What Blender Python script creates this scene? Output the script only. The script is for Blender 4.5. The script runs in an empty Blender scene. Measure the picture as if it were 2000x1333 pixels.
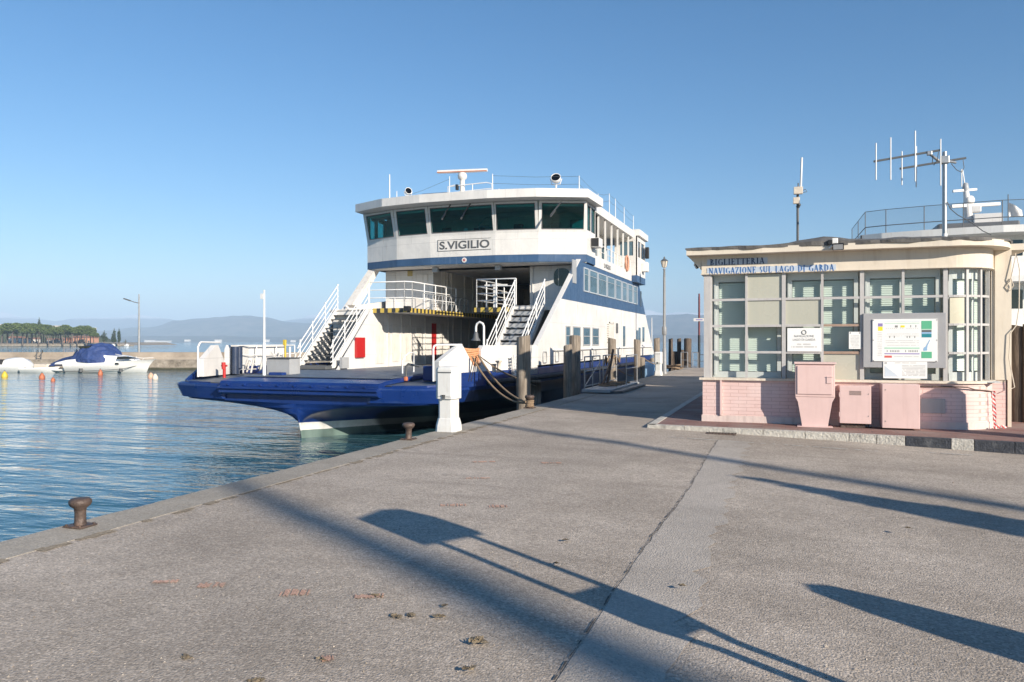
import bpy, bmesh, math, random
from mathutils import Vector, Matrix
C = bpy.context
SC = C.scene
COL = SC.collection
PI = math.pi
rnd = random.Random(7)

# ------------------------------------------------------------------ camera, sky, sun, exposure
FPX, HX, HY, EYE = 1500.0, 1000.0, 668.0, 1.6          # focal length and horizon of a 2000 px wide picture, eye height
YAW = math.radians(19.6)
cam_d = bpy.data.cameras.new('camera'); cam = bpy.data.objects.new('camera', cam_d); COL.objects.link(cam)
cam.location = (0, 0, EYE); cam.rotation_euler = (math.radians(90), 0, YAW)
cam_d.sensor_width = 36; cam_d.lens = FPX/2000*36; cam_d.shift_y = 0.00075
cam_d.clip_start = 0.1; cam_d.clip_end = 30000
SC.camera = cam

SUN_EL = math.radians(22.0)
SUN_AZ = math.atan2(.845, -.535)                          # clockwise from +Y
world = bpy.data.worlds.new('World'); SC.world = world; world.use_nodes = True
wn = world.node_tree.nodes; wl = world.node_tree.links
bg = wn['Background']
sky = wn.new('ShaderNodeTexSky'); sky.sky_type = 'NISHITA'; sky.sun_disc = False
sky.sun_elevation = SUN_EL; sky.sun_rotation = SUN_AZ
sky.altitude = 60; sky.air_density = 1.0; sky.dust_density = 0.1; sky.ozone_density = 3.6
hsv = wn.new('ShaderNodeHueSaturation'); hsv.inputs['Saturation'].default_value = 1.28; hsv.inputs['Value'].default_value = .92
wl.new(sky.outputs[0], hsv.inputs['Color']); wl.new(hsv.outputs[0], bg.inputs['Color']); bg.inputs['Strength'].default_value = 0.086
sun_d = bpy.data.lights.new('sun', 'SUN'); sun_d.energy = 5.0; sun_d.angle = math.radians(.53); sun_d.color = (1, .895, .755)
sun = bpy.data.objects.new('sun', sun_d); COL.objects.link(sun)
SDIR = Vector((math.sin(SUN_AZ)*math.cos(SUN_EL), math.cos(SUN_AZ)*math.cos(SUN_EL), math.sin(SUN_EL)))
sun.rotation_euler = SDIR.to_track_quat('Z', 'Y').to_euler(); sun.location = (30, -20, 40)
SC.view_settings.view_transform = 'Standard'; SC.view_settings.look = 'None'
SC.view_settings.exposure = 0.80; SC.view_settings.gamma = 1
SC.cycles.volume_bounces = 0 if hasattr(SC.cycles, 'volume_bounces') else 0

# ------------------------------------------------------------------ measuring: a pixel of the photograph -> a point of the world
FW = Vector((-math.sin(YAW), math.cos(YAW), 0)); RT = Vector((math.cos(YAW), math.sin(YAW), 0)); UP = Vector((0, 0, 1))
EYEP = Vector((0, 0, EYE))
def ray(px, py): return FW + RT*((px-HX)/FPX) + UP*((HY-py)/FPX)
def onX(px, py, X): r = ray(px, py); return EYEP + r*(X/r.x)
def onY(px, py, Y): r = ray(px, py); return EYEP + r*(Y/r.y)
def onZ(px, py, Z=0.0): r = ray(px, py); return EYEP + r*((Z-EYE)/r.z)
def atD(px, py, d): return EYEP + ray(px, py)*d
V = Vector

# ------------------------------------------------------------------ mesh builder
ORG = {}
class MB:
    def __init__(s): s.v = []; s.f = []; s.sm = []
    def add(s, vs, fs, smooth=False):
        o = len(s.v); s.v += [tuple(p) for p in vs]
        for f in fs: s.f.append(tuple(i+o for i in f)); s.sm.append(smooth)
        return s
    def quad(s, a, b, c, d): return s.add([a, b, c, d], [(0, 1, 2, 3)])
    def box(s, x0, x1, y0, y1, z0, z1):
        return s.add([(x0,y0,z0),(x1,y0,z0),(x1,y1,z0),(x0,y1,z0),(x0,y0,z1),(x1,y0,z1),(x1,y1,z1),(x0,y1,z1)],
                     [(3,2,1,0),(4,5,6,7),(0,1,5,4),(1,2,6,5),(2,3,7,6),(3,0,4,7)])
    def bbox(s, x0, x1, y0, y1, z0, z1, b=.01):                    # box with chamfered edges
        bm = bmesh.new(); bmesh.ops.create_cube(bm, size=1)
        for v in bm.verts: v.co = V(((x0+x1)/2+v.co.x*(x1-x0), (y0+y1)/2+v.co.y*(y1-y0), (z0+z1)/2+v.co.z*(z1-z0)))
        bmesh.ops.bevel(bm, geom=bm.edges[:], offset=b, segments=2, affect='EDGES', profile=.5)
        s.from_bm(bm); bm.free(); return s
    def from_bm(s, bm, smooth=False, M=None):
        bm.verts.index_update(); vs = [(M @ v.co) if M else v.co.copy() for v in bm.verts]
        return s.add(vs, [tuple(v.index for v in f.verts) for f in bm.faces], smooth)
    def bar(s, p0, p1, w, h=None, up=None):                        # rectangular bar between two points
        h = h or w; p0, p1 = V(p0), V(p1); d = (p1-p0).normalized()
        u = V(up) if up else (V((0,0,1)) if abs(d.z) < .95 else V((0,1,0)))
        a = d.cross(u).normalized()*(w/2); b = a.cross(d).normalized()*(h/2)
        vs = [p+q for p in (p0, p1) for q in (-a-b, a-b, a+b, -a+b)]
        return s.add(vs, [(0,1,2,3)[::-1],(4,5,6,7),(0,1,5,4),(1,2,6,5),(2,3,7,6),(3,0,4,7)])
    def tube(s, pts, r, n=8, cap=True):
        pts = [V(p) for p in pts]; rs = r if isinstance(r, (list, tuple)) else [r]*len(pts)
        vs = []; fs = []; a = None
        for i, p in enumerate(pts):
            d = (pts[min(i+1, len(pts)-1)]-pts[max(i-1, 0)]).normalized()
            if a is None: a = d.cross(V((0,0,1)) if abs(d.z) < .9 else V((1,0,0))).normalized()
            a = (a-d*a.dot(d)).normalized(); b = d.cross(a)
            for k in range(n): t = 2*PI*k/n; vs.append(p+(a*math.cos(t)+b*math.sin(t))*rs[i])
        for i in range(len(pts)-1):
            for k in range(n):
                k2 = (k+1) % n; fs.append((i*n+k, i*n+k2, (i+1)*n+k2, (i+1)*n+k))
        s.add(vs, fs, True)
        if cap:
            s.add(vs[:n], [tuple(range(n))[::-1]]); s.add(vs[-n:], [tuple(range(n))])
        return s
    def lathe(s, prof, c=(0,0,0), n=24, smooth=True, axis=None):
        c = V(c); ax = V(axis).normalized() if axis else V((0,0,1))
        q = V((0,0,1)).rotation_difference(ax)
        vs = []; fs = []
        for (r, z) in prof:
            for k in range(n): t = 2*PI*k/n; vs.append(c + q @ V((r*math.cos(t), r*math.sin(t), z)))
        for i in range(len(prof)-1):
            for k in range(n):
                k2 = (k+1) % n; fs.append((i*n+k, i*n+k2, (i+1)*n+k2, (i+1)*n+k))
        m = len(prof)-1
        s.add(vs, fs, smooth)
        if prof[0][0] > 1e-4: s.add(vs[:n], [tuple(range(n))[::-1]])
        if prof[-1][0] > 1e-4: s.add(vs[-n:], [tuple(range(n))])
        return s
    def prism(s, poly, ext):                                       # planar polygon pushed along a vector
        poly = [V(p) for p in poly]; ext = V(ext); n = len(poly)
        nrm = sum(((poly[i]-poly[0]).cross(poly[(i+1) % n]-poly[0]) for i in range(1, n-1)), V((0,0,0)))
        if nrm.dot(ext) > 0: poly = poly[::-1]
        vs = poly+[p+ext for p in poly]
        return s.add(vs, [tuple(range(n)), tuple(range(2*n-1, n-1, -1))]+[((i+1) % n, i, n+i, n+(i+1) % n) for i in range(n)])
    def loft(s, rows, smooth=True, closed=False):
        n = len(rows[0]); vs = [p for r in rows for p in r]; fs = []
        for i in range(len(rows)-1):
            for k in range(n if closed else n-1):
                k2 = (k+1) % n; fs.append((i*n+k, i*n+k2, (i+1)*n+k2, (i+1)*n+k))
        return s.add(vs, fs, smooth)
    def panel(s, o, u, v, us, vs_, holes, th):                     # flat wall with rectangular openings; us, vs_ lengths; holes (u0,u1,v0,v1)
        o, u, v = V(o), V(u).normalized(), V(v).normalized(); nrm = u.cross(v).normalized()*th
        ul = sorted({0, us, *[h[0] for h in holes], *[h[1] for h in holes]}); vl = sorted({0, vs_, *[h[2] for h in holes], *[h[3] for h in holes]})
        P = lambda a, b: o+u*a+v*b
        for i in range(len(ul)-1):
            for j in range(len(vl)-1):
                cu, cv = (ul[i]+ul[i+1])/2, (vl[j]+vl[j+1])/2
                if any(h[0] < cu < h[1] and h[2] < cv < h[3] for h in holes): continue
                a, b, c, d = P(ul[i], vl[j]), P(ul[i+1], vl[j]), P(ul[i+1], vl[j+1]), P(ul[i], vl[j+1])
                s.quad(a, b, c, d); s.quad(d-nrm, c-nrm, b-nrm, a-nrm)
        def rim(u0, u1, v0, v1, flip):
            q = [P(u0, v0), P(u1, v0), P(u1, v1), P(u0, v1)]
            for k in range(4):
                a, b = q[k], q[(k+1) % 4]
                s.quad(*( (a, b, b-nrm, a-nrm) if flip else (b, a, a-nrm, b-nrm)))
        rim(0, us, 0, vs_, False)
        for h in holes: rim(*h, True)
        return s
    def build(s, name, mat, parent=None, org=None, bevel=0):
        o_ = V(org) if org is not None else (ORG.get(parent.name, V((0,0,0))) if parent else V((0,0,0)))
        me = bpy.data.meshes.new(name); me.from_pydata([tuple(V(p)-o_) for p in s.v], [], s.f)
        me.polygons.foreach_set('use_smooth', s.sm); me.materials.append(mat); me.validate(); me.update()
        ob = bpy.data.objects.new(name, me); COL.objects.link(ob)
        if parent is not None:
            ob.parent = parent; ORG[ob.name] = o_
        else:
            ob.location = o_; ORG[ob.name] = o_
        return ob

def tag(o, label=None, cat=None, group=None, kind=None):
    if label: o['label'] = label
    if cat: o['category'] = cat
    if group: o['group'] = group
    if kind: o['kind'] = kind
    return o
def thing(name, label, cat, loc=(0,0,0), group=None):
    o = bpy.data.objects.new(name, None); COL.objects.link(o); o.location = loc; o.empty_display_size = .2
    ORG[o.name] = V(loc); return tag(o, label, cat, group)
def struct(mb, name, mat, label=None): return tag(mb.build(name, mat), label, None, None, 'structure')
def copy_tree(o, parent=None):
    c = o.copy(); COL.objects.link(c); c.parent = parent
    if o.name in ORG: ORG[c.name] = ORG[o.name]
    for ch in list(o.children): copy_tree(ch, c)
    return c
def text_mb(mb, body, o, u, v, height, width=None, depth=.004, bold=0.0):
    cu = bpy.data.curves.new('lettering', 'FONT'); cu.body = body; cu.size = 1; cu.extrude = 0; cu.offset = bold
    ob = bpy.data.objects.new('lettering', cu); COL.objects.link(ob)
    dg = C.evaluated_depsgraph_get(); dg.update()
    me = bpy.data.meshes.new_from_object(ob.evaluated_get(dg))
    o, u, v = V(o), V(u).normalized(), V(v).normalized(); n = u.cross(v)
    xs = [p.co.x for p in me.vertices]; ys = [p.co.y for p in me.vertices]
    sy = height/(max(ys)-min(ys)); sx = (width/(max(xs)-min(xs))) if width else sy
    vs = [o+u*((p.co.x-min(xs))*sx)+v*((p.co.y-min(ys))*sy)+n*depth for p in me.vertices]
    fs = []
    for p in me.polygons:
        q = list(p.vertices); a, b, c = (vs[i] for i in q[:3])
        fs.append(tuple(q))
    mb.add(vs, fs)
    bpy.data.objects.remove(ob); bpy.data.curves.remove(cu); bpy.data.meshes.remove(me)
def rail_mb(mb, path, h=1.0, rails=(1, .66, .33), post=1.2, r=.02, slant=None):
    path = [V(p) for p in path]; up = V((0,0,h))
    for f in rails: mb.tube([p+up*f for p in path], r if f == 1 else r*.75, 6)
    for a, b in zip(path[:-1], path[1:]):
        n = max(1, round((b-a).length/post))
        for i in range(n+1):
            p = a.lerp(b, i/n); mb.tube([p, p+up], r, 6)
    return mb

# ------------------------------------------------------------------ materials
def newmat(name):
    m = bpy.data.materials.new(name); m.use_nodes = True
    return m, m.node_tree.nodes, m.node_tree.links, m.node_tree.nodes['Principled BSDF']
def coords(n, l, scale=(1,1,1), rot=(0,0,0), geo=False):
    mp = n.new('ShaderNodeMapping'); mp.inputs['Scale'].default_value = scale; mp.inputs['Rotation'].default_value = rot
    if geo: l.new(n.new('ShaderNodeNewGeometry').outputs['Position'], mp.inputs[0])
    else: l.new(n.new('ShaderNodeTexCoord').outputs['Object'], mp.inputs[0])
    return mp.outputs[0]
def noise(n, l, vec, scale, detail=4, rough=.55, dist=0):
    t = n.new('ShaderNodeTexNoise'); t.inputs['Scale'].default_value = scale; t.inputs['Detail'].default_value = detail
    t.inputs['Roughness'].default_value = rough; t.inputs['Distortion'].default_value = dist; l.new(vec, t.inputs['Vector']); return t.outputs['Fac']
def ramp(n, l, fac, stops, interp='LINEAR'):
    r = n.new('ShaderNodeValToRGB'); r.color_ramp.interpolation = interp; e = r.color_ramp.elements
    while len(e) < len(stops): e.new(.5)
    for i, (p, c) in enumerate(stops):
        e[i].position = p; e[i].color = (*c, 1) if isinstance(c, tuple) else (c, c, c, 1)
    l.new(fac, r.inputs[0]); return r.outputs[0]
def mix(n, l, fac, a, b, mode='MIX'):
    m = n.new('ShaderNodeMix'); m.data_type = 'RGBA'; m.blend_type = mode
    for sock, val in ((m.inputs[0], fac), (m.inputs[6], a), (m.inputs[7], b)):
        if isinstance(val, (int, float)): sock.default_value = val if sock == m.inputs[0] else (val, val, val, 1)
        elif isinstance(val, tuple): sock.default_value = (*val, 1)
        else: l.new(val, sock)
    return m.outputs[2]
def math_n(n, l, op, a, b=None, c=None):
    m = n.new('ShaderNodeMath'); m.operation = op
    for i, val in enumerate((a, b, c)):
        if val is None: continue
        if isinstance(val, (int, float)): m.inputs[i].default_value = val
        else: l.new(val, m.inputs[i])
    return m.outputs[0]
def bump(n, l, b, h, strength=.3, dist=.02):
    k = n.new('ShaderNodeBump'); k.inputs['Strength'].default_value = strength; k.inputs['Distance'].default_value = dist
    l.new(h, k.inputs['Height']); l.new(k.outputs[0], b.inputs['Normal']); return k
def paint(name, col, rough=.45, var=.12, dirt=None, dirt_amt=.35, metal=0, scale=2.0, streak=True, bumps=.05, spec=.5):
    """painted or plain surface: slow tone variation, streaky dirt running down, a faint unevenness"""
    m, n, l, b = newmat(name)
    co = coords(n, l); a = noise(n, l, co, scale, 5)
    c2 = tuple(max(0, x*(1-var)) for x in col); c3 = tuple(min(1, x*(1+var*.5)) for x in col)
    base = ramp(n, l, a, [(.3, c2), (.7, c3)])
    if dirt:
        sv = coords(n, l, (5, 5, .5) if streak else (2, 2, 2)); d = noise(n, l, sv, 2.2, 6, .65)
        base = mix(n, l, ramp(n, l, d, [(.52, 0.0), (.78, dirt_amt)]), base, dirt)
    l.new(base, b.inputs['Base Color'])
    rr = ramp(n, l, noise(n, l, co, scale*4, 3), [(.3, max(.05, rough-.08)), (.7, min(1, rough+.1))]); l.new(rr, b.inputs['Roughness'])
    b.inputs['Metallic'].default_value = metal; b.inputs['Specular IOR Level'].default_value = spec
    if bumps: bump(n, l, b, noise(n, l, co, scale*3, 4), bumps, .05)
    return m
def glass_mat(name, tint=(.8,.9,.9), rough=.03, refl=1.0):
    m, n, l, b = newmat(name); n.remove(b)
    out = n['Material Output']; tr = n.new('ShaderNodeBsdfTransparent'); tr.inputs[0].default_value = (*tint, 1)
    gl = n.new('ShaderNodeBsdfGlossy'); gl.inputs['Roughness'].default_value = rough
    fr = n.new('ShaderNodeFresnel'); fr.inputs[0].default_value = 1.5
    nz = n.new('ShaderNodeBump'); nz.inputs['Strength'].default_value = .02; nz.inputs['Distance'].default_value = .05
    l.new(noise(n, l, coords(n, l), 1.2, 2), nz.inputs['Height']); l.new(nz.outputs[0], gl.inputs['Normal'])
    mx = n.new('ShaderNodeMixShader'); f = math_n(n, l, 'MULTIPLY', fr.outputs[0], refl)
    bk = n.new('ShaderNodeNewGeometry').outputs['Backfacing']; f = math_n(n, l, 'MULTIPLY', f, math_n(n, l, 'SUBTRACT', 1.0, bk))   # reflect at the outer face only
    l.new(f, mx.inputs[0]); l.new(tr.outputs[0], mx.inputs[1]); l.new(gl.outputs[0], mx.inputs[2]); l.new(mx.outputs[0], out.inputs[0])
    return m
def wood_mat(name, a, b_, sc=(14, 14, 1.1)):
    m, n, l, b = newmat(name); co = coords(n, l, sc); f = noise(n, l, co, 1.6, 8, .7, .6)
    base = ramp(n, l, f, [(.25, tuple(x*.35 for x in a)), (.48, a), (.75, b_)])
    big = noise(n, l, coords(n, l), 1.7, 4); base = mix(n, l, ramp(n, l, big, [(.4, 0.0), (.75, .5)]), base, tuple(x*.5 for x in a))
    l.new(base, b.inputs['Base Color']); b.inputs['Roughness'].default_value = .85; bump(n, l, b, f, .7, .03); return m
M = {}
M['white'] = paint('white_paint', (.70,.685,.66), .4, .07, (.42,.34,.25), .38, scale=1.3)
M['white_worn'] = paint('worn_white_paint', (.66,.635,.59), .5, .1, (.33,.22,.13), .55, scale=3)
M['rail_white'] = paint('rail_white_paint', (.72,.72,.71), .4, .04, None)
M['tunnel'] = paint('grey_white_paint', (.70,.67,.63), .5, .12, (.25,.20,.15), .5, scale=1.5)
def ship_paint(name, col, rough, rust, seam, scuff=None):
    """ship plating: weld seams, slightly wavy plates, dirt and rust runs, scuffs"""
    m, n, l, b = newmat(name); co = coords(n, l, geo=True); a = noise(n, l, co, 1.1, 6, .6)
    base = ramp(n, l, a, [(.3, tuple(x*.88 for x in col)), (.7, tuple(min(1, x*1.05) for x in col))])
    d = noise(n, l, coords(n, l, (4.5, 4.5, .45), geo=True), 1.6, 7, .7)
    base = mix(n, l, ramp(n, l, d, [(.50, 0.0), (.80, .38)]), base, tuple(x*.55 for x in col))
    if rust:
        src = noise(n, l, coords(n, l, (2.4, 2.4, .30), geo=True), 2.6, 5, .62)
        base = mix(n, l, ramp(n, l, src, [(.635, 0.0), (.73, rust)]), base, (.36,.19,.085))
    if scuff:
        sc_ = noise(n, l, coords(n, l, (.7, .7, 9), geo=True), 2.0, 7, .7); base = mix(n, l, ramp(n, l, sc_, [(.56, 0.0), (.70, .55)]), base, scuff)
    sp = n.new('ShaderNodeSeparateXYZ'); l.new(co, sp.inputs[0]); cb = n.new('ShaderNodeCombineXYZ'); l.new(math_n(n, l, 'ADD', sp.outputs[0], sp.outputs[1]), cb.inputs[0]); l.new(sp.outputs[2], cb.inputs[1])
    br = n.new('ShaderNodeTexBrick'); l.new(cb.outputs[0], br.inputs['Vector']); br.inputs['Scale'].default_value = 1; br.inputs['Brick Width'].default_value = 2.3; br.inputs['Row Height'].default_value = 1.12; br.inputs['Mortar Size'].default_value = .012; br.inputs['Mortar Smooth'].default_value = .6
    base = mix(n, l, math_n(n, l, 'MULTIPLY', br.outputs['Fac'], seam), base, tuple(x*.6 for x in col))
    l.new(base, b.inputs['Base Color']); l.new(ramp(n, l, a, [(.3, rough-.06), (.7, rough+.14)]), b.inputs['Roughness'])
    h = math_n(n, l, 'ADD', noise(n, l, co, 1.6, 3), math_n(n, l, 'MULTIPLY', br.outputs['Fac'], .12)); bump(n, l, b, h, .30, .06); return m
M['navy'] = ship_paint('blue_ship_paint', (.008,.033,.168), .30, .10, .5, (.06,.10,.20))
M['shipwhite'] = ship_paint('white_ship_paint', (.70,.685,.66), .42, .50, .5)
M['band'] = paint('slate_blue_paint', (.042,.092,.185), .4, .15, (.16,.22,.32), .45, scale=1.5)
M['deck'] = paint('deck_paint', (.10,.125,.165), .5, .3, (.22,.22,.22), .5, scale=1.2, streak=False)
M['black'] = paint('black_paint', (.02,.02,.022), .5, .2)
M['rubber'] = paint('rubber', (.018,.02,.028), .6, .3, (.10,.10,.11), .5)
M['grey'] = paint('grey_metal_paint', (.36,.37,.38), .45, .1, (.2,.17,.14), .3, scale=3)
M['dark_grey'] = paint('dark_grey_metal', (.10,.105,.11), .5, .15)
M['post_grey'] = paint('grey_post_paint', (.24,.245,.25), .45, .12, (.16,.13,.1), .35, scale=5)
M['steel'] = paint('galvanised_steel', (.42,.43,.44), .4, .15, (.2,.16,.12), .35, metal=.7, scale=6)
M['red'] = paint('red_paint', (.45,.02,.02), .4, .12)
M['orange'] = paint('orange_plastic', (.45,.14,.065), .55, .25, (.3,.12,.06), .3)
M['yellow'] = paint('yellow_paint', (.60,.44,.045), .5, .12)
M['rust'] = paint('rusty_iron', (.105,.075,.062), .55, .4, (.22,.11,.055), .6, scale=7, streak=False, bumps=.4, metal=.2)
M['rope'] = paint('rope_fibre', (.26,.185,.12), .9, .3, (.2,.12,.07), .5, scale=20, streak=False, bumps=.4)
M['rope_orange'] = paint('orange_rope', (.62,.30,.15), .9, .25, (.5,.42,.2), .5, scale=14, streak=False, bumps=.4)
M['wood'] = wood_mat('weathered_wood', (.23,.19,.15), (.46,.40,.33))
M['wood_dark'] = wood_mat('dark_wood', (.10,.075,.058), (.26,.20,.15))  # darker wood tones for the pier head and office piles
M['teal_glass'] = glass_mat('tinted_window_glass', (.42,.72,.72), .02, 1.2)
M['clear_glass'] = glass_mat('clear_window_glass', (.95,.97,.96), .02, .8)
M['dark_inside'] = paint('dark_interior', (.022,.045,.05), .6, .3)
M['teal'] = paint('teal_panel', (.02,.22,.26), .5, .15)
M['window_blue'] = paint('blue_grey_window_glass', (.095,.165,.215), .08, .2, None, spec=.9, bumps=0)
M['black_glass'] = paint('black_window_glass', (.008,.01,.012), .06, .2, None, spec=.8, bumps=0)
# ================================================================== THE SETTING: water, quay, pavement, hills
WZ = -0.95
m, n, l, b = newmat('lake_water')
co1 = coords(n, l, (.34, 1.1, 1), (0, 0, -YAW), geo=True); co2 = coords(n, l, (1.0, 2.6, 1), (0, 0, -YAW+.25), geo=True)
w1 = noise(n, l, co1, .85, 4, .5, .3); w2 = noise(n, l, co2, 1.9, 3, .5, .2); w3 = noise(n, l, coords(n, l, (.5, 1, 1), (0,0,-YAW), geo=True), .12, 2)
hsum = math_n(n, l, 'ADD', math_n(n, l, 'MULTIPLY', w1, 1.0), math_n(n, l, 'MULTIPLY', w2, .22))
hsum = math_n(n, l, 'ADD', hsum, math_n(n, l, 'MULTIPLY', w3, .8))
l.new(ramp(n, l, noise(n, l, coords(n, l, (1,1,1), geo=True), .03, 2), [(.35, (.030,.100,.132)), (.7, (.038,.118,.150))]), b.inputs['Base Color'])
b.inputs['Roughness'].default_value = .04; b.inputs['IOR'].default_value = 1.333
bump(n, l, b, hsum, .48, .30); M['water'] = m
mb = MB(); mb.quad((-9000,-300,WZ), (9000,-300,WZ), (9000,9000,WZ), (-9000,9000,WZ)); struct(mb, 'water', M['water'])

# quay surface: old asphalt with pale aggregate
def asphalt(name, tones, speck=1.0, rough=.9):
    m, n, l, b = newmat(name); co = coords(n, l, geo=True)
    big = noise(n, l, co, .42, 6, .68); mid = noise(n, l, co, 3.5, 5, .65, .4); fine = noise(n, l, co, 70, 3, .7)
    base = ramp(n, l, big, [(.32, tuple(x*.84 for x in tones[0])), (.5, tones[1]), (.68, tuple(x*1.1 for x in tones[2]))])
    base = mix(n, l, ramp(n, l, mid, [(.35, .0), (.7, .55)]), base, tones[3])
    vo = n.new('ShaderNodeTexVoronoi'); vo.inputs['Scale'].default_value = 72; l.new(co, vo.inputs['Vector'])
    cell = n.new('ShaderNodeSeparateColor'); l.new(vo.outputs['Color'], cell.inputs[0])
    spk = ramp(n, l, cell.outputs[0], [(.0, .68), (.35, .90), (.65, 1.03), (.88, 1.18), (1, 1.42)])
    base = mix(n, l, .95*speck, base, spk, 'MULTIPLY')
    base = mix(n, l, .55, base, ramp(n, l, fine, [(.3, .7), (.7, 1.25)]), 'MULTIPLY')
    vo2 = n.new('ShaderNodeTexVoronoi'); vo2.inputs['Scale'].default_value = 9; l.new(co, vo2.inputs['Vector'])
    pits = ramp(n, l, math_n(n, l, 'ADD', vo2.outputs['Distance'], math_n(n, l, 'MULTIPLY', fine, .12)), [(.10, .55), (.2, 1.0)])
    base = mix(n, l, ramp(n, l, big, [(.45, .0), (.65, .6)]), base, pits, 'MULTIPLY')
    drag = noise(n, l, coords(n, l, (.35, 2.6, 1), (0, 0, .5), geo=True), .9, 5, .6)                  # scuffs and tyre drag
    base = mix(n, l, ramp(n, l, drag, [(.52, .0), (.72, .30*speck)]), base, tuple(x*.62 for x in tones[0]))
    spot = noise(n, l, co, 1.7, 3, .5); base = mix(n, l, ramp(n, l, spot, [(.66, .0), (.73, .28*speck)]), base, (.13,.115,.10))
    l.new(base, b.inputs['Base Color']); b.inputs['Roughness'].default_value = rough; b.inputs['Specular IOR Level'].default_value = .3
    hh = math_n(n, l, 'ADD', math_n(n, l, 'MULTIPLY', vo.outputs['Distance'], -.5), fine)
    hh = math_n(n, l, 'ADD', hh, math_n(n, l, 'MULTIPLY', mid, 1.0))
    bump(n, l, b, hh, .62, .013); return m
M['asphalt'] = asphalt('old_asphalt', [(.345,.290,.234), (.435,.371,.306), (.52,.448,.374), (.38,.325,.272)])
M['coping'] = asphalt('concrete_coping', [(.31,.275,.23), (.38,.34,.285), (.43,.385,.325), (.36,.32,.265)], .6)
M['trench'] = asphalt('trench_concrete', [(.40,.352,.30), (.45,.40,.345), (.50,.445,.385), (.42,.37,.32)], .5)
EDGE = -5.94
def gz(x): return -.020*max(0.0, min(x, 9)+2.4)
XB = [EDGE+.54, -4, -2.4, 0, 2.4, 4.4, 9, 90]; YB = [-60, -20, 0, 8, 14, 16.8, 30, 49]
mb = MB()
for j in range(len(YB)-1):
    for i in range(len(XB)-1):
        if YB[j] >= 16.8 and XB[i] >= 4.4: continue
        x0, x1, y0, y1 = XB[i], XB[i+1], YB[j], YB[j+1]
        mb.quad((x0,y0,gz(x0)), (x1,y0,gz(x1)), (x1,y1,gz(x1)), (x0,y1,gz(x0)))
g = gz(4.4)
mb.quad((4.4,16.8,-4), (4.4,16.8,g), (4.4,49,g), (4.4,49,-4)); mb.quad((EDGE,49,-4), (4.4,49,-4), (4.4,49,g), (EDGE+.54,49,0))
mb.quad((4.4,16.8,-4), (90,16.8,-4), (90,16.8,gz(9)), (4.4,16.8,g))
struct(mb, 'quay', M['asphalt'])
mb = MB(); y = -60.0; r2 = random.Random(3)
while y < 49:
    L = min(3.0+r2.uniform(-.1, .1), 49-y)
    if y+L > -1:
        k = max(2, int(L/.16)); rws = []; j0 = r2.uniform(-.005, .005); zt = .001+r2.uniform(-.001, .002)
        for q in range(k+1):
            yy = y+.003+(L-.006)*q/k; c = r2.uniform(0, .012)+(.03*r2.random() if r2.random() < .07 else 0)
            rws.append([V((EDGE+j0, yy, -1.0)), V((EDGE+j0+r2.uniform(0,.006), yy, -.03-c)), V((EDGE+j0+.018+c, yy, zt-r2.uniform(0,.004))), V((EDGE+.10+c, yy, zt)), V((EDGE+.535-r2.uniform(0,.006), yy, zt)), V((EDGE+.535, yy, -1.0))])
        mb.loft(rws, False); mb.add(rws[0], [tuple(range(6))]); mb.add(rws[-1], [tuple(range(6))[::-1]])
    else: mb.box(EDGE, EDGE+.535, y, y+L, -1, .001)
    y += L
struct(mb, 'quay_coping', M['coping'])
m_wall = paint('quay_wall_concrete', (.07,.068,.06), .8, .3, (.03,.035,.028), .7, scale=1.2, bumps=.4)
mb = MB(); mb.box(EDGE+.03, EDGE+.5, -60, 48.9, -4, -.99); struct(mb, 'quay_wall', m_wall)
# repaired trench strip with a crack along it
mb = MB(); pts = []
ys = [2.6+.175*i for i in range(61)]
jl = [(-1.04+.02*math.sin(.9*y)+r2.uniform(-.009, .009)) for y in ys]; jr = [(-.54+r2.uniform(-.09, .07)) for _ in ys]
for i in range(len(ys)-1):
    a0, a1 = jl[i], jl[i+1]
    mb.quad((a0+.012, ys[i], gz(a0)+.004), (jr[i], ys[i], gz(jr[i])+.004), (jr[i+1], ys[i+1], gz(jr[i+1])+.004), (a1+.012, ys[i+1], gz(a1)+.004))
struct(mb, 'trench_strip', M['trench'])
mb = MB()
for i in range(len(ys)-1):
    N = 3
    for k in range(N):
        if r2.random() < .16+.5*max(0, (ys[i]-8)/5): continue
        f0, f1 = k/N, (k+1)/N; y0 = ys[i]+(ys[i+1]-ys[i])*f0; y1 = ys[i]+(ys[i+1]-ys[i])*f1
        x0 = jl[i]+(jl[i+1]-jl[i])*f0; x1 = jl[i]+(jl[i+1]-jl[i])*f1; w = r2.uniform(-.004, .007)
        mb.quad((x0-w, y0, gz(x0)+.008), (x0+.0045, y0, gz(x0)+.008), (x1+.0045, y1, gz(x1)+.008), (x1-w, y1, gz(x1)+.008))
struct(mb, 'pavement_crack', paint('crack_dirt', (.10,.088,.075), .95, .4))
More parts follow.
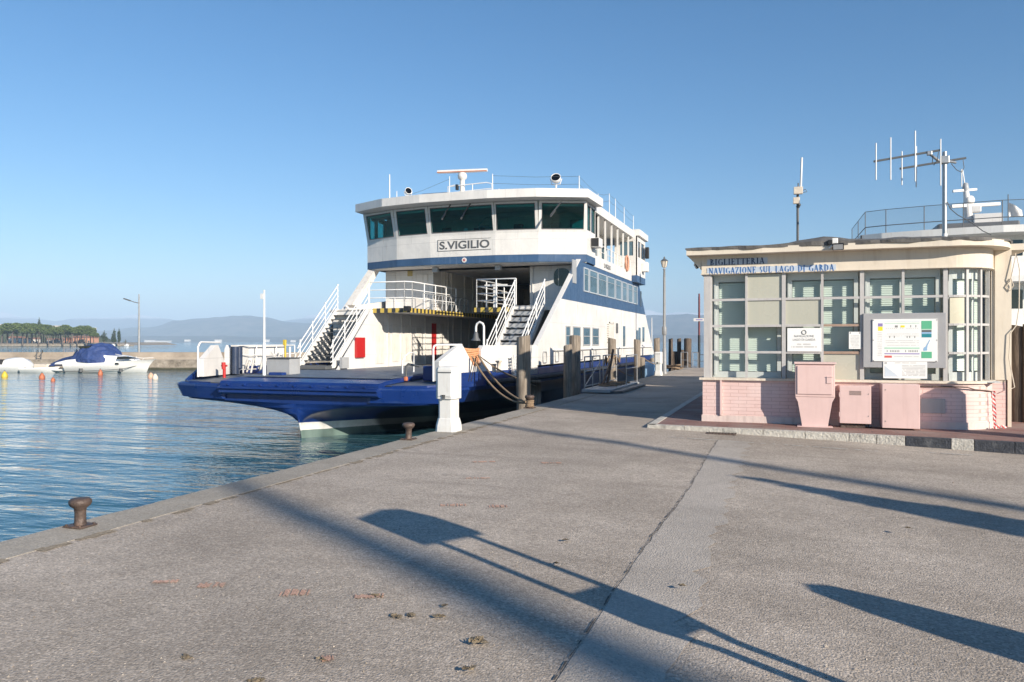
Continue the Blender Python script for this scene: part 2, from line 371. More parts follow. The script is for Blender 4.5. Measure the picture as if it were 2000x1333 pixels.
# worn white line and orange survey marks: thin ragged sheets of paint
def ragged(mb, a, b_, w, seed, n_=40, dz=.005, gap=.25):
    r = random.Random(seed); a, b_ = V(a), V(b_); d = (b_-a); s_ = V((-d.y, d.x, 0)).normalized()*w
    for i in range(n_):
        if r.random() < gap: continue
        p, q = a+d*(i/n_), a+d*((i+1)/n_); o0, o1 = r.uniform(-.5, -.2), r.uniform(.2, .5)
        vs = [p+s_*o0, q+s_*(o0+r.uniform(-.1, .1)), q+s_*(o1+r.uniform(-.1, .1)), p+s_*o1]
        mb.add([(v.x, v.y, gz(v.x)+dz) for v in vs], [(0,1,2,3)])
m_line = asphalt('worn_line_paint', [(.44,.41,.36), (.50,.46,.41), (.56,.52,.47), (.44,.40,.35)], .7)
mb = MB(); ragged(mb, (-2.2, 13.05), (1.3, 12.35), .10, 1, 60, gap=.3) if False else None
a, c = onZ(1300, 856, -.03), onZ(1715, 884, -.09); ragged(mb, (a.x, a.y, 0), (c.x, c.y, 0), .12, 1, 70, gap=.28)
a, c = onZ(1810, 887, -.11), onZ(1905, 893, -.12); ragged(mb, (a.x, a.y, 0), (c.x, c.y, 0), .12, 2, 20, gap=.2)
struct(mb, 'road_marking', m_line)
m_or = asphalt('orange_mark_paint', [(.55,.33,.24), (.58,.35,.255), (.62,.38,.28), (.48,.33,.25)], .7)
for i, (px, py, L) in enumerate([(322,1138,.16), (410,1145,.18), (575,1160,.18), (720,1167,.18), (945,903,.3), (1080,905,.3), (935,935,.3), (885,988,.25), (970,990,.2), (640,1288,.06)]):
    p = onZ(px, py); mb = MB(); ragged(mb, p-RT*L/2, p+RT*L/2+FW*.02, .085+.03*(i % 3), 20+i, 16, gap=.22)
    o = struct(mb, 'pavement_mark', m_or)
# pavement island round the ticket office with a pale stone kerb
m, n, l, b = newmat('red_paving')
co = coords(n, l, geo=True); br = n.new('ShaderNodeTexBrick'); l.new(co, br.inputs['Vector']); br.inputs['Scale'].default_value = 1.0
br.inputs['Brick Width'].default_value = .40; br.inputs['Row Height'].default_value = .20; br.inputs['Mortar Size'].default_value = .006
br.inputs['Color1'].default_value = (.20,.10,.085,1); br.inputs['Color2'].default_value = (.26,.15,.125,1); br.inputs['Mortar'].default_value = (.12,.10,.09,1)
base = mix(n, l, ramp(n, l, noise(n, l, co, 1.1, 5), [(.45, .0), (.7, .75)]), br.outputs['Color'], (.30,.25,.22))
base = mix(n, l, .5, base, ramp(n, l, noise(n, l, co, 40, 3), [(.3, .75), (.7, 1.2)]), 'MULTIPLY')
l.new(base, b.inputs['Base Color']); b.inputs['Roughness'].default_value = .85; bump(n, l, b, noise(n, l, co, 60, 3), .4, .006); M['paving'] = m
KZ = .055
K0, K1, K2, K3 = V((-2.42, 14.28, 0)), V((1.0, 13.98, 0)), V((3.3, 13.62, 0)), V((9.5, 12.6, 0))
mb = MB(); top = [V((-2.28,14.42,KZ)), V((1.0,14.12,KZ)), V((3.3,13.76,KZ)), V((4.38,13.6,KZ)), V((4.38,33,KZ)), V((-2.28,33,KZ))]
mb.prism(top, (0,0,-.35)); struct(mb, 'pavement', M['paving'])
mb = MB(); top = [V((4.38,13.6,KZ-.004)), V((9.5,12.75,KZ-.004)), V((9.5,16.7,KZ-.004)), V((4.38,16.7,KZ-.004))]; mb.prism(top, (0,0,-.5))
struct(mb, 'pavement_slab', M['coping'])
m_kerb = paint('pale_kerb_stone', (.56,.53,.47), .8, .22, (.20,.18,.16), .75, scale=9, streak=False, bumps=.5)
m_kerbd = paint('black_kerb_paint', (.05,.055,.068), .8, .35, (.18,.18,.18), .75, scale=14, streak=False, bumps=.5)
kw = MB(); kb = MB()
def kerb_run(a, b_, parts):
    for f0, f1, dark in parts:
        p, q = a.lerp(b_, f0), a.lerp(b_, f1); d = (b_-a).normalized(); nn = V((-d.y, d.x, 0))*.145
        p = p+d*.005; q = q-d*.005; mid = (p+q)/2
        poly = [V((p.x,p.y,KZ+.008)), V((q.x,q.y,KZ+.008)), V((q.x+nn.x,q.y+nn.y,KZ+.008)), V((p.x+nn.x,p.y+nn.y,KZ+.008))]
        (kb if dark else kw).prism(poly, (0,0,-.5))
kerb_run(K0, K1, [(i/5, (i+1)/5, False) for i in range(5)])
L12 = (K2-K1).length
def fr(px):                                                       # where a pixel column meets the kerb line
    r = ray(px, HY); s_ = ((K1.x)*r.y-(K1.y)*r.x)/((K2.y-K1.y)*r.x-(K2.x-K1.x)*r.y); return s_
f1, f2, f3 = fr(1768), fr(1858), fr(1903)
kerb_run(K1, K2, [(0, f1*.5, False), (f1*.5, f1, False), (f1, f2, True), (f2, f3, False), (f3, 1, True)])
kerb_run(K2, K3, [(0, .2, True), (.2, .4, False), (.4, .7, True), (.7, 1, False)])
kerb_run(V((-2.42, 33, 0)), K0, [(i/12, (i+1)/12, False) for i in range(12)])
struct(kw, 'kerb', m_kerb); struct(kb, 'kerb_painted', m_kerbd)
p = onZ(1408, 851, gz(.3)); mb = MB()
gp = thing('drain_grate', 'small rusty drain grate in the asphalt below the pale kerb', 'drain grate', (p.x, p.y, gz(p.x)))
for i in range(9): mb.box(p.x-.24+i*.055, p.x-.24+i*.055+.03, p.y-.10, p.y+.10, gz(p.x)+.002, gz(p.x)+.016)
for yy in (-.115, .10): mb.box(p.x-.26, p.x+.26, p.y+yy, p.y+yy+.015, gz(p.x)+.001, gz(p.x)+.014)
mb.build('grating', M['rust'], gp)
mb = MB(); mb.box(p.x-.25, p.x+.25, p.y-.10, p.y+.10, gz(p.x)-.01, gz(p.x)+.001+.003); mb.build('drain_opening', M['black'], gp)

# ------------------------------------------------------------------ far shore and mountains
def ridge(name, d0, d1, prof, col, seed, base=WZ-.5, amp=6, rows=10, jag=None):
    """a range of hills seen as prof[(px, py)], built as a sloping, folded body of land between distances d0 and d1"""
    r = random.Random(seed); nx = 260; px0, px1 = prof[0][0], prof[-1][0]; vs = []; fs = []
    ph = [(r.uniform(.004, .05), r.uniform(0, 6.28)) for _ in range(8)]
    def hgt(px):
        for (a, ya), (b_, yb) in zip(prof[:-1], prof[1:]):
            if a <= px <= b_: t = (px-a)/(b_-a); t = t*t*(3-2*t); return ya+(yb-ya)*t
        return prof[-1][1]
    for j in range(rows+1):
        t = j/rows; d = d0+(d1-d0)*t
        for i in range(nx+1):
            px = px0+(px1-px0)*i/nx; top = (HY-hgt(px))/FPX*d1+EYE
            prf = math.sin(min(1, t/.8)*PI/2) if t <= .8 else 1-(t-.8)*1.2
            z = base+(top-base)*prf*(1+.0*t)
            fold = sum(math.sin(px*f*(3+k)+p_+t*5)*amp/(k+1.5) for k, (f, p_) in enumerate(ph))
            z += fold*min(1, t*3)*.6
            if j == 0: z = base
            p = atD(px, HY, d); vs.append((p.x, p.y, max(z, base)))
    W = nx+1
    for j in range(rows):
        for i in range(nx): fs.append((j*W+i, j*W+i+1, (j+1)*W+i+1, (j+1)*W+i))
    mb = MB(); mb.add(vs, fs, True); m, n, l, b = newmat(name+'_land')
    co = coords(n, l, geo=True); f = noise(n, l, co, .012, 6, .65); c = ramp(n, l, f, [(.35, col[0]), (.65, col[1])])
    if len(col) > 2:
        sp = n.new('ShaderNodeSeparateXYZ'); l.new(co, sp.inputs[0])
        sn = math_n(n, l, 'ADD', sp.outputs[2], math_n(n, l, 'MULTIPLY', noise(n, l, co, .01, 5), col[3][1]))
        c = mix(n, l, ramp(n, l, math_n(n, l, 'MULTIPLY', sn, 1/(col[3][0]*2)), [(.5, 0.0), (.56, 1.0)]), c, col[2])
    l.new(c, b.inputs['Base Color']); b.inputs['Roughness'].default_value = .95; b.inputs['Specular IOR Level'].default_value = .1
    return struct(mb, name, m)
green = ((.02,.03,.02), (.15,.13,.10))
ridge('hills', 4300, 5200, [(-700,655),(-300,652),(150,650),(300,640),(345,627),(440,621),(475,618),(520,622),(570,632),(640,634),(800,636),(1000,640),(1180,630),(1275,618),(1330,616),(1400,618),(1500,628),(1700,632),(2000,630),(2300,640)], green, 5, amp=5)
ridge('hills', 3300, 3900, [(-600,664),(0,662),(200,660),(280,657),(420,657),(560,659),(700,657),(900,660),(1200,658),(1300,655),(1500,658),(2100,662)], ((.05,.055,.04),(.12,.11,.085)), 9, amp=2.5)
ridge('mountains', 6200, 7600, [(-900,640),(-200,628),(0,612),(40,620),(110,628),(175,622),(220,622),(270,616),(300,622),(360,627),(420,632),(540,630),(590,624),(612,616),(640,621),(700,626),(860,626),(1180,618),(1258,607),(1290,615),(1330,612),(1370,614),(1420,620),(1700,622),(2000,616),(2500,630)], ((.06,.07,.08),(.13,.13,.13),(.8,.82,.86),(222,45)), 3, amp=9)
# far white lakeside buildings: a few pixels each
m_far = paint('far_white_wall', (.75,.70,.62), .8, .1); m_roofr = paint('terracotta_roof', (.30,.13,.08), .8, .2); m_shop = paint('salmon_wall', (.55,.28,.18), .8, .15)
def house(px, py, w_px, h_px, d, label, wall, name='lakeside_building', gable=True, group=None):
    c = atD(px, py, d); w = w_px/FPX*d; h = max(h_px/FPX*d, 1.5); dep = w*.6
    t = thing(name, label, 'building', (c.x, c.y, c.z), group)
    def P(a, b_, z): return c+RT*a+FW*b_+UP*z
    mb = MB(); mb.prism([P(-w/2,0,-1), P(w/2,0,-1), P(w/2,dep,-1), P(-w/2,dep,-1)], (0,0,h+1)); mb.build('wall', wall, t)
    mb = MB(); e = w*.04; q = h*.28
    if gable:
        mb.prism([P(-w/2-e,-e,h+.01), P(-w/2-e,dep+e,h+.01), P(-w/2-e,dep/2,h+q)], RT*(w+2*e))
    else: mb.prism([P(-w/2-e,-e,h+.01), P(w/2+e,-e,h+.01), P(w/2+e,dep+e,h+.01), P(-w/2-e,dep+e,h+.01)], (0,0,h*.08))
    mb.build('roof', m_roofr if gable else wall, t)
    nw = max(2, int(w/3.2)); nf = max(1, int(h/3))
    if w_px > 12:
        for k in range(nw):
            for f in range(nf):
                a = -w/2+(k+.5)*w/nw; mb = MB(); zz = h*(f+.3)/nf
                q0 = P(a-.5, -.04, zz); mb.prism([q0, P(a+.5,-.04,zz), P(a+.5,-.04,zz+1.3), P(a-.5,-.04,zz+1.3)], FW*.03); mb.build('window', M['dark_grey'], t)
    return t
far_l = ['pale long building on the far shore right of the breakwater lamp', 'pale low villa on the far shore near the lamp arm', 'white block on the far shore behind the tall white bow mast', 'white house on the far shore left of the white bow mast', 'pale house on the far shore left of the ferry stairs', 'pale hall on the far shore under the round hill']
for (px, py, w, h), lab in zip([(312,671,30,5), (290,669,16,4), (522,668,7,4), (425,669,12,5), (572,668,9,3), (365,667,10,3)], far_l):
    house(px, py, w, h, 3250, lab, m_far, gable=False)

# dirt gathered along the inner edge of the coping, and loose grit over the asphalt
m_dirt = asphalt('edge_dirt', [(.25,.20,.145), (.31,.255,.185), (.36,.30,.22), (.27,.22,.16)], .8)
mb = MB()
for k in range(10): ragged(mb, (EDGE+.575, 2.2+k*2.2, 0), (EDGE+.575+r2.uniform(-.01,.03), 4.4+k*2.2, 0), .05+.12*r2.random()**2, 60+k, 26, .0055, .38)
o = struct(mb, 'edge_dirt', m_dirt)
mb = MB(); rg_ = random.Random(77)
for k in range(2600):
    d = 3.2+9*rg_.random()**1.8; lat = rg_.uniform(-.72, .72)*d; p = FW*d+RT*lat
    if p.x < EDGE+.1 or (p.x > -2.3 and p.y > 13.4): continue
    s_ = rg_.uniform(.0025, .0075)*(1 if rg_.random() < .95 else 1.8); z = gz(p.x)+.001; a = rg_.uniform(0, 6.3)
    q = [V((p.x+s_*math.cos(a+t)*rg_.uniform(.7,1.2), p.y+s_*math.sin(a+t)*rg_.uniform(.7,1.2), z)) for t in (0, 2.1, 4.2)]; mb.add(q+[V((p.x, p.y, z+s_*rg_.uniform(.5,1.1)))], [(0,1,3),(1,2,3),(2,0,3)])
m, n, l, b = newmat('grit'); l.new(ramp(n, l, n.new('ShaderNodeNewGeometry').outputs['Random Per Island'], [(0, (.16,.13,.10)), (.5, (.34,.29,.24)), (1, (.44,.39,.33))]), b.inputs['Base Color']); b.inputs['Roughness'].default_value = .9
o = mb.build('grit', m); o['kind'] = 'stuff'
# ================================================================== THE CAR FERRY
XC = -12.08; XR = -7.3; XL = -16.86; DZ = .62; UZ = 2.87; BZ = 4.70
FO = V((XC, 17.0, WZ))
ferry = thing('car_ferry', 'white and blue double deck car ferry moored bow on along the pier', 'ferry', FO)
# hull with coloured bands
m, n, l, b = newmat('hull_paint')
co = coords(n, l, geo=True); sp = n.new('ShaderNodeSeparateXYZ'); l.new(co, sp.inputs[0])
zz = math_n(n, l, 'ADD', sp.outputs[2], math_n(n, l, 'MULTIPLY', noise(n, l, co, 3, 3), .02))
zz = math_n(n, l, 'MULTIPLY', math_n(n, l, 'ADD', zz, 1.3), .5)
bandc = ramp(n, l, zz, [(0, (.13,.19,.17)), (.283, (.72,.71,.68)), (.383, (.008,.033,.168))], 'CONSTANT')
grime = ramp(n, l, noise(n, l, coords(n, l, (3, 3, .6), geo=True), 1.5, 6, .6), [(.35, .70), (.7, 1.1)])
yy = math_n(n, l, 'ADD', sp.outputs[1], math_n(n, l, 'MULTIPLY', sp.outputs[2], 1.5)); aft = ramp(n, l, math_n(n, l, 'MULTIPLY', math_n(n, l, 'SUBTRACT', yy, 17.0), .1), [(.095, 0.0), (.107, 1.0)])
shade_c = ramp(n, l, zz, [(0, (.02,.03,.03)), (.283, (.16,.16,.15)), (.383, (.005,.009,.026))], 'CONSTANT')      # shade and grime painted into the hull colour aft of the bow
bandc = mix(n, l, aft, bandc, shade_c)
bandc = mix(n, l, .6, bandc, grime, 'MULTIPLY'); l.new(bandc, b.inputs['Base Color']); b.inputs['Roughness'].default_value = .32
bump(n, l, b, noise(n, l, co, 1.2, 3), .12, .08); M['hull'] = m
def whalf(Y):                                                     # deck half width
    pts = [(17.0, 2.35), (17.25, 3.7), (17.55, 4.1), (18.2, 4.25), (20.8, 4.66), (23, 4.76), (44, 4.76), (47, 4.4), (50, 3.4), (50.6, 2.4)]
    if Y <= pts[0][0]: return pts[0][1]
    for (a, va), (c, vc) in zip(pts[:-1], pts[1:]):
        if a <= Y <= c: return va+(vc-va)*(Y-a)/(c-a)
    return pts[-1][1]
def section(Y):
    s_ = min(Y-17.0, 50.6-Y); W = whalf(Y)-.12
    w = 4.3*max(0, min(1, (s_-.35)/9))**.8; p_ = max(1.3, 5.4-s_*1.5)
    zk = -1.6 if s_ > .45 else (-.95-.1 if s_ > .3 else -.02-.95*(s_/.32)**1.2)
    pts = [(W+.0, .38), (W, .02)]
    N = 12
    for k in range(1, N+1):
        t = (k/N)**1.0; z = .02-(.97)*t
        hw = w+(W-.02-w)*(1-t)**p_
        if z < zk: z = zk; hw = hw*0+min(hw, .03)
        pts.append((max(hw, .015), z))
    pts.append((max(w*.9, .01), max(-1.6, zk-.001)))
    pts.append((0, max(-1.62, zk-.002)))
    return pts
st = [17.0, 17.06, 17.12, 17.18, 17.25, 17.32, 17.4, 17.55, 17.8, 18.2, 18.7, 19.4, 20.2, 21, 22, 23.5, 25, 27, 30, 34, 38, 42, 44, 46, 47.5, 48.6, 49.6, 50.2, 50.6]
rows = []
for Y in st:
    sec = section(Y); rows.append([V((XC+hw, Y, z)) for hw, z in sec]+[V((XC-hw, Y, z)) for hw, z in sec[::-1]])
mb = MB(); mb.loft(rows, True)
for rr in (rows[0], rows[-1]): mb.add(rr, [tuple(range(len(rr)))])
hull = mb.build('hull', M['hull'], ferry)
# main deck plate
mb = MB()
for Y0, Y1 in zip(st[:-1], st[1:]):
    z0 = DZ-.14*max(0, (21-Y0)/4); z1 = DZ-.14*max(0, (21-Y1)/4)
    a, c = whalf(Y0)-.02, whalf(Y1)-.02
    mb.quad((XC-a, Y0+.05, z0), (XC+a, Y0+.05, z0), (XC+c, Y1+.05, z1), (XC-c, Y1+.05, z1))
mb.build('main_deck', M['deck'], ferry)
# side plating above the hull, with the blue band; and the rubbing strake
mb = MB(); sk = MB()
for sg in (1, -1):
    ro = []; ss = []
    for Y in [17.1, 17.25, 17.55, 18.2, 19.4, 20.8, 23, 30, 38, 44, 47, 49, 50.4]:
        w = whalf(Y); x = XC+sg*w
        zt = DZ-.14*max(0, (21-Y)/4)+.0
        ro.append([V((XC+sg*(w-.13), Y, .30)), V((XC+sg*w, Y, .42)), V((x, Y, zt+.02 if Y < 18.1 else .80)), V((x-sg*.09, Y, zt+.02 if Y < 18.1 else .80)), V((x-sg*.09, Y, .40))])
        if Y >= 19.4: ss.append(V((XC+sg*(w+.05), Y, .50)))
    if sg < 0: ro = [r_[::-1] for r_ in ro]
    mb.loft(ro, False); sk.tube(ss, .085, 8)
mb.build('side_plating', M['navy'], ferry); sk.build('rubbing_strake', M['rubber'], ferry)
# bow ramp: broad folded flap with a rounded fender below
mb = MB(); XA, XB_ = -14.32, -9.5
prof = [(16.86,.36),(16.80,.42),(16.80,.50),(16.86,.555),(17.2,.60),(18.4,.66),(20.6,.70),(20.6,.64),(17.2,.50),(17.0,.36)]
mb.prism([V((XA, y, z)) for y, z in prof], (XB_-XA, 0, 0)); rampo = mb.build('bow_ramp', M['navy'], ferry)
mb = MB(); mb.prism([V((XA, y, z)) for y, z in [(16.795,.43),(16.70,.40),(16.70,.36),(16.76,.33),(16.76,.25),(16.86,.20),(17.0,.20),(17.0,.355),(16.86,.355)]], (XB_-XA, 0, 0))
for k in range(9): mb.box(XA+.3+k*.52, XA+.33+k*.52, 16.74, 16.80, .44, .49)
mb.build('ramp_fender', M['navy'], rampo)
for k in range(2):
    pass
mb = MB(); mb.prism([V((XA+.1, y, z)) for y, z in [(17.6,.665-.01),(20.55,.72),(20.55,.705),(17.6,.64)]], (XB_-XA-.2, 0, 0)); mb.build('ramp_tread', M['deck'], rampo)
for sg in (1, -1):                                                # bow shoulders either side of the ramp
    mb = MB(); e0 = 2.35; pts_ = []
    for Y, w in [(16.92, 2.3), (17.12, 3.3), (17.36, 4.05), (17.56, 4.28), (18.2, 4.36)]: pts_.append(V((XC+sg*w, Y, .36)))
    rws = []
    for p in pts_:
        w_ = p.x-XC; q = lambda k, z: V((XC+w_*k, p.y-(k-1)*.9, z)); rws.append([q(.985,.47), q(1.018,.43), q(1.022,.38), q(.985,.06), q(.95,.06), q(.95,.47)])
    if sg < 0: rws = [r_[::-1] for r_ in rws]
    mb.loft(rws, False, True); mb.add(rws[0], [tuple(range(6))]); mb.add(rws[-1], [tuple(range(6))[::-1]])
    mb.build('bow_fender', M['navy'], ferry)
# white bulwarks of the bow
def plate(mb, pts, th):                                           # upright plate: [(X,Y,z0,z1)...], thickness inward
    for a, c in zip(pts[:-1], pts[1:]):
        A, Bq = V((a[0],a[1],a[2])), V((c[0],c[1],c[2])); d = V((c[0]-a[0], c[1]-a[1], 0)).normalized(); nn = V((-d.y, d.x, 0))*th
        mb.prism([A, Bq, V((c[0],c[1],c[3])), V((a[0],a[1],a[3]))], nn)
def bw(Y): return 3.78+(Y-17.7)*.29 if Y < 20.8 else min(whalf(Y), 4.68+(Y-20.8)*.1)
R_ = lambda Y, z0, z1: (XC+bw(Y), Y, z0, z1)
Lf = lambda Y, z0, z1: (XC-bw(Y), Y, z0, z1)
for nm, f, th in (('right', R_, .16), ('left', Lf, -.16)):
    mb = MB(); plate(mb, [f(17.75,.60,1.10), f(18.5,.60,1.50), f(18.66,.60,1.50), f(19.1,.60,.95)], th)
    mb.build('bow_bulwark', M['shipwhite'], ferry)
    mb = MB(); plate(mb, [f(19.1,.60,.94), f(19.40,.60,.94)], th); plate(mb, [f(19.40,.60,1.36), f(19.52,.60,1.50), f(20.8,.60,1.50), f(22.95,.60,1.50)], th)
    mb.build('side_bulwark', M['shipwhite'], ferry)
# hoop rails and posts on the bow
def hoop(pts, r=.028, nm='grab_rail', mt='rail_white'): mb = MB(); mb.tube(pts, r, 8); return mb.build(nm, M[mt], ferry)
hoop([(XC+bw(17.75)-.1,17.62,.6), (XC+bw(17.75)-.1,17.62,1.42), (XC+bw(17.75)-.1,17.66,1.49), (XC+bw(17.9)-.1,17.74,1.52), (XC+bw(18.75)-.1,18.75,1.52)])
hoop([(XC-bw(17.75)+.1,17.62,.6), (XC-bw(17.75)+.1,17.62,1.46), (XC-bw(17.75)+.1,17.68,1.55), (XC-bw(17.9)+.1,17.78,1.59), (XC-bw(18.75)+.1,18.85,1.58)])
p = onY(786, 735, 19.6); q = onY(808, 735, 20.3)
hoop([(p.x,p.y,.6), (p.x,p.y,1.05), p+V((.06,.06,.58)), p+V((.14,.14,.66)), V((q.x,q.y,p.z+.66)), V((q.x,q.y,.6))], .022)
# mast on the bow, left
p = onY(516, 735, 17.95); mb = MB(); mb.tube([(p.x,p.y,.55), (p.x,p.y,1.55)], .05, 10); mb.tube([(p.x,p.y,1.5), (p.x,p.y,3.05)], [.034,.026], 10)
mb.box(p.x-.11, p.x-.02, p.y-.03, p.y+.03, 2.80, 2.95); mb.build('bow_mast', M['rail_white'], ferry)
# mooring bell post, right
p = onX(945, 680, XC+4.1); mb = MB(); t_ = onX(945, 630, XC+4.1).z
mb.tube([(p.x,p.y,.6), (p.x,p.y,t_-.12), (p.x-.03,p.y,t_-.04), (p.x-.12,p.y,t_+.01), (p.x-.21,p.y,t_-.04), (p.x-.24,p.y,t_-.13), (p.x-.24,p.y,t_-.28)], .032, 10); bp = mb.build('bell_post', M['rail_white'], ferry)
mb = MB(); mb.lathe([(.03,.0),(.06,-.04),(.075,-.16),(.13,-.24),(.135,-.26),(.12,-.262)], (p.x-.24,p.y,t_-.26), 18); mb.build('bell', M['dark_grey'], bp)
M['dark_blue'] = paint('dark_blue_paint', (.03,.045,.085), .4, .2)
# gear on the left of the bow
mb = MB(); a = onY(523, 735, 18.4); mb.bbox(a.x-.05, a.x+.75, 18.4, 18.9, .6, 1.12, .02); mb.build('deck_locker', M['grey'], ferry)
mb = MB(); mb.box(a.x-.02, a.x+.78, 18.36, 18.93, 1.125, 1.15); mb.build('locker_lid', M['dark_grey'], ferry)
mb = MB(); a = onY(557, 735, 19.2); mb.tube([(a.x,a.y,.6), (a.x,a.y,1.62)], .03, 8); mb.box(a.x-.05,a.x+.02,a.y-.04,a.y+.04,1.5,1.66); mb.build('ramp_control_post', M['yellow'], ferry)
mb = MB(); a = onY(566, 735, 19.3); mb.tube([(a.x,a.y,.6), (a.x,a.y,1.45)], .035, 8); mb.build('rail_post', M['rail_white'], ferry)
mb = MB(); a = onY(438, 728, 18.3); mb.tube([(a.x,a.y,.55), (a.x,a.y,.86)], .045, 10); mb.tube([(a.x-.01,a.y-.01,.80), (a.x-.02,a.y-.01,1.0)], .06, 10); mb.tube([(a.x-.1,a.y,.9), (a.x+.1,a.y,.9)], .025, 8); mb.build('hydrant', M['red'], ferry)
rg = MB()
for k, (px, py0, py1) in enumerate([(490,728,700),(508,725,698),(482,727,705),(478,720,703),(540,712,690),(548,712,692),(572,715,690)]):
    a = onY(px, py0, 18.9+.25*(k % 3)); c = onY(px+6, py1, 18.9+.25*(k % 3)); rg.tube([a, c], .03, 6)
for (x0, y0, x1, y1, w) in [(488,697,512,694,.03),(505,720,545,690,.05),(530,688,545,710,.06),(470,722,500,721,.03),(410,722,436,721,.04)]:
    rg.bar(onY(x0, y0, 19.2), onY(x1, y1, 19.2), w)
rg.build('ramp_gear', M['white_worn'], ferry)
mb = MB(); mb.bbox(*[onY(480,720,19.6).x, onY(520,720,19.6).x], 19.5, 19.75, .62, .86, .03)
mb.bbox(*[onY(528,735,18.2).x, onY(556,735,18.2).x], 18.1, 18.3, .55, .74, .03); mb.build('winch', M['navy'], ferry)
for px in (459, 466.5):
    mb = MB(); a = onX(px, 720, XC-4.05); mb.tube([(a.x,a.y,.6), (a.x,a.y,1.45)], .11, 12); mb.build('ramp_cylinder', M['dark_blue'], ferry)
mb = MB(); a = onY(793, 738, 18.2); mb.tube([a+V((0,0,.0)), a+V((0,0,.30)), a+V((.06,0,.36)), a+V((.40,0,.30))], .03, 8); mb.build('valve_pipe', M['dark_grey'], ferry)
mb = MB(); mb.bbox(a.x-.05,a.x+.05,a.y-.06,a.y+.04,.56,.68,.03); mb.build('hydrant', M['orange'], ferry)
mb = MB(); a = onY(832, 735, 18.6); mb.bbox(a.x-.1,a.x+.35,a.y,a.y+.4,.55,.95,.03); mb.build('winch', M['navy'], ferry)

M['frame_pale'] = paint('pale_frame_paint', (.42,.46,.50), .45, .08)
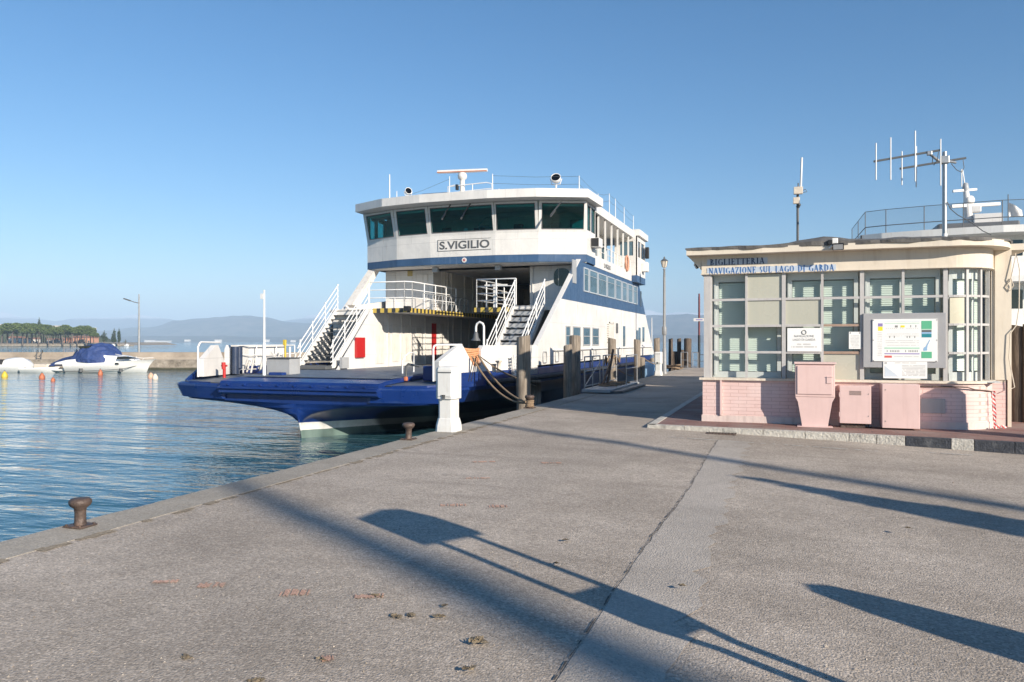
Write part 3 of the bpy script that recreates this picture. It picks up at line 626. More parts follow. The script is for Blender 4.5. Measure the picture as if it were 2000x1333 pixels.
# ---- right outer side wall: sloping ends, white below and slate blue above, windows
def yz(pts, X): return [V((X, y, z)) for y, z in pts]
YF0, YF1 = 22.9, 28.2                                             # front edge at bulwark top, at the bridge deck
def yfront(z): return YF0+(YF1-YF0)*(z-1.5)/(4.75-1.5)
YR1, YR0 = 40.5, 44.6
def yrear(z): return YR0+(YR1-YR0)*(z-1.5)/(4.65-1.5)
for X, sg in ((XR, 1), (XL, -1)):
    mb = MB(); mb.prism(yz([(22.95,.865),(45.6,.865),(yrear(1.5),1.5),(yrear(3.09),3.09),(yfront(3.09),3.09),(yfront(1.5),1.5)] if sg > 0 else
                           [(24.1,.865),(45.6,.865),(yrear(1.5),1.5),(yrear(3.09),3.09),(27.1,3.09),(25.0,1.5)], X), (-sg*.12,0,0))
    sw = mb.build('side_wall', M['shipwhite'], ferry)
    if sg > 0:
        mb = MB(); mb.prism(yz([(yrear(3.094),3.094),(yrear(4.64),4.64),(yfront(4.64),4.64),(yfront(3.094),3.094)], X), (-sg*.12,0,0)); ub = mb.build('upper_side_wall', M['band'], ferry)
        mb = MB(); mb.prism([V((X+.012, yfront(z)-.02, z)) for z in (1.5, 4.72)]+[V((X+.012, yfront(z)+.06, z)) for z in (4.72, 1.5)], (-.16,0,0)); mb.build('wall_edge_trim', M['white'], ferry)
        # saloon windows in the blue band
        px_edges = [1139, 1150, 1167, 1185, 1201, 1214, 1225, 1236, 1245]
        for i in range(8):
            y0 = onX(px_edges[i]+1, HY, X).y+.03; y1 = onX(px_edges[i+1]-1, HY, X).y-.03
            mb = MB(); mb.box(X-.05, X+.012, y0, y1, 3.58, 4.42); wv = mb.build('window', M['window_blue'], ub)
            mb = MB()
            for (a, c, z0, z1) in ((y0-.045,y0,3.535,4.465),(y1,y1+.045,3.535,4.465),(y0,y1,3.535,3.58),(y0,y1,4.42,4.465),(y0,y1,4.19,4.205)): mb.box(X-.02, X+.03, a, c, z0, z1)
            mb.build('window_frame', M['frame_pale'], ub)
        a = onX(1118, HY, X).y; c = onX(1125, HY, X).y; mb = MB(); mb.box(X-.02, X+.02, a, c, 3.75, 4.6); mb.build('side_light_screen', M['grey'], ub)
        a = onX(1252, HY, X).y; mb = MB(); mb.box(X-.02, X+.015, a-.3, a+.1, 3.5, 4.3); mb.build('window', M['black_glass'], ub)
        for i, (xa, xb) in enumerate([(1105,1112.5),(1119,1132.5),(1139,1151.5),(1157,1168.5)]):
            y0, y1 = onX(xa, HY, X).y, onX(xb, HY, X).y; mb = MB(); mb.box(X-.05, X+.010, y0, y1, 1.50, 2.12); mb.build('window', M['window_blue'], sw)
            mb = MB()
            for (p0, p1, z0, z1) in ((y0-.05,y0,1.45,2.17),(y1,y1+.05,1.45,2.17),(y0,y1,1.45,1.50),(y0,y1,2.12,2.17),(y0,y1,1.80,1.83)): mb.box(X-.01, X+.024, p0, p1, z0, z1)
            mb.build('window_frame', M['grey'], sw)
        for i, (xa, xb, za, zb) in enumerate([(1216,1221,1.38,2.35),(1243,1246.5,1.5,2.2),(1247,1251,1.5,2.35),(1254.5,1258.5,1.6,2.4)]):
            y0, y1 = onX(xa, HY, X).y, onX(xb, HY, X).y; mb = MB(); mb.box(X-.05, X+.010, y0, y1, za, zb); mb.build('window', M['window_blue'], sw)
        y0, y1 = onX(1184, HY, X).y, onX(1197, HY, X).y; mb = MB()
        mb.box(X, X+.02, y0, y1, 1.55, 2.45)
        for k in range(9): mb.box(X+.02, X+.07, y0+.02, y0+.45, 1.6+k*.095, 1.64+k*.095)
        mb.box(X+.02, X+.05, y0+.5, y0+.56, 1.5, 2.48); mb.box(X+.02, X+.05, y1-.08, y1-.02, 1.5, 2.48); mb.box(X+.02, X+.05, y0+.5, y1-.02, 2.40, 2.47); mb.build('side_door', M['white_worn'], sw)
        mb = MB(); y0 = onX(1203, HY, X).y; mb.box(X, X+.04, y0, y0+.3, 2.0, 2.45); mb.build('air_vent', M['dark_grey'], sw)
        mb = MB(); mb.tube([(X+.06, 24.6, 1.32), (X+.06, 44.5, 1.32)], .03, 8)
        for y in (25.2, 28, 31, 34, 37, 40, 43): mb.box(X+.0, X+.06, y, y+.03, 1.30, 1.34)
        mb.tube([(X+.03, 36.0, .9), (X+.03, 36.0, 3.0)], .02, 6); mb.build('side_pipe', M['rail_white'], sw)
        for y in (23.6, 25.0, 26.6, 28.3, 30.5):
            mb = MB(); hh = .36
            q = [(y-.17,.93),(y+.17,.93),(y+.2,1.0),(y+.2,1.2),(y+.14,1.28),(y-.14,1.28),(y-.2,1.2),(y-.2,1.0)]
            mb.tube([V((X+.02, yy, z_)) for yy, z_ in q+[q[0]]], .02, 6); mb.build('freeing_port', M['grey'], sw)
    else:
        # left side wall carries on up as a sloping white strut
        mb = MB(); mb.prism(yz([(27.1,3.09),(29.0,4.72),(29.4,4.72),(27.65,3.09)], X), (.34,0,0)); mb.build('wall_strut', M['white_worn'], ferry)
        mb = MB(); mb.prism(yz([(27.65,3.09),(30.8,3.45),(41.5,3.45),(41.8,3.09)], X), (.12,0,0)); mb.build('upper_side_wall', M['white_worn'], ferry)
M['faded_yellow'] = paint('faded_yellow_paint', (.48,.38,.16), .5, .15)
# ---- inner walls of the car deck
IXL, IXR = -14.8, -9.35
mb = MB(); mb.prism(yz([(23.35,DZ),(42,DZ),(42,UZ-.05),(25.75,UZ-.05)], IXL), (-.08,0,0)); lw = mb.build('casing_wall', M['shipwhite'], ferry)
UXL = -14.1
mb = MB(); mb.prism(yz([(29.7,UZ),(41.598,UZ),(41.598,BZ-.035),(29.7,BZ-.035)], UXL), (-.08,0,0)); lu = mb.build('upper_casing_wall', M['tunnel'], ferry)
mb = MB(); mb.prism(yz([(24.6,DZ),(42,DZ),(42,BZ-.035),(29.79,BZ-.035),(29.79,UZ),(27.6,UZ)], IXR), (.08,0,0)); rw = mb.build('casing_wall', M['tunnel'], ferry)
mb = MB(); mb.box(-9.8, XR-.125, 29.7, 29.78, UZ, BZ-.035); fw = mb.build('casing_front', M['shipwhite'], ferry)
mb = MB(); c_ = onY(1097, 542, 29.7); vs = [V((c_.x+.33*math.copysign(abs(math.cos(t))**.7, math.cos(t)), 29.69, c_.z+.36*math.copysign(abs(math.sin(t))**.7, math.sin(t)))) for t in [2*PI*k/20 for k in range(20)]]
mb.prism(vs, (0,.02,0)); mb.build('porthole', M['black_glass'], fw)
mb = MB(); mb.box(-9.7, -9.66, 29.66, 29.699, UZ, BZ-.04); mb.box(-8.6, -8.585, 29.685, 29.699, UZ, BZ-.04); mb.build('panel_joint', M['tunnel'], fw)
mb = MB(); mb.box(-16.42, UXL-.082, 29.7, 29.78, UZ, BZ-.035); lf_ = mb.build('casing_front', M['shipwhite'], ferry)
mb = MB(); mb.box(XL+.34, IXL-.1, 25.72, 25.76, DZ, UZ-.06); mb.build('casing_front', M['shipwhite'], ferry)
# doors, panels, ribs
def wall_panel(nm, px0, px1, z0, z1, X, mt, par, th=.03):
    y0, y1 = onX(px0, HY, X).y, onX(px1, HY, X).y; mb = MB(); mb.bbox(X+.002, X+th, y0, y1, z0, z1, .008); return mb.build(nm, M[mt], par)
for px0, px1, z0, z1 in [(733,749,.75,2.35),(766,778,.8,2.3),(790,803,.8,2.3),(812,822,.8,2.2),(858,866,.8,2.4)]:
    d_ = wall_panel('door', px0, px1, z0, z1, IXL, 'white_worn', lw)
    y1 = onX(px1, HY, IXL).y; mb = MB(); mb.box(IXL+.03, IXL+.07, y1-.16, y1-.04, 1.5, 1.54); mb.build('handle', M['dark_grey'], d_) if False else None
wall_panel('fire_cabinet', 692.5, 709, 1.02, 1.76, IXL, 'red', lw, .10)
wall_panel('red_stripe', 843, 852, .72, 2.42, IXL, 'red', lw, .012)
wall_panel('vent_panel', 663, 676, .66, 1.05, IXL, 'grey', lw, .12)
mb = MB()
for px in (757, 783, 800, 829, 874, 884, 900, 915, 930, 945): y = onX(px, HY, IXL).y; mb.box(IXL, IXL+.05, y, y+.05, DZ, UZ-.2)
mb.build('wall_ribs', M['white_worn'], lw)
mb = MB()
for px in (862, 872, 866, 880, 906, 922, 940, 952): y = onX(px, HY, UXL).y; mb.box(UXL, UXL+.06, y, y+.06, UZ+.02, BZ-.04)
for z in (3.45, 4.05): mb.box(UXL, UXL+.03, 31.2, 41.4, z, z+.05)
mb.build('wall_ribs', M['tunnel'], lu)
a, c = onY(812, 600, 29.7), onY(836, 540, 29.7); mb = MB(); mb.bbox(a.x, c.x, 29.67, 29.699, UZ+.03, 4.5, .008); mb.build('door', M['tunnel'], lf_)
a, c = onY(796, 540, 29.7), onY(806, 529, 29.7); mb = MB(); mb.box(a.x, c.x, 29.69, 29.699, a.z, c.z); mb.build('notice_plate', M['faded_yellow'], lf_)
mb = MB(); a = onY(771, 560, 29.7); mb.box(a.x, a.x+.03, 29.66, 29.699, UZ+.02, BZ-.05); a = onY(848, 560, 29.7); mb.box(a.x-.05, a.x, 29.6, 29.699, UZ+.02, BZ-.05); mb.build('wall_ribs', M['shipwhite'], lf_)
# far end of the car deck: bulkhead with blue doors
mb = MB(); mb.box(IXL+.002, IXR-.002, 41.6, 41.7, DZ, BZ-.035); eb = mb.build('end_bulkhead', M['tunnel'], ferry)
mb = MB(); mb.box(IXL+.5, IXL+2.6, 41.54, 41.6, DZ+.02, 2.75); mb.build('stern_door', M['band'], eb)
mb = MB(); mb.box(IXL+2.8, IXL+4.8, 41.54, 41.6, DZ+.02, 2.75); mb.build('stern_door', M['band'], eb)
mb = MB(); mb.box(-13.1, -12.2, 36.4, 37.0, DZ+.02, 2.3); mb.box(-11.9, -11.2, 37.5, 38.1, DZ+.02, 2.2); mb.build('stair_housing', M['tunnel'], ferry)
# ---- upper walkways with hazard stripes
m, n, l, b = newmat('hazard_stripes'); co = coords(n, l, geo=True); sp = n.new('ShaderNodeSeparateXYZ'); l.new(co, sp.inputs[0])
s_ = math_n(n, l, 'ADD', sp.outputs[0], sp.outputs[1]); s_ = math_n(n, l, 'FRACT', math_n(n, l, 'MULTIPLY', s_, 3.1))
st_ = math_n(n, l, 'GREATER_THAN', s_, .5)
l.new(mix(n, l, st_, (.52,.38,.08), (.04,.04,.04)), b.inputs['Base Color']); b.inputs['Roughness'].default_value = .5; M['hazard'] = m
def walkway(x0, x1, y0, y1, sides):
    mb = MB(); mb.box(x0, x1, y0, y1, UZ-.14, UZ-.02); w = mb.build('upper_walkway', M['tunnel'], ferry)
    mb = MB()
    for (a, c, d_, e) in sides: mb.box(a, c, d_, e, UZ-.17, UZ+.0)
    mb.build('hazard_edge', M['hazard'], w); return w
WXL, WXR = -13.25, -10.9
wl_ = walkway(IXL, WXL, 25.8, 41.5, [(IXL, WXL+.02, 25.77, 25.798), (WXL+.002, WXL+.03, 25.80, 41.5)])
wr_ = walkway(WXR, IXR, 26.5, 41.5, [(WXR-.02, IXR, 26.47, 26.498), (WXR-.03, WXR-.002, 26.50, 41.5)])
mb = MB(); mb.box(XL+.13, IXL-.002, 25.8, 41.5, UZ-.14, UZ-.02); mb.build('stair_landing', M['tunnel'], ferry)
mb = MB(); mb.box(IXR+.085, XR-.125, 26.05, 29.69, UZ-.14, UZ-.02); mb.build('stair_landing', M['tunnel'], ferry)
mb = MB(); rail_mb(mb, [(IXL-.2,25.85,UZ), (WXL-.25,25.85,UZ), (WXL-.05,26.1,UZ), (WXL-.05,30.2,UZ)], 1.0, (1,.7,.4), 1.05, .024); mb.build('walkway_railing', M['rail_white'], wl_)
mb = MB(); rail_mb(mb, [(WXL-.04,27.0,UZ), (WXL-.04,31.5,UZ)], .62, (1,.5), .9, .018)
for k in range(8): mb.tube([(WXL-.04,27.0+k*.55,UZ+.05), (WXL-.04,27.4+k*.55,UZ+.6)], .012, 5)
mb.build('folded_gangway', M['grey'], wl_)
mb = MB(); rail_mb(mb, [(IXR+.05,26.55,UZ), (WXR+.05,26.55,UZ), (WXR+.05,30.5,UZ)], 1.05, (1,.75,.5,.25), 1.0, .026); mb.build('walkway_railing', M['rail_white'], wr_)
mb = MB(); mb.box(WXR+.65, WXR+.80, 26.7, 26.74, UZ, UZ+.85); mb.box(WXR+.3, WXR+1.2, 26.72, 26.75, UZ+.8, UZ+.87); mb.build('life_raft_frame', M['white'], wr_)
mb = MB(); a = onY(797, 603, 25.7); mb.bbox(a.x-.12,a.x+.12,25.55,25.74,UZ-.12,UZ+.06,.02); mb.build('floodlight', M['black'], wl_)
# ---- stairs
def stair(x0, x1, ya, yb, za, zb, nm_t=13, st_w=.24, tm='dark_grey', riser=False):
    so = None
    root = MB(); d = V((0, yb-ya, zb-za))
    for x, wd in ((x0, .05), (x1-.05, .05)):
        root.prism([V((x,ya-.12,za)), V((x,ya+.16,za)), V((x,yb+.16,zb-.02)), V((x,yb-.12,zb+.02))], (wd,0,0))
    so = root.build('stairs', M['white'], ferry)
    for k in range(nm_t):
        t = (k+.6)/nm_t; y = ya+(yb-ya)*t; z = za+(zb-za)*t; mb = MB(); mb.box(x0+.05, x1-.05, y-.06, y+.20, z-.03, z); (mb.box(x0+.05, x1-.05, y+.185, y+.20, z, z+.12) if riser else None); mb.build('tread', M[tm], so)
    for x in (x0+.02, x1-.02):
        mb = MB(); hs = V((0,-.02,0))
        for f, r in ((.95,.024),(.72,.017),(.5,.017),(.28,.017)):
            mb.tube([V((x, ya-.1+.0*f, za+f*.72)), V((x, ya+.1, za+f)), V((x, yb+.05, zb+f))], r, 6)
        for t in (.02, .33, .66, 1.0): y = ya+(yb-ya)*t; z = za+(zb-za)*t; mb.tube([(x,y,z-.02), (x,y,z+.97)], .022, 6)
        mb.build('railing', M['rail_white'], so)
    return so
# left stairs measured from the photograph
stair(-16.42, -15.02, 23.35, 25.85, DZ+.05, UZ)
stair(-9.22, -8.05, 23.35, 26.1, DZ+.05, UZ, 10, tm='grey', riser=True)
mb = MB(); mb.bbox(-16.5,-15.0,22.9,23.3,.63,.75,.02); mb.build('stair_step', M['dark_grey'], ferry)
# inner left railing along the left bulwark
mb = MB(); rail_mb(mb, [(XC-whalf(20)+.25,19.9,DZ), (XL+.3,23.3,DZ)], .86, (1,.65,.3), 1.1, .02); mb.build('deck_railing', M['rail_white'], ferry)

# ---- wheelhouse deck (bridge): lower band, body, raked windows
hw = [(-16.9,28.97,1.0), (-15.13,28.3,1), (-13.48,28.05,1), (-10.68,28.05,1), (-9.0,28.32,1), (-7.27,29.0,1)]
hp = [V((x, y, 0)) for x, y, _ in hw]
def off(i, dn):                                                   # outline pushed outward (towards the bow)
    c = V((XC, 31, 0)); p = hp[i]; d = V((p.x-c.x, (p.y-c.y)*1.6, 0)); d = V((d.x*.25, -1.0, 0)) if True else d
    return p+d.normalized()*dn
YB0 = 30.5
Zb0, Zb1, Zc, Zw = BZ, 4.99, 5.84, 7.02
mb = MB(); outl = [V((XL-.05, YB0, 0))]+hp+[V((XR+.03, YB0, 0))]
mb.prism([V((p.x, p.y, Zb0)) for p in outl], (0,0,Zb1-Zb0-.003)); mb.build('bridge_band', M['band'], ferry)
mb = MB(); rows = [[V((p.x,p.y,Zb1)) for p in outl], [V((p.x,p.y,Zc)) for p in outl]]
mb.loft(rows, False)
mb.add([V((p.x,p.y,Zb1+.001)) for p in outl], [tuple(range(len(outl)))])
mb.quad(V((outl[0].x,YB0,Zb1)), V((outl[0].x,YB0,Zw)), V((outl[-1].x,YB0,Zw)), V((outl[-1].x,YB0,Zb1)))
wh = mb.build('wheelhouse', M['shipwhite'], ferry)
LEAN = .24
M['visor'] = paint('pale_green_visor', (.55,.68,.62), .5, .05)
wins = {0: [(.10,.92)], 1: [(.08,.92)], 2: [(.03,.97)], 3: [(.04,.93)], 4: [(.07,.94)]}
frames = MB()
def facet(A, B, holes, zc, zw, lean_n, parname='window'):
    u = (B-A); L = u.length; un = u.normalized(); nrm = V((un.y, -un.x, 0))
    vdir = (V((0,0,zw-zc))+nrm*lean_n); H = vdir.length
    o = V((A.x, A.y, zc)); hs = [(h0*L, h1*L, .13, H-.10) for h0, h1 in holes]
    frames.panel(o, un, vdir, L, H, hs, .07)
    vd = vdir.normalized(); nn = un.cross(vd)
    for (a, c, e, f) in hs:
        q = [o+un*a+vd*e, o+un*c+vd*e, o+un*c+vd*f, o+un*a+vd*f]
        mb = MB(); mb.prism([p-nn*.045 for p in q], nn*.012); mb.build('window', M['teal_glass'], wh)
        mb = MB(); mb.tube([p-nn*.005 for p in q]+[q[0]-nn*.005], .02, 6); vs2 = [o+un*(a+.04)+vd*(f-.115)-nn*.08, o+un*(c-.04)+vd*(f-.115)-nn*.08, o+un*(c-.04)+vd*(f-.04)-nn*.08, o+un*(a+.04)+vd*(f-.04)-nn*.08]; mv = MB(); mv.prism(vs2, -nn*.02); mv.build('sun_visor', M['visor'], wh); mb.build('window_gasket', M['dark_grey'], wh)
for i in range(5): facet(hp[i], hp[i+1], wins[i], Zc, Zw, LEAN)
facet(V((XR+.03,29.0,0)), V((XR+.03,YB0,0)), [(.10,.42),(.52,.92)], Zc, Zw, .0)
facet(V((XL-.05,YB0,0)), V((XL-.05,28.97,0)), [(.08,.48),(.58,.90)], Zc, Zw, .0)
frames.build('window_wall', M['shipwhite'], wh)
# inside the wheelhouse
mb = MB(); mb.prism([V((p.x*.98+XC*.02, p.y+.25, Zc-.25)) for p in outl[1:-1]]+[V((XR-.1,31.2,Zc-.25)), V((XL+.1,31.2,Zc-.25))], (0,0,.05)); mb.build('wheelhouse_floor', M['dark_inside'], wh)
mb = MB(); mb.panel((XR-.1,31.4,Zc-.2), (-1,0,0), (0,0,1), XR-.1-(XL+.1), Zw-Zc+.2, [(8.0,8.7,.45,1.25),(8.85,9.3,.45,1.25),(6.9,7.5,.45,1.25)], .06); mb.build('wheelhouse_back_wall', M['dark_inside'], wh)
mb = MB(); mb.bbox(-13.2,-11.0,28.75,29.3,Zc-.2,Zc+.16,.04); mb.bbox(-12.0,-11.6,29.0,29.3,Zc+.16,Zc+.42,.03); mb.build('console', M['dark_grey'], wh)
mb = MB(); mb.box(-8.3,-7.5,30.4,30.45,Zc-.2,Zc+.75); mb.box(-16.3,-15.9,30.6,30.65,Zc-.2,Zw-.1); mb.box(-14.4,-14.2,30.6,30.7,Zc-.2,Zw-.1); mb.build('inner_panel', M['teal'], wh)
mb = MB(); mb.lathe([(.0,.18),(.09,.14),(.11,.0),(.14,-.02)], (-12.15,28.6,Zc+.18), 14); mb.build('compass', M['rail_white'], wh)
mb = MB(); mb.tube([(-11.6,28.6,Zc+.42),(-11.3,28.6,Zc+.72),(-11.1,28.62,Zc+.76)], .02, 6); mb.tube([(-11.6,28.6,Zc+.42),(-11.5,28.6,Zc+.1)], .02, 6); mb.tube([(-11.6,28.6,Zc+.42),(-11.0,28.6,Zc+.3)], .02, 6); mb.build('lamp_arm', M['grey'], wh)
mb = MB()
for px in (985, 1010, 1030): a = onY(px, 440, 28.9); mb.bbox(a.x-.16,a.x+.16,29.0,29.2,Zc-.2,Zc+.25,.03)
mb.build('chart_table', M['grey'], wh)
for px, yy_ in ((872,29.9),(945,29.8),(1012,29.9),(1085,30.0)):
    a = onY(px, 440, yy_); mb = MB(); mb.bbox(a.x-.22,a.x+.22,yy_,yy_+.10,Zc-.05,Zc+.62,.05); mb.bbox(a.x-.24,a.x+.24,yy_-.42,yy_,Zc-.12,Zc-.02,.03); mb.build('helm_chair', M['grey'] if px in (945,1085) else M['dark_grey'], wh)
for px, w_ in ((812,.25),(1037,.5),(1122,.35)):
    a = onY(px, 440, 31.2); mb = MB(); mb.box(a.x-w_/2,a.x+w_/2,31.2,31.25,Zc-.1,Zc+.9); mb.build('curtain', M['teal'] if px != 1037 else M['tunnel'], wh)
# wipers
mb = MB()
for (xa, ya, xb, yb) in [(880,400,863,427),(919,398,900,426),(1096,395,1075,421)]:
    A, B = onY(xa, ya, 27.74), onY(xb, yb, 27.82); mb.bar(A, B, .04); mb.bar(B+(B-A).normalized()*-.25+V((.03,0,0)), B+V((0,0,-.05)), .05)
mb.build('wiper', M['dark_grey'], wh)
# name on the bow of the bridge
mb = MB(); a = onY(857, 490, 28.05); c = onY(957, 490, 28.05); z0 = onY(907, 487.5, 28.05).z
text_mb(mb, 'S.VIGILIO', V((a.x+.04, 28.045, z0+.03)), V((1,0,0)), V((0,0,1)), .32, (c.x-a.x-.06), .006, .022); mb.build('ship_name', M['dark_grey'], wh)
mb = MB(); mb.box(a.x-.04, c.x+.05, 28.030, 28.046, z0-.04, z0-.025); mb.box(a.x-.04, a.x-.026, 28.030, 28.046, z0-.025, z0+.42); mb.box(a.x-.026, c.x+.05, 28.036, 28.046, z0+.40, z0+.41); mb.build('name_border', M['dark_grey'], wh)
mb = MB(); c_ = onY(907, 508.5, 28.05); mb.lathe([(.10,0),(.10,.02)], V((c_.x,28.045,c_.z)), 20, False, (0,-1,0)); em = mb.build('emblem', M['white'], wh)
mb = MB(); mb.lathe([(.065,.021),(.065,.024)], V((c_.x,28.045,c_.z)), 16, False, (0,-1,0)); mb.build('emblem_ring', M['grey'], em) if False else None
mb = MB()
for k in range(3): t = PI*k/3+.4; d_ = V((math.cos(t)*.06, 0, math.sin(t)*.06)); mb.bar(V((c_.x,28.02,c_.z))-d_, V((c_.x,28.02,c_.z))+d_, .018, .008, (0,1,0))
mb.build('emblem_star', M['red'], wh)
# roof of the bridge with its visor
Zr0, Zr1 = 7.04, 7.36
roof = [(-17.05,30.4),(-17.0,28.15),(-15.3,27.35),(-13.5,27.08),(-10.65,27.08),(-8.8,27.4),(-7.0,28.2),(-6.93,30.4)]
mb = MB(); mb.prism([V((x,y,Zr0)) for x, y in roof], (0,0,Zr1-Zr0)); rf = mb.build('bridge_roof', M['shipwhite'], ferry)
mb = MB(); mb.box(XL+.1, XR+.06, 30.404, 38.6, 6.86, 7.22); mb.build('gallery_roof', M['shipwhite'], ferry)
mb = MB(); mb.prism([V((x,y,Zr0-.08)) for x, y in [(-17.05,38.604),(-6.93,38.604),(-6.93,41.2),(-8.8,42.2),(-15.3,42.2),(-17.05,41.2)]], (0,0,Zr1-Zr0)); mb.build('stern_bridge_roof', M['shipwhite'], ferry)
# ceiling over the car deck and bridge deck floor
mb = MB(); mb.box(XL+.125, XR-.125, 29.1, 41.6, BZ+.0, BZ+.1); mb.prism([V((p.x,p.y+.06,BZ-.03)) for p in hp]+[V((XR-.13,29.4,BZ-.03)),V((XL+.13,29.4,BZ-.03))], (0,0,.028)); mb.build('bridge_deck', M['tunnel'], ferry)
# gallery along the right of the bridge: bulwark, stanchions, rail, cabin wall behind
gw = MB(); gw.box(XR-.09, XR-.01, 30.504, 38.5, 4.66, 5.12); gal = gw.build('gallery_bulwark', M['shipwhite'], ferry)
gw = MB(); gw.box(XL+.01, XL+.09, 30.504, 38.5, 4.66, 5.5); gw.build('gallery_bulwark', M['white'], ferry)
mb = MB(); mb.box(XR-1.35, XR-1.28, 31.45, 38.5, 4.80, 6.85); cw = mb.build('cabin_wall', M['white_worn'], ferry)
for k in range(5): y = 32+k*1.3; mb = MB(); mb.box(XR-1.30, XR-1.265, y, y+.7, 5.7, 6.5); mb.build('window', M['window_blue'], cw)
mb = MB(); mb.box(XL+1.28, XL+1.35, 31.45, 38.5, 4.80, 6.85); mb.build('cabin_wall', M['white_worn'], ferry)
for k in range(6):
    y = 31.3+k*1.3; mb = MB(); mb.box(XR-.085, XR-.02, y, y+.10, 5.121, 6.86); mb.build('stanchion', M['white'], gal)
mb = MB(); rail_mb(mb, [(XR-.05,30.6,5.12), (XR-.05,38.4,5.12)], .55, (1,.5), .65, .018); mb.build('gallery_railing', M['rail_white'], gal)
mb = MB(); y0 = onX(1180, HY, XR).y; y1 = onX(1193, HY, XR).y; text_mb(mb, 'S.VIGILIO', V((XR-.005, y0, 4.76)), V((0,1,0)), V((0,0,1)), .20, y1-y0, .004, .015); mb.build('ship_name', M['dark_grey'], gal)
# stern bridge wing
mb = MB(); mb.prism([V((x,y,4.62)) for x, y in [(XR-.9,38.604),(-7.05,38.604),(-7.05,41.0),(-8.6,41.9),(-15.5,41.9),(XL-.05,41.0),(XL-.05,38.604)]], (0,0,.34)); mb.build('stern_bridge_band', M['band'], ferry)
mb = MB(); mb.panel((-8.2,38.6,4.96), (1,0,0), (0,0,1), 1.15, 2.0, [(.28,.95,1.0,1.72)], .06)
mb.panel((-7.05,38.6,4.96), (0,1,0), (0,0,1), 2.4, 2.0, [(.3,1.0,.95,1.75),(1.2,2.1,.95,1.75)], .06)
mb.quad((-7.05,41.0,4.96),(-8.6,41.9,4.96),(-8.6,41.9,6.96),(-7.05,41.0,6.96)); sb_ = mb.build('stern_wheelhouse', M['shipwhite'], ferry)
mb = MB(); mb.box(-7.92,-7.25,38.63,38.64,5.96,6.68); mb.build('window', M['window_blue'], sb_)
for a, c in ((38.9,39.6),(39.8,40.7)): mb = MB(); mb.box(-7.09,-7.08,a,c,5.91,6.71); mb.build('window', M['black_glass'], sb_)
mb = MB(); mb.bbox(-7.04,-6.75,39.9,40.4,5.25,5.75,.03); mb.build('equipment_box', M['white'], sb_)
mb = MB(); mb.bbox(-7.0,-6.8,40.6,40.8,6.0,6.6,.03); mb.build('equipment_box', M['black'], sb_)
# loudspeaker box on the right wing, mast light screens
mb = MB(); a = onX(1163, 470, XR+.35); mb.bbox(XR+.04, XR+.38, 29.7, 30.3, 5.35, 5.72, .02); sbx = mb.build('side_light_box', M['white'], ferry)
mb = MB(); mb.box(XR+.06, XR+.36, 29.68, 29.699, 5.38, 5.70); mb.build('side_light_face', M['black'], sbx)
M['faded_orange'] = paint('faded_orange_plastic', (.56,.27,.17), .55, .2)
# lifebuoy
c_ = onX(1223, 515, XR-.02); mb = MB()
pts = [V((XR+.02, c_.y+.3*math.cos(t), c_.z+.36*math.sin(t))) for t in [2*PI*k/20 for k in range(21)]]
mb.tube(pts, .05, 8); mb.build('lifebuoy', M['faded_orange'], ferry)
# ---- roof gear
def post(x, y, z0, z1, r=.018, nm='antenna', mt='rail_white'): mb = MB(); mb.tube([(x,y,z0),(x,y,z1)], [r, r*.7], 6); return mb.build(nm, M[mt], ferry)
p = onY(903, 330, 28.2); X0 = p.x
mb = MB(); mb.lathe([(.11,Zr1),(.10,Zr1+.62),(.10,Zr1+.7),(.17,Zr1+.74),(.19,Zr1+.86),(.15,Zr1+.96),(.06,Zr1+1.0)], (X0,28.2,0), 16); rp = mb.build('radar_pedestal', M['white'], ferry)
zr = Zr1+1.02; mb = MB(); dv = V((.985,.17,0))
for sg in (1,):
    A, B = V((X0,28.2,zr+.03))-dv*1.02, V((X0,28.2,zr+.03))+dv*1.02
    mb.bar(A, B, .13, .11); mb.bar(V((X0,28.2,zr))-dv*.6, V((X0,28.2,zr))+dv*.6, .09, .07)
rs = mb.build('radar_scanner', M['white'], ferry)
mb = MB(); mb.bar(A+V((0,-.068,-.03)), B+V((0,-.068,-.03)), .01, .035); mb.build('scanner_stripe', M['orange'], rs)
mb = MB(); mb.bbox(X0-.22,X0-.12,28.0,28.15,Zr1+.28,Zr1+.5,.02); mb.build('fog_horn', M['black'], ferry)
def searchlight(x, y, zc, r, aim, z0):
    mb = MB(); mb.tube([(x,y,z0),(x,y,zc-r*1.1)], r*.2, 8)
    q = V((aim.y, -aim.x, 0)).normalized()
    mb.tube([V((x,y,zc-r*1.15))-q*0, V((x,y,zc-r*1.1))+q*r*.8, V((x,y,zc))+q*r*1.15], r*.1, 6); mb.tube([V((x,y,zc-r*1.15)), V((x,y,zc-r*1.1))-q*r*.8, V((x,y,zc))-q*r*1.15], r*.1, 6)
    so = mb.build('searchlight', M['white'], ferry)
    mb = MB(); mb.lathe([(0,-r*.95),(r*.55,-r*.8),(r*.9,-r*.3),(r*1.0,.25*r),(r*1.0,r*.55),(r*.90,r*.55),(r*.86,r*.40),(0,r*.38)], (x,y,zc), 18, True, aim); mb.build('lamp_housing', M['white'], so)
    mb = MB(); mb.lathe([(0,r*.47),(r*.88,r*.47)], (x,y,zc), 18, True, aim); mb.build('lamp_glass', M['black_glass'], so)
p = onY(1086, 350, 29.2); searchlight(p.x, 29.2, p.z, .2, V((.1,-.8,.45)), Zr1)
p = onY(797, 376, 28.4); searchlight(p.x, 28.4, p.z+.03, .15, V((.7,-.7,.3)), Zr1-.05)
mb = MB(); a = onY(818, 377, 28.6); c = onY(867, 375, 28.6); n_ = 8
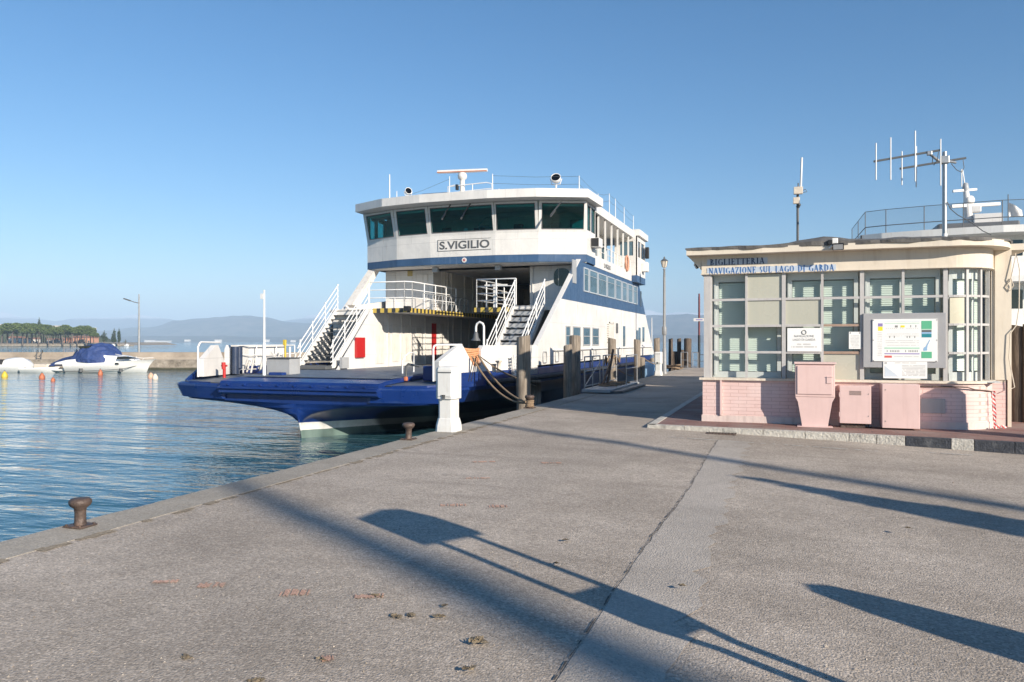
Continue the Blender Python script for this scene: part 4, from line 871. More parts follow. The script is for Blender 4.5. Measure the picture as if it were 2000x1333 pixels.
prof = [V((a.x, 28.6+.55-.55*math.cos(t), Zr1+.45*math.sin(t))) for t in [PI*k/n_ for k in range(n_+1)]]
mb.prism(prof, (c.x-a.x, 0, 0)); mb.build('air_conditioner', M['grey'], ferry)
a, c = onY(875, 372, 28.1), onY(962, 370, 28.1); mb = MB()
mb.tube([(a.x,28.1,Zr1),(a.x,28.1,Zr1+.45),(a.x+.3,28.1,Zr1+.5)], .018, 6); mb.tube([(a.x+.1,28.1,Zr1+.45),(c.x-.25,28.1,Zr1+.5),(c.x-.03,28.1,Zr1+.44),(c.x,28.1,Zr1)], .022, 6)
mb.tube([(a.x+.1,28.1,Zr1+.2),(c.x,28.1,Zr1+.26)], .016, 6); mb.tube([(c.x-.85,28.1,Zr1),(c.x-.85,28.1,Zr1+.47)], .018, 6)
mb.tube([(c.x+.25,28.1,Zr1-.02),(c.x+.26,28.1,Zr1+.22),(c.x+.6,28.1,Zr1+.0)], .018, 6); mb.build('roof_railing', M['rail_white'], ferry)
post(onY(962,345,28.1).x, 28.1, Zr1, onY(962,340,28.1).z, .024, 'antenna'); post(onY(878,345,28.1).x, 28.1, Zr1, onY(878,345,28.1).z, .02)
post(onY(761,345,28.6).x, 28.6, Zr1-.05, onY(761,341,28.6).z, .028); post(onY(775,378,28.6).x, 28.6, Zr1-.05, onY(775,374,28.6).z, .02)
pp = [(XR-.1,28.4,.62)]+[(XR-.15, onX(px, HY, XR-.15).y, h_) for px, h_ in ((1168,.55),(1190,.95),(1202,.95),(1219,.9),(1237,.85))]
for x, y, h_ in pp: post(x, y, 7.18, 7.30+h_, .022, 'roof_stanchion')
mb = MB(); tops = [V((onY(962,345,28.1).x,28.1,Zr1+.75))]+[V((x, y, 7.28+h_)) for x, y, h_ in pp]
for A, B in zip(tops[:-1], tops[1:]):
    for dz in (0, -.3): mb.tube([A+V((0,0,dz)), A.lerp(B,.5)+V((0,0,dz-.04)), B+V((0,0,dz))], .006, 4)
A, B = V((onY(775,378,28.6).x,28.6,Zr1+.2)), V((onY(878,345,28.1).x,28.1,Zr1+.75)); mb.tube([A, A.lerp(B,.5)+V((0,0,-.05)), B], .006, 4)
mb.build('guard_wire', M['dark_grey'], ferry)
# stern pole
p = onX(1273, 690, XR-.3); post(p.x, p.y, .8, onX(1273, 621, XR-.3).z, .035, 'stern_pole')
# lights under the bridge
for px, py in ((851,523),(973,521)):
    a = onY(px, py, 28.6); mb = MB(); mb.bbox(a.x-.12,a.x+.12,28.5,28.7,BZ-.25,BZ-.05,.02); mb.build('deck_lamp', M['grey'], ferry)
a = onX(876, 540, IXL+.3); mb = MB(); mb.bbox(a.x-.05,a.x+.25,a.y-.25,a.y+.05,a.z-.15,a.z+.15,.02); mb.build('loudspeaker', M['black'], ferry)
# ================================================================== THE TICKET OFFICE
BY = 15.35; BX0, BX1 = -1.52, 2.72; RC = .82                     # front plane, left wall, start of the rounded corner
CC = V((BX1, BY+RC, 0))
office = thing('ticket_office', 'small pink brick ticket office with grey gridded windows and cream roof edge', 'kiosk', (1.0, BY, KZ))
m, n, l, b = newmat('pink_painted_brick')
co = coords(n, l, geo=True); sp = n.new('ShaderNodeSeparateXYZ'); l.new(co, sp.inputs[0]); cb = n.new('ShaderNodeCombineXYZ')
l.new(math_n(n, l, 'SUBTRACT', sp.outputs[0], sp.outputs[1]), cb.inputs[0]); l.new(sp.outputs[2], cb.inputs[1])
br = n.new('ShaderNodeTexBrick'); l.new(cb.outputs[0], br.inputs['Vector']); br.inputs['Scale'].default_value = 1
br.inputs['Brick Width'].default_value = .30; br.inputs['Row Height'].default_value = .068; br.inputs['Mortar Size'].default_value = .0045; br.inputs['Mortar Smooth'].default_value = .3
br.inputs['Color1'].default_value = (.69,.51,.48,1); br.inputs['Color2'].default_value = (.66,.475,.445,1); br.inputs['Mortar'].default_value = (.49,.33,.30,1)
base = mix(n, l, ramp(n, l, noise(n, l, co, 2.2, 5), [(.45, 0.0), (.75, .45)]), br.outputs['Color'], (.76,.64,.61))
base = mix(n, l, ramp(n, l, noise(n, l, coords(n, l, (4,4,.8), geo=True), 2, 5), [(.55, 0.0), (.8, .35)]), base, (.52,.40,.37))
l.new(base, b.inputs['Base Color']); b.inputs['Roughness'].default_value = .75
h = math_n(n, l, 'SUBTRACT', math_n(n, l, 'MULTIPLY', noise(n, l, co, 30, 4), .4), br.outputs['Fac']); bump(n, l, b, h, .5, .006); M['pinkbrick'] = m
M['pink'] = paint('pink_paint', (.67,.485,.455), .6, .06, (.50,.33,.30), .35, scale=2.5)
M['cream'] = paint('cream_plaster', (.66,.59,.49), .8, .08, (.42,.34,.25), .45, scale=1.5, bumps=.15)
M['sill'] = paint('cream_stone', (.66,.58,.48), .75, .12, (.36,.31,.26), .5, scale=5, streak=False, bumps=.2)
M['plinth'] = paint('pale_plinth', (.64,.53,.49), .8, .1, (.38,.30,.27), .6, scale=4, bumps=.2)
M['alu'] = paint('grey_window_frame', (.47,.455,.445), .5, .08, (.25,.2,.17), .4, scale=5)
M['alu_rust'] = paint('rusty_window_bar', (.36,.25,.19), .6, .2, (.25,.13,.08), .6, scale=9)
M['inner_white'] = paint('white_inner_frame', (.53,.55,.55), .5, .05)
M['membrane'] = paint('bitumen_roofing', (.12,.115,.11), .85, .35, (.22,.21,.19), .6, scale=2.5, streak=False, bumps=.6)
M['frost'] = paint('frosted_pane', (.44,.435,.365), .25, .05, (.55,.50,.41), .25, scale=.7, bumps=0, spec=.6)
M['frost2'] = paint('cream_pane', (.60,.56,.43), .3, .08, None, scale=1.1, bumps=0, spec=.6)
M['boardgrey'] = paint('grey_board', (.33,.33,.34), .55, .08, (.26,.25,.25), .35, scale=3)
M['paper'] = paint('paper', (.78,.78,.76), .7, .03, bumps=0)
def outline(off, z, y1=None, x0=None, seg=12, left=None):         # plan of front wall and rounded corner, pushed outward by off
    L = BX0-(left if left is not None else off)
    pts = [V((L, BY-off, z)), V((BX1, BY-off, z))]
    for k in range(1, seg+1):
        t = PI/2*k/seg; pts.append(V((CC.x+(RC+off)*math.sin(t), CC.y-(RC+off)*math.cos(t), z)))
    return pts
def ring(mb, off, z0, z1, left=None, depth=7.6, seg=12, xback=3.78):
    o = outline(off, z0, left=left, seg=seg); back = [V((max(xback, o[-1].x), o[-1].y, z0)), V((max(xback, o[-1].x), BY+depth, z0)), V((o[0].x, BY+depth, z0))]
    mb.prism(o+back, (0,0,z1-z0)); return mb
mb = MB(); ring(mb, 0, KZ+.126, .86); lower = mb.build('wall', M['pinkbrick'], office)
mb = MB(); ring(mb, .018, KZ-.03, KZ+.125); mb.build('plinth', M['plinth'], office)
mb = MB(); mb.box(BX0+.33, BX0+.36, BY-.05, BY-.001, KZ+.13, .858); mb.box(BX0+.36, BX0+.365, BY-.05, BY-.001, KZ+.13, .858); mb.build('pilaster', M['pink'], office)
mb = MB(); ring(mb, .055, .862, .905, left=.06); mb.build('window_sill', M['sill'], office)
# cream frieze above the windows, roof slab and roofing felt
mb = MB(); ring(mb, .02, 2.928, 3.263, left=.02); mb.build('frieze', M['cream'], office)
mb = MB(); ring(mb, .032, 2.905, 2.9275, left=.032, xback=3.70); mb.build('frieze_lip', M['cream'], office)
mb = MB(); 
lo = [V((BX0-.03, BY-.02, 3.0)), V((BX0-.03, BY+7.6, 3.0))]; hi = [V((BX0-.27, BY-.38, 3.262)), V((BX0-.27, BY+7.9, 3.262))]
mb.prism([V((BX0-.03, BY+.0, 3.0)), V((BX0-.27, BY+.0, 3.262)), V((BX0-.02, BY+.0, 3.262))], (0,7.6,0)); mb.build('soffit', M['cream'], office)
mb = MB(); ring(mb, .28, 3.264, 3.378, left=.28, xback=4.15, depth=8.0); mb.build('roof_slab', M['cream'], office)
mb = MB(); r4 = random.Random(11); o = outline(.30, 3.382, left=.30, seg=14); dense = []
for a, c in zip(o[:-1], o[1:]):
    k = max(1, int((c-a).length/.16)); dense += [a.lerp(c, i/k) for i in range(k)]
dense.append(o[-1]); ctr = V((1.2, BY+3.6, 3.382)); outer_ = []; low = []; inn = []
for i, p in enumerate(dense):
    d_ = V((ctr.x-p.x, ctr.y-p.y, 0)).normalized(); wob = r4.uniform(-.02, .03)
    q = p+d_*wob; hump = .0+.10*math.exp(-((p.x-.55)/.5)**2)+.05*math.exp(-((p.x-2.0)/1.2)**2)+r4.uniform(0, .02)
    low.append(V((q.x, q.y, 3.352+r4.uniform(-.012, .018)))); outer_.append(V((q.x, q.y, 3.395+hump*.35))); inn.append(V((p.x+d_.x*.35, p.y+d_.y*.35, 3.43+hump)))
e2 = [V((p.x, max(p.y, BY+.5)+2.8, 3.50)) for p in inn]; e3 = [V((p.x, BY+8.0, 3.42)) for p in inn]
mb.loft([low, outer_, inn, e2, e3], False)
mb.prism([V((BX0-.3, BY-.05, 3.38)), V((BX0+.0, BY-.05, 3.38)), V((BX0+.0, BY+8, 3.38)), V((BX0-.3, BY+8, 3.38))], (0,0,.03)); mb.build('roofing_felt', M['membrane'], office)
mb = MB(); mb.box(3.60, 3.80, BY+RC-.02, BY+7.58, .906, 3.26); mb.box(3.545, 3.60, BY+RC+.01, BY+RC+.3, .906, 2.93); mb.box(3.80, 3.86, BY+RC-.02, BY+RC+.4, KZ, 3.26); mb.build('end_wall', M['cream'], office)
mb = MB(); mb.box(BX0+.02, BX0+.14, BY+.25, BY+7.5, .906, 2.93); mb.box(BX0+.02, 3.6, BY+7.4, BY+7.5, .906, 2.93); mb.build('rear_wall', M['inner_white'], office)
# window grid
COLS = [-1.38+.675*k for k in range(7)]; ROWS = [.906, 1.40, 1.905, 2.41, 2.905]
mb = MB(); mb.box(BX0+.02, BX0+.15, BY+.015, BY+.14, .906, 2.905)
for k, x in enumerate(COLS):
    w = .035 if k in (0, 2, 4, 6) else .022
    mb.box(x-w, x+w, BY+.03, BY+.10, .906, 2.905)
for z in ROWS[1:4]:
    for k in range(6):
        if k == 3 and z < 2.2: continue
        w0 = .035 if k in (0, 2, 4, 6) else .022; w1 = .035 if k+1 in (0, 2, 4, 6) else .022
        mb.box(COLS[k]+w0, COLS[k+1]-w1, BY+.035, BY+.095, z-.022, z+.022)
def arc(off, t): return V((CC.x+(RC+off)*math.sin(t), CC.y-(RC+off)*math.cos(t), 0))
TS = [.0, .40, .78, 1.25, PI/2-.02]
for t in TS[1:]:
    p = arc(-.065, t); d_ = V((math.sin(t), -math.cos(t), 0)); mb.bar(V((p.x,p.y,.906)), V((p.x,p.y,2.905)), .045, .06, d_)
for z in ROWS[1:4]+[1.06]:
    if z == 1.06: continue
    for k in range(16):
        t0, t1 = (PI/2)*k/16, (PI/2)*(k+1)/16; a, c = arc(-.065, t0), arc(-.065, t1); mb.bar(V((a.x,a.y,z)), V((c.x,c.y,z)), .05, .04)
mb.build('window_grid', M['alu'], office)
mb = MB()
for z in (1.40, 1.905): mb.box(COLS[3]+.022, COLS[4]-.035, BY+.03, BY+.095, z-.022, z+.022)
mb.build('rusty_bar', M['alu_rust'], office)
opaque = {(1,3):'frost',(1,2):'frost',(2,2):'frost',(3,0):'frost'}
for c_ in range(6):
    for r_ in range(4):
        w0 = .035 if c_ in (0, 2, 4, 6) else .022; w1 = .035 if c_+1 in (0, 2, 4, 6) else .022
        mt = opaque.get((c_, r_)); mb = MB()
        x0_, x1_, z0_, z1_ = COLS[c_]+w0-.004, COLS[c_+1]-w1+.004, ROWS[r_]+(.0 if r_ == 0 else .018), ROWS[r_+1]-.018
        mb.quad((x0_, BY+.06, z0_), (x1_, BY+.06, z0_), (x1_, BY+.06, z1_), (x0_, BY+.06, z1_))
        mb.build('window_pane', M[mt] if mt else M['clear_glass'], office)
for k in range(4):
    for r_ in range(4):
        mb = MB(); t0, t1 = TS[k]+.03, TS[k+1]-.03; rws = []
        for off_ in (-.068, -.062):
            rws.append([arc(off_, t0+(t1-t0)*i/5) for i in range(6)])
        z0, z1 = ROWS[r_]+.02, ROWS[r_+1]-.02
        A = [V((p.x,p.y,z0)) for p in rws[1]]; B_ = [V((p.x,p.y,z1)) for p in rws[1]]; mb.loft([A, B_], True)
        mb.build('window_pane', M['frost2'] if (k, r_) == (0, 2) else M['clear_glass'], office)
# inner white frames and venetian blinds behind the glass
inn = MB(); bl = MB(); rail = MB()
YI = BY+.24
def inner(x0, x1):
    inn.box(x0, x0+.10, YI, YI+.06, .906, 2.905); inn.box(x1-.07, x1, YI, YI+.06, .906, 2.905); inn.box(x0+.10, x1-.07, YI, YI+.06, .906, 1.02); inn.box(x0+.10, x1-.07, YI, YI+.06, 2.77, 2.905)
    mid = (x0+x1)/2; inn.box(mid-.03, mid+.03, YI+.01, YI+.05, 1.04, 2.74)
    z = 1.03
    while z < 2.75: bl.add([V((x0+.105, YI+.075, z)), V((x1-.08, YI+.075, z)), V((x1-.08, YI+.087, z+.040)), V((x0+.105, YI+.087, z+.040))], [(0,1,2,3)]); z += .042
    for x in (x0+.3, x1-.3): rail.box(x-.006, x+.006, YI+.09, YI+.094, 1.05, 2.73)
    inn.box(x0+.02, x0+.05, YI-.02, YI-.001, .95, 2.86)
inner(COLS[0]+.04, COLS[2]-.05); inner(COLS[2]+.05, COLS[4]-.05); inner(COLS[4]+.05, COLS[6]-.05)
def arcbar(mb, off, t0, t1, z0, z1, th, n_=6):
    rw = [[V((*arc(o_, t0+(t1-t0)*i/n_).xy, z)) for i in range(n_+1)] for o_, z in ((off, z0), (off, z1), (off-th, z1), (off-th, z0), (off, z0))]
    mb.loft(rw, False)
for t0, t1 in ((.03,.12),(.66,.74),(1.30,1.40)): arcbar(inn, -.15, t0, t1, .906, 2.905, .05)
arcbar(inn, -.15, .12, 1.5, 2.72, 2.905, .05); arcbar(inn, -.15, .12, 1.5, .906, 1.06, .05)
z = 1.08
while z < 2.70:
    rw = [[V((*arc(o_, .1+1.4*i/8).xy, zz_)) for i in range(9)] for o_, zz_ in ((-.215, z), (-.226, z+.040))]; bl.loft(rw, False); z += .042
inn.build('inner_frame', M['inner_white'], office)
m, n, l, b = newmat('blind_slats'); b.inputs['Base Color'].default_value = (.53,.61,.56,1); b.inputs['Roughness'].default_value = .45; M['blind'] = m
bl.build('venetian_blind', M['blind'], office); rail.build('blind_cord', M['dark_grey'], office)
mb = MB(); mb.box(BX0+.2, 3.5, BY+1.6, BY+1.65, .91, 2.9); mb.build('partition', M['inner_white'], office)
mb = MB(); mb.box(BX0+.2, 3.55, BY+.2, BY+7.4, .88, .90); mb.build('counter', M['inner_white'], office)

# ---- serif lettering for the two name boards
def serif(mb, text, o, u, v, h, width):
    """Roman capitals drawn as thick stems, thin hairlines and serifs in a unit-high box"""
    T, t = .17, .065
    G = {'I': (.36, [('b',.18,0,.18,1,T)]), 'L': (.62, [('b',.18,0,.18,1,T), ('b',.1,.03,.58,.03,t), ('b',.56,0,.56,.22,t)]),
     'B': (.68, [('b',.18,0,.18,1,T), ('c',.18,.75,.34,.25,-90,90), ('c',.18,.25,.42,.25,-90,90)]),
     'G': (.80, [('c',.44,.5,.36,.48,50,310), ('b',.70,.05,.70,.42,T), ('b',.56,.42,.80,.42,t)]),
     'E': (.64, [('b',.18,0,.18,1,T), ('b',.1,.03,.58,.03,t), ('b',.1,.97,.56,.97,t), ('b',.2,.52,.46,.52,t), ('b',.57,0,.57,.22,t), ('b',.55,.8,.55,1,t), ('b',.46,.42,.46,.62,t)]),
     'T': (.70, [('b',.35,0,.35,1,T), ('b',.02,.97,.68,.97,t), ('b',.035,.78,.035,1,t), ('b',.665,.78,.665,1,t)]),
     'R': (.74, [('b',.18,0,.18,1,T), ('c',.18,.74,.36,.26,-90,90), ('b',.36,.48,.68,0,T)]),
     'A': (.78, [('b',.10,0,.39,1,t), ('b',.39,1,.66,0,T), ('b',.22,.34,.55,.34,t)]),
     'N': (.82, [('b',.14,0,.14,1,t), ('b',.14,1,.68,0,T), ('b',.68,0,.68,1,t)]),
     'V': (.76, [('b',.12,1,.38,0,T), ('b',.38,0,.64,1,t)]),
     'Z': (.66, [('b',.06,.97,.60,.97,t), ('b',.55,.97,.10,.03,T), ('b',.06,.03,.62,.03,t), ('b',.61,0,.61,.2,t), ('b',.06,.8,.06,1,t)]),
     'O': (.84, [('c',.42,.5,.36,.49,0,360)]), 'S': (.58, [('c',.29,.74,.21,.24,40,270), ('c',.29,.26,.21,.25,-140,90)]),
     'U': (.80, [('b',.16,.25,.16,1,T), ('c',.40,.28,.24,.27,180,360), ('b',.64,.25,.64,1,t)]),
     'D': (.80, [('b',.18,0,.18,1,T), ('c',.18,.5,.56,.49,-90,90)]), ' ': (.42, [])}
    serifs = {'I':[(.18,0),(.18,1)],'L':[(.18,0),(.18,1)],'B':[(.12,0),(.12,1)],'E':[(.12,0),(.12,1)],'T':[(.35,0)],'R':[(.18,0),(.12,1),(.68,0)],'A':[(.10,0),(.66,0)],'N':[(.14,0),(.12,1),(.68,1)],'V':[(.12,1),(.64,1)],'U':[(.16,1),(.64,1)],'D':[(.12,0),(.12,1)]}
    W = sum(G[c][0]+.10 for c in text)-.10; sx = width/W; o, u, v = V(o), V(u), V(v); nn = u.cross(v)*.004; x = 0
    P = lambda a, c: o+u*((x+a)*sx)+v*(c*h)
    def seg(x0, y0, x1, y1, w):
        d = V((x1-x0, (y1-y0))); 
        if abs(d.y) > abs(d.x)*.2: mb.prism([P(x0-w/2,y0), P(x0+w/2,y0), P(x1+w/2,y1), P(x1-w/2,y1)], nn)
        else: mb.prism([P(x0,y0-w/2), P(x1,y1-w/2), P(x1,y1+w/2), P(x0,y0+w/2)], nn)
    for c in text:
        for s_ in G[c][1]:
            if s_[0] == 'b': seg(*s_[1:])
            else:
                _, cx, cy, rx, ry, a0, a1 = s_; k = 14; q0 = []; q1 = []
                for i in range(k+1):
                    a = math.radians(a0+(a1-a0)*i/k); th = t+(T-t)*abs(math.cos(a)); q0.append(P(cx+rx*math.cos(a), cy+ry*math.sin(a))); q1.append(P(cx+(rx-th)*math.cos(a), cy+(ry-t*.9)*math.sin(a)))
                for i in range(k): mb.prism([q0[i], q0[i+1], q1[i+1], q1[i]], nn)
        for (sx_, sy_) in serifs.get(c, []):
            y = .03 if sy_ == 0 else .97; mb.prism([P(sx_-.14,y-.03), P(sx_+.14,y-.03), P(sx_+.14,y+.03), P(sx_-.14,y+.03)], nn*1.1)
        x += G[c][0]+.10
M['signplate'] = paint('pale_blue_sign_plate', (.46,.53,.63), .5, .05, (.3,.3,.3), .2)
M['sign_dark'] = paint('dark_blue_lettering', (.012,.035,.11), .5, .1); M['sign_blue'] = paint('blue_lettering', (.03,.13,.36), .5, .1)
YS = BY-.028
def board(nm, label, cat, px0, px1, py0, py1, text, hh, mat_, dx):
    a = onY(px0, py1, YS); c = onY(px1, py0, YS); t = thing(nm, label, cat, ((a.x+c.x)/2, BY-.02, a.z))
    mb = MB(); mb.box(a.x, c.x, YS, BY-.0215, a.z, c.z); mb.build('sign_plate', M['signplate'], t)
    mb = MB(); serif(mb, text, V((a.x+dx, YS-.001, a.z+(c.z-a.z-hh)*.5)), V((1,0,0)), V((0,0,1)), hh, (c.x-a.x)-2*dx); mb.build('lettering', mat_, t)
board('name_sign', 'pale blue board reading BIGLIETTERIA in dark serif capitals', 'sign', 1381, 1499, 503, 519, 'BIGLIETTERIA', .118, M['sign_dark'], .055)
board('name_sign', 'long pale blue board reading NAVIGAZIONE SUL LAGO DI GARDA in blue capitals', 'sign', 1381, 1633, 516.6, 536, 'NAVIGAZIONE SUL LAGO DI GARDA', .125, M['sign_blue'], .035)
# ---- notices and the timetable board
def ticks(mb, x0, x1, y, z, h, seed, n_=20, fill=.6):
    r = random.Random(seed); w = (x1-x0)/n_
    for i in range(n_):
        if r.random() < .12: continue
        mb.quad(V((x0+w*i, y, z)), V((x0+w*(i+fill), y, z)), V((x0+w*(i+fill), y, z+h)), V((x0+w*i, y, z+h)))
M['ink'] = paint('grey_print', (.25,.25,.24), .7, .1, bumps=0); M['ink_faint'] = paint('faint_print', (.52,.52,.50), .7, .05, bumps=0)
M['p_green'] = paint('green_print', (.10,.42,.24), .6, .1, bumps=0); M['p_lgreen'] = paint('light_green_print', (.42,.64,.50), .6, .1, bumps=0)
M['p_yellow'] = paint('yellow_print', (.80,.68,.03), .6, .05, bumps=0); M['p_violet'] = paint('violet_print', (.25,.20,.45), .6, .05, bumps=0)
M['p_blue'] = paint('light_blue_print', (.25,.42,.62), .6, .1, bumps=0); M['p_red'] = paint('red_print', (.62,.12,.10), .6, .05, bumps=0)
YP = BY+.012
a, c = onY(1537.5, 687, YP), onY(1604, 641, YP)
t = thing('office_notice', 'white office plate with round emblem in the third window row', 'notice', ((a.x+c.x)/2, YP, a.z))
mb = MB(); mb.bbox(a.x, c.x, YP, BY+.029, a.z, c.z, .004); mb.build('plate', M['paper'], t)
w = c.x-a.x; hgt = c.z-a.z; mid = (a.x+c.x)/2; mb = MB()
text_mb(mb, 'NAVIGAZIONE', V((mid-.29*w, YP-.001, a.z+hgt*.61)), V((1,0,0)), V((0,0,1)), .042, .58*w, .002); text_mb(mb, 'LAGO DI GARDA', V((mid-.33*w, YP-.001, a.z+hgt*.46)), V((1,0,0)), V((0,0,1)), .042, .66*w, .002)
mb.build('lettering', M['ink'], t)
mb = MB(); ticks(mb, mid-.2*w, mid+.2*w, YP-.002, a.z+hgt*.28, .028, 3, 16); ticks(mb, mid-.38*w, mid+.38*w, YP-.002, a.z+hgt*.17, .028, 4, 28); mb.build('lettering', M['ink_faint'], t)
mb = MB(); mb.tube([V((mid+.038*math.cos(k*PI/9), YP-.001, a.z+hgt*.82+.038*math.sin(k*PI/9))) for k in range(19)], .009, 5); mb.build('emblem', M['ink'], t)
YP2 = BY+.01
a, c = onY(1658, 682, YP2), onY(1682, 648.5, YP2); t = thing('notice_paper', 'small white notice sheet taped to the glass left of the timetable board', 'notice', ((a.x+c.x)/2, YP2, a.z))
mb = MB(); mb.box(a.x, c.x, YP2, YP2+.003, a.z, c.z); mb.build('sheet', M['paper'], t)
mb = MB()
for k in range(9): ticks(mb, a.x+.03, c.x-.03, YP2-.002, a.z+.03+k*.026, .009, 30+k, 14, .8)
mb.build('lettering', M['ink_faint'], t)
mb = MB()
for x in (a.x+.025, c.x-.025): mb.box(x-.008, x+.008, YP2-.004, YP2, c.z-.03, c.z-.012)
mb.build('pin', M['dark_grey'], t)
YB = BY-.02
a, c = onY(1686, 718, YB), onY(1848, 611, YB)
t = thing('timetable_board', 'big grey board with a white timetable in coloured columns', 'notice board', ((a.x+c.x)/2, YB, a.z))
mb = MB(); mb.bbox(a.x, c.x, YB, BY+.028, a.z, c.z, .006); mb.build('backing_board', M['boardgrey'], t)
a, c = onY(1704, 706, YB-.02), onY(1831, 623, YB-.02); y = YB-.02
mb = MB(); mb.bbox(a.x, c.x, y, YB-.0012, a.z, c.z, .004); po = mb.build('timetable', M['paper'], t)
def R(px0, px1, py0, py1): p, q = onY(px0, py1, y), onY(px1, py0, y); return p.x, q.x, p.z, q.z
def prn(mats):
    for mt, rects in mats.items():
        for (px0, px1, py0, py1) in rects:
            mb = MB(); x0, x1, z0, z1 = R(px0, px1, py0, py1); mb.box(x0, x1, y-.002, y-.0003, z0, z1); mb.build('coloured_print', M[mt], po)
prn({'p_green': [(1799.5,1820,627,643),(1799.5,1820,687.5,700)], 'p_lgreen': [(1727.5,1796,631,632.6),(1727.5,1796,679,682),(1799.5,1820,643.2,644.6)], 'dark_grey': [(1800,1819.5,645,649)], 'teal': [(1800,1819.5,652.6,659.5)], 'p_blue': [(1800,1819.5,649.2,652.4),(1727.5,1796,628,628.8)],
     'p_yellow': [(1715,1724,638.5,646.5),(1759,1767,636,640)], 'p_violet': [(1715,1724,632,638),(1727.5,1796,690.6,692.2)], 'p_red': [(1727.5,1742,695,699)], 'ink': [(1748,1753.5,636,640)]})
mb = MB(); p0 = onY(1804, 684, y-.003); 
pts = [onY(px, py, y-.002) for px, py in ((1803,682),(1805,679),(1808,677),(1815,664.5),(1817,663.5),(1812,675),(1811,680),(1811,685),(1804,686))]
mb.prism(pts, (0,.0015,0)); mb.build('coloured_print', M['p_blue'], po)
mb = MB()
for k, (py, a_, c_, n_) in enumerate([(641,1730,1795,16),(652,1733,1795,24),(656,1730,1795,30),(665,1730,1795,30),(669,1730,1795,30),(674,1730,1795,26),(696,1746,1795,24)]):
    x0, x1, z0, z1 = R(a_, c_, py, py+1.4); ticks(mb, x0, x1, y-.0015, z0, z1-z0, 50+k, n_, .55)
for k in range(14): x0, x1, z0, z1 = R(1714, 1723, 650+k*3.4, 651+k*3.4); ticks(mb, x0, x1, y-.0015, z0, z1-z0, 80+k, 7, .7)
mb.build('lettering', M['ink_faint'], po)
mb = MB(); 
for k, (py, a_, c_, n_) in enumerate([(684.5,1732,1758,8),(684.5,1768,1794,8)]): x0, x1, z0, z1 = R(a_, c_, py, py+3.5); ticks(mb, x0, x1, y-.0015, z0, z1-z0, 90, n_, .5)
for (px, py) in ((1737,658),(1746,658),(1771,658),(1776,658),(1786,658),(1778,637),(1788,637)): x0, x1, z0, z1 = R(px, px+1.6, py-1.5, py+2.5); mb.box(x0, x1, y-.002, y-.0003, z0, z1)
mb.build('lettering', M['ink'], po)
mb = MB()
for px, py in ((1705,625),(1829,624.5),(1705,704),(1828,705),(1705,664),(1829,664)): x0, x1, z0, z1 = R(px, px+1.6, py, py+1.6); mb.box(x0, x1, y-.006, y, z0, z1)
mb.build('screw', M['dark_grey'], po)
y = YB-.012
a, c = onY(1725, 739, y), onY(1811, 706.5, y); t = thing('notice_sheet', 'white landscape map sheet hanging below the timetable board', 'notice', ((a.x+c.x)/2, y, a.z))
mb = MB(); mb.box(a.x, c.x, y, y+.004, a.z, c.z); mb.build('sheet', M['paper'], t)
mb = MB(); pts = [onY(px, py, y-.002) for px, py in ((1728,715),(1756,736),(1728,736))]; mb.prism(pts, (0,.0015,0)); mb.build('coloured_print', paint('pale_blue_print', (.55,.62,.68), .7, .1, bumps=0), t)
mb = MB()
for k in range(8): x0, x1, z0, z1 = R(1762, 1808, 714+k*2.8, 715+k*2.8); ticks(mb, x0, x1, y-.0015, z0, z1-z0, 110+k, 24, .7)
x0, x1, z0, z1 = R(1748, 1790, 708.5, 710); ticks(mb, x0, x1, y-.0015, z0, z1-z0, 130, 18, .6); mb.build('lettering', M['ink_faint'], t)
mb = MB(); cq = onY(1730, 709.5, y); mb.tube([V((cq.x+.014*math.cos(k*PI/6), y-.001, cq.z+.014*math.sin(k*PI/6))) for k in range(13)], .004, 4); mb.build('emblem', M['ink'], t)
# ---- pink cabinets along the wall
YC = 14.96
a, c = onY(1552, 775, YC), onY(1632, 709, YC)
t = thing('meter_cabinet', 'tall pink meter cabinet standing on a tapering pink foot', 'cabinet', ((a.x+c.x)/2, YC+.15, KZ))
mb = MB(); mb.bbox(a.x+.01, c.x-.01, YC, BY-.002, a.z, c.z-.03, .008); bd = mb.build('cabinet_body', M['pink'], t)
mb = MB(); mb.bbox(a.x-.01, c.x+.012, YC-.03, BY-.002, c.z-.029, c.z+.005, .006); mb.build('lid', M['pink'], t)
mb = MB(); mb.bbox(a.x+.045, c.x-.055, YC-.018, YC-.001, a.z+.05, c.z-.06, .005); dr = mb.build('door', M['pink'], t)
mb = MB(); zz_ = (a.z+c.z)/2; mb.box(c.x-.15, c.x-.07, YC-.03, YC-.019, zz_-.06, zz_+.05); mb.box(c.x-.15, c.x-.05, YC-.04, YC-.019, zz_+.052, zz_+.062); mb.build('handle', M['pink'], dr)
m0 = (a.x+c.x)/2; hw_ = (c.x-a.x)/2; q = [(m0-hw_+.01,a.z-.001),(m0-.29,a.z-.09),(m0-.215,KZ),(m0+.215,KZ),(m0+.29,a.z-.09),(m0+hw_-.01,a.z-.001)]
mb = MB(); mb.prism([V((x,YC+.01,z)) for x, z in q], (0,BY-YC-.03,0)); mb.box(m0-.3,m0+.3,YC-.05,BY-.03,KZ-.003,KZ+.012); mb.build('foot', M['pink'], t)
a, c = onY(1640, 827, YC+.02), onY(1701.5, 755, YC+.02)
t = thing('wall_cabinet', 'smaller pink wall cabinet with cables showing under it', 'cabinet', ((a.x+c.x)/2, YC+.2, a.z))
mb = MB(); mb.bbox(a.x, c.x, YC+.02, BY-.002, a.z, c.z, .008); mb.build('cabinet_body', M['pink'], t)
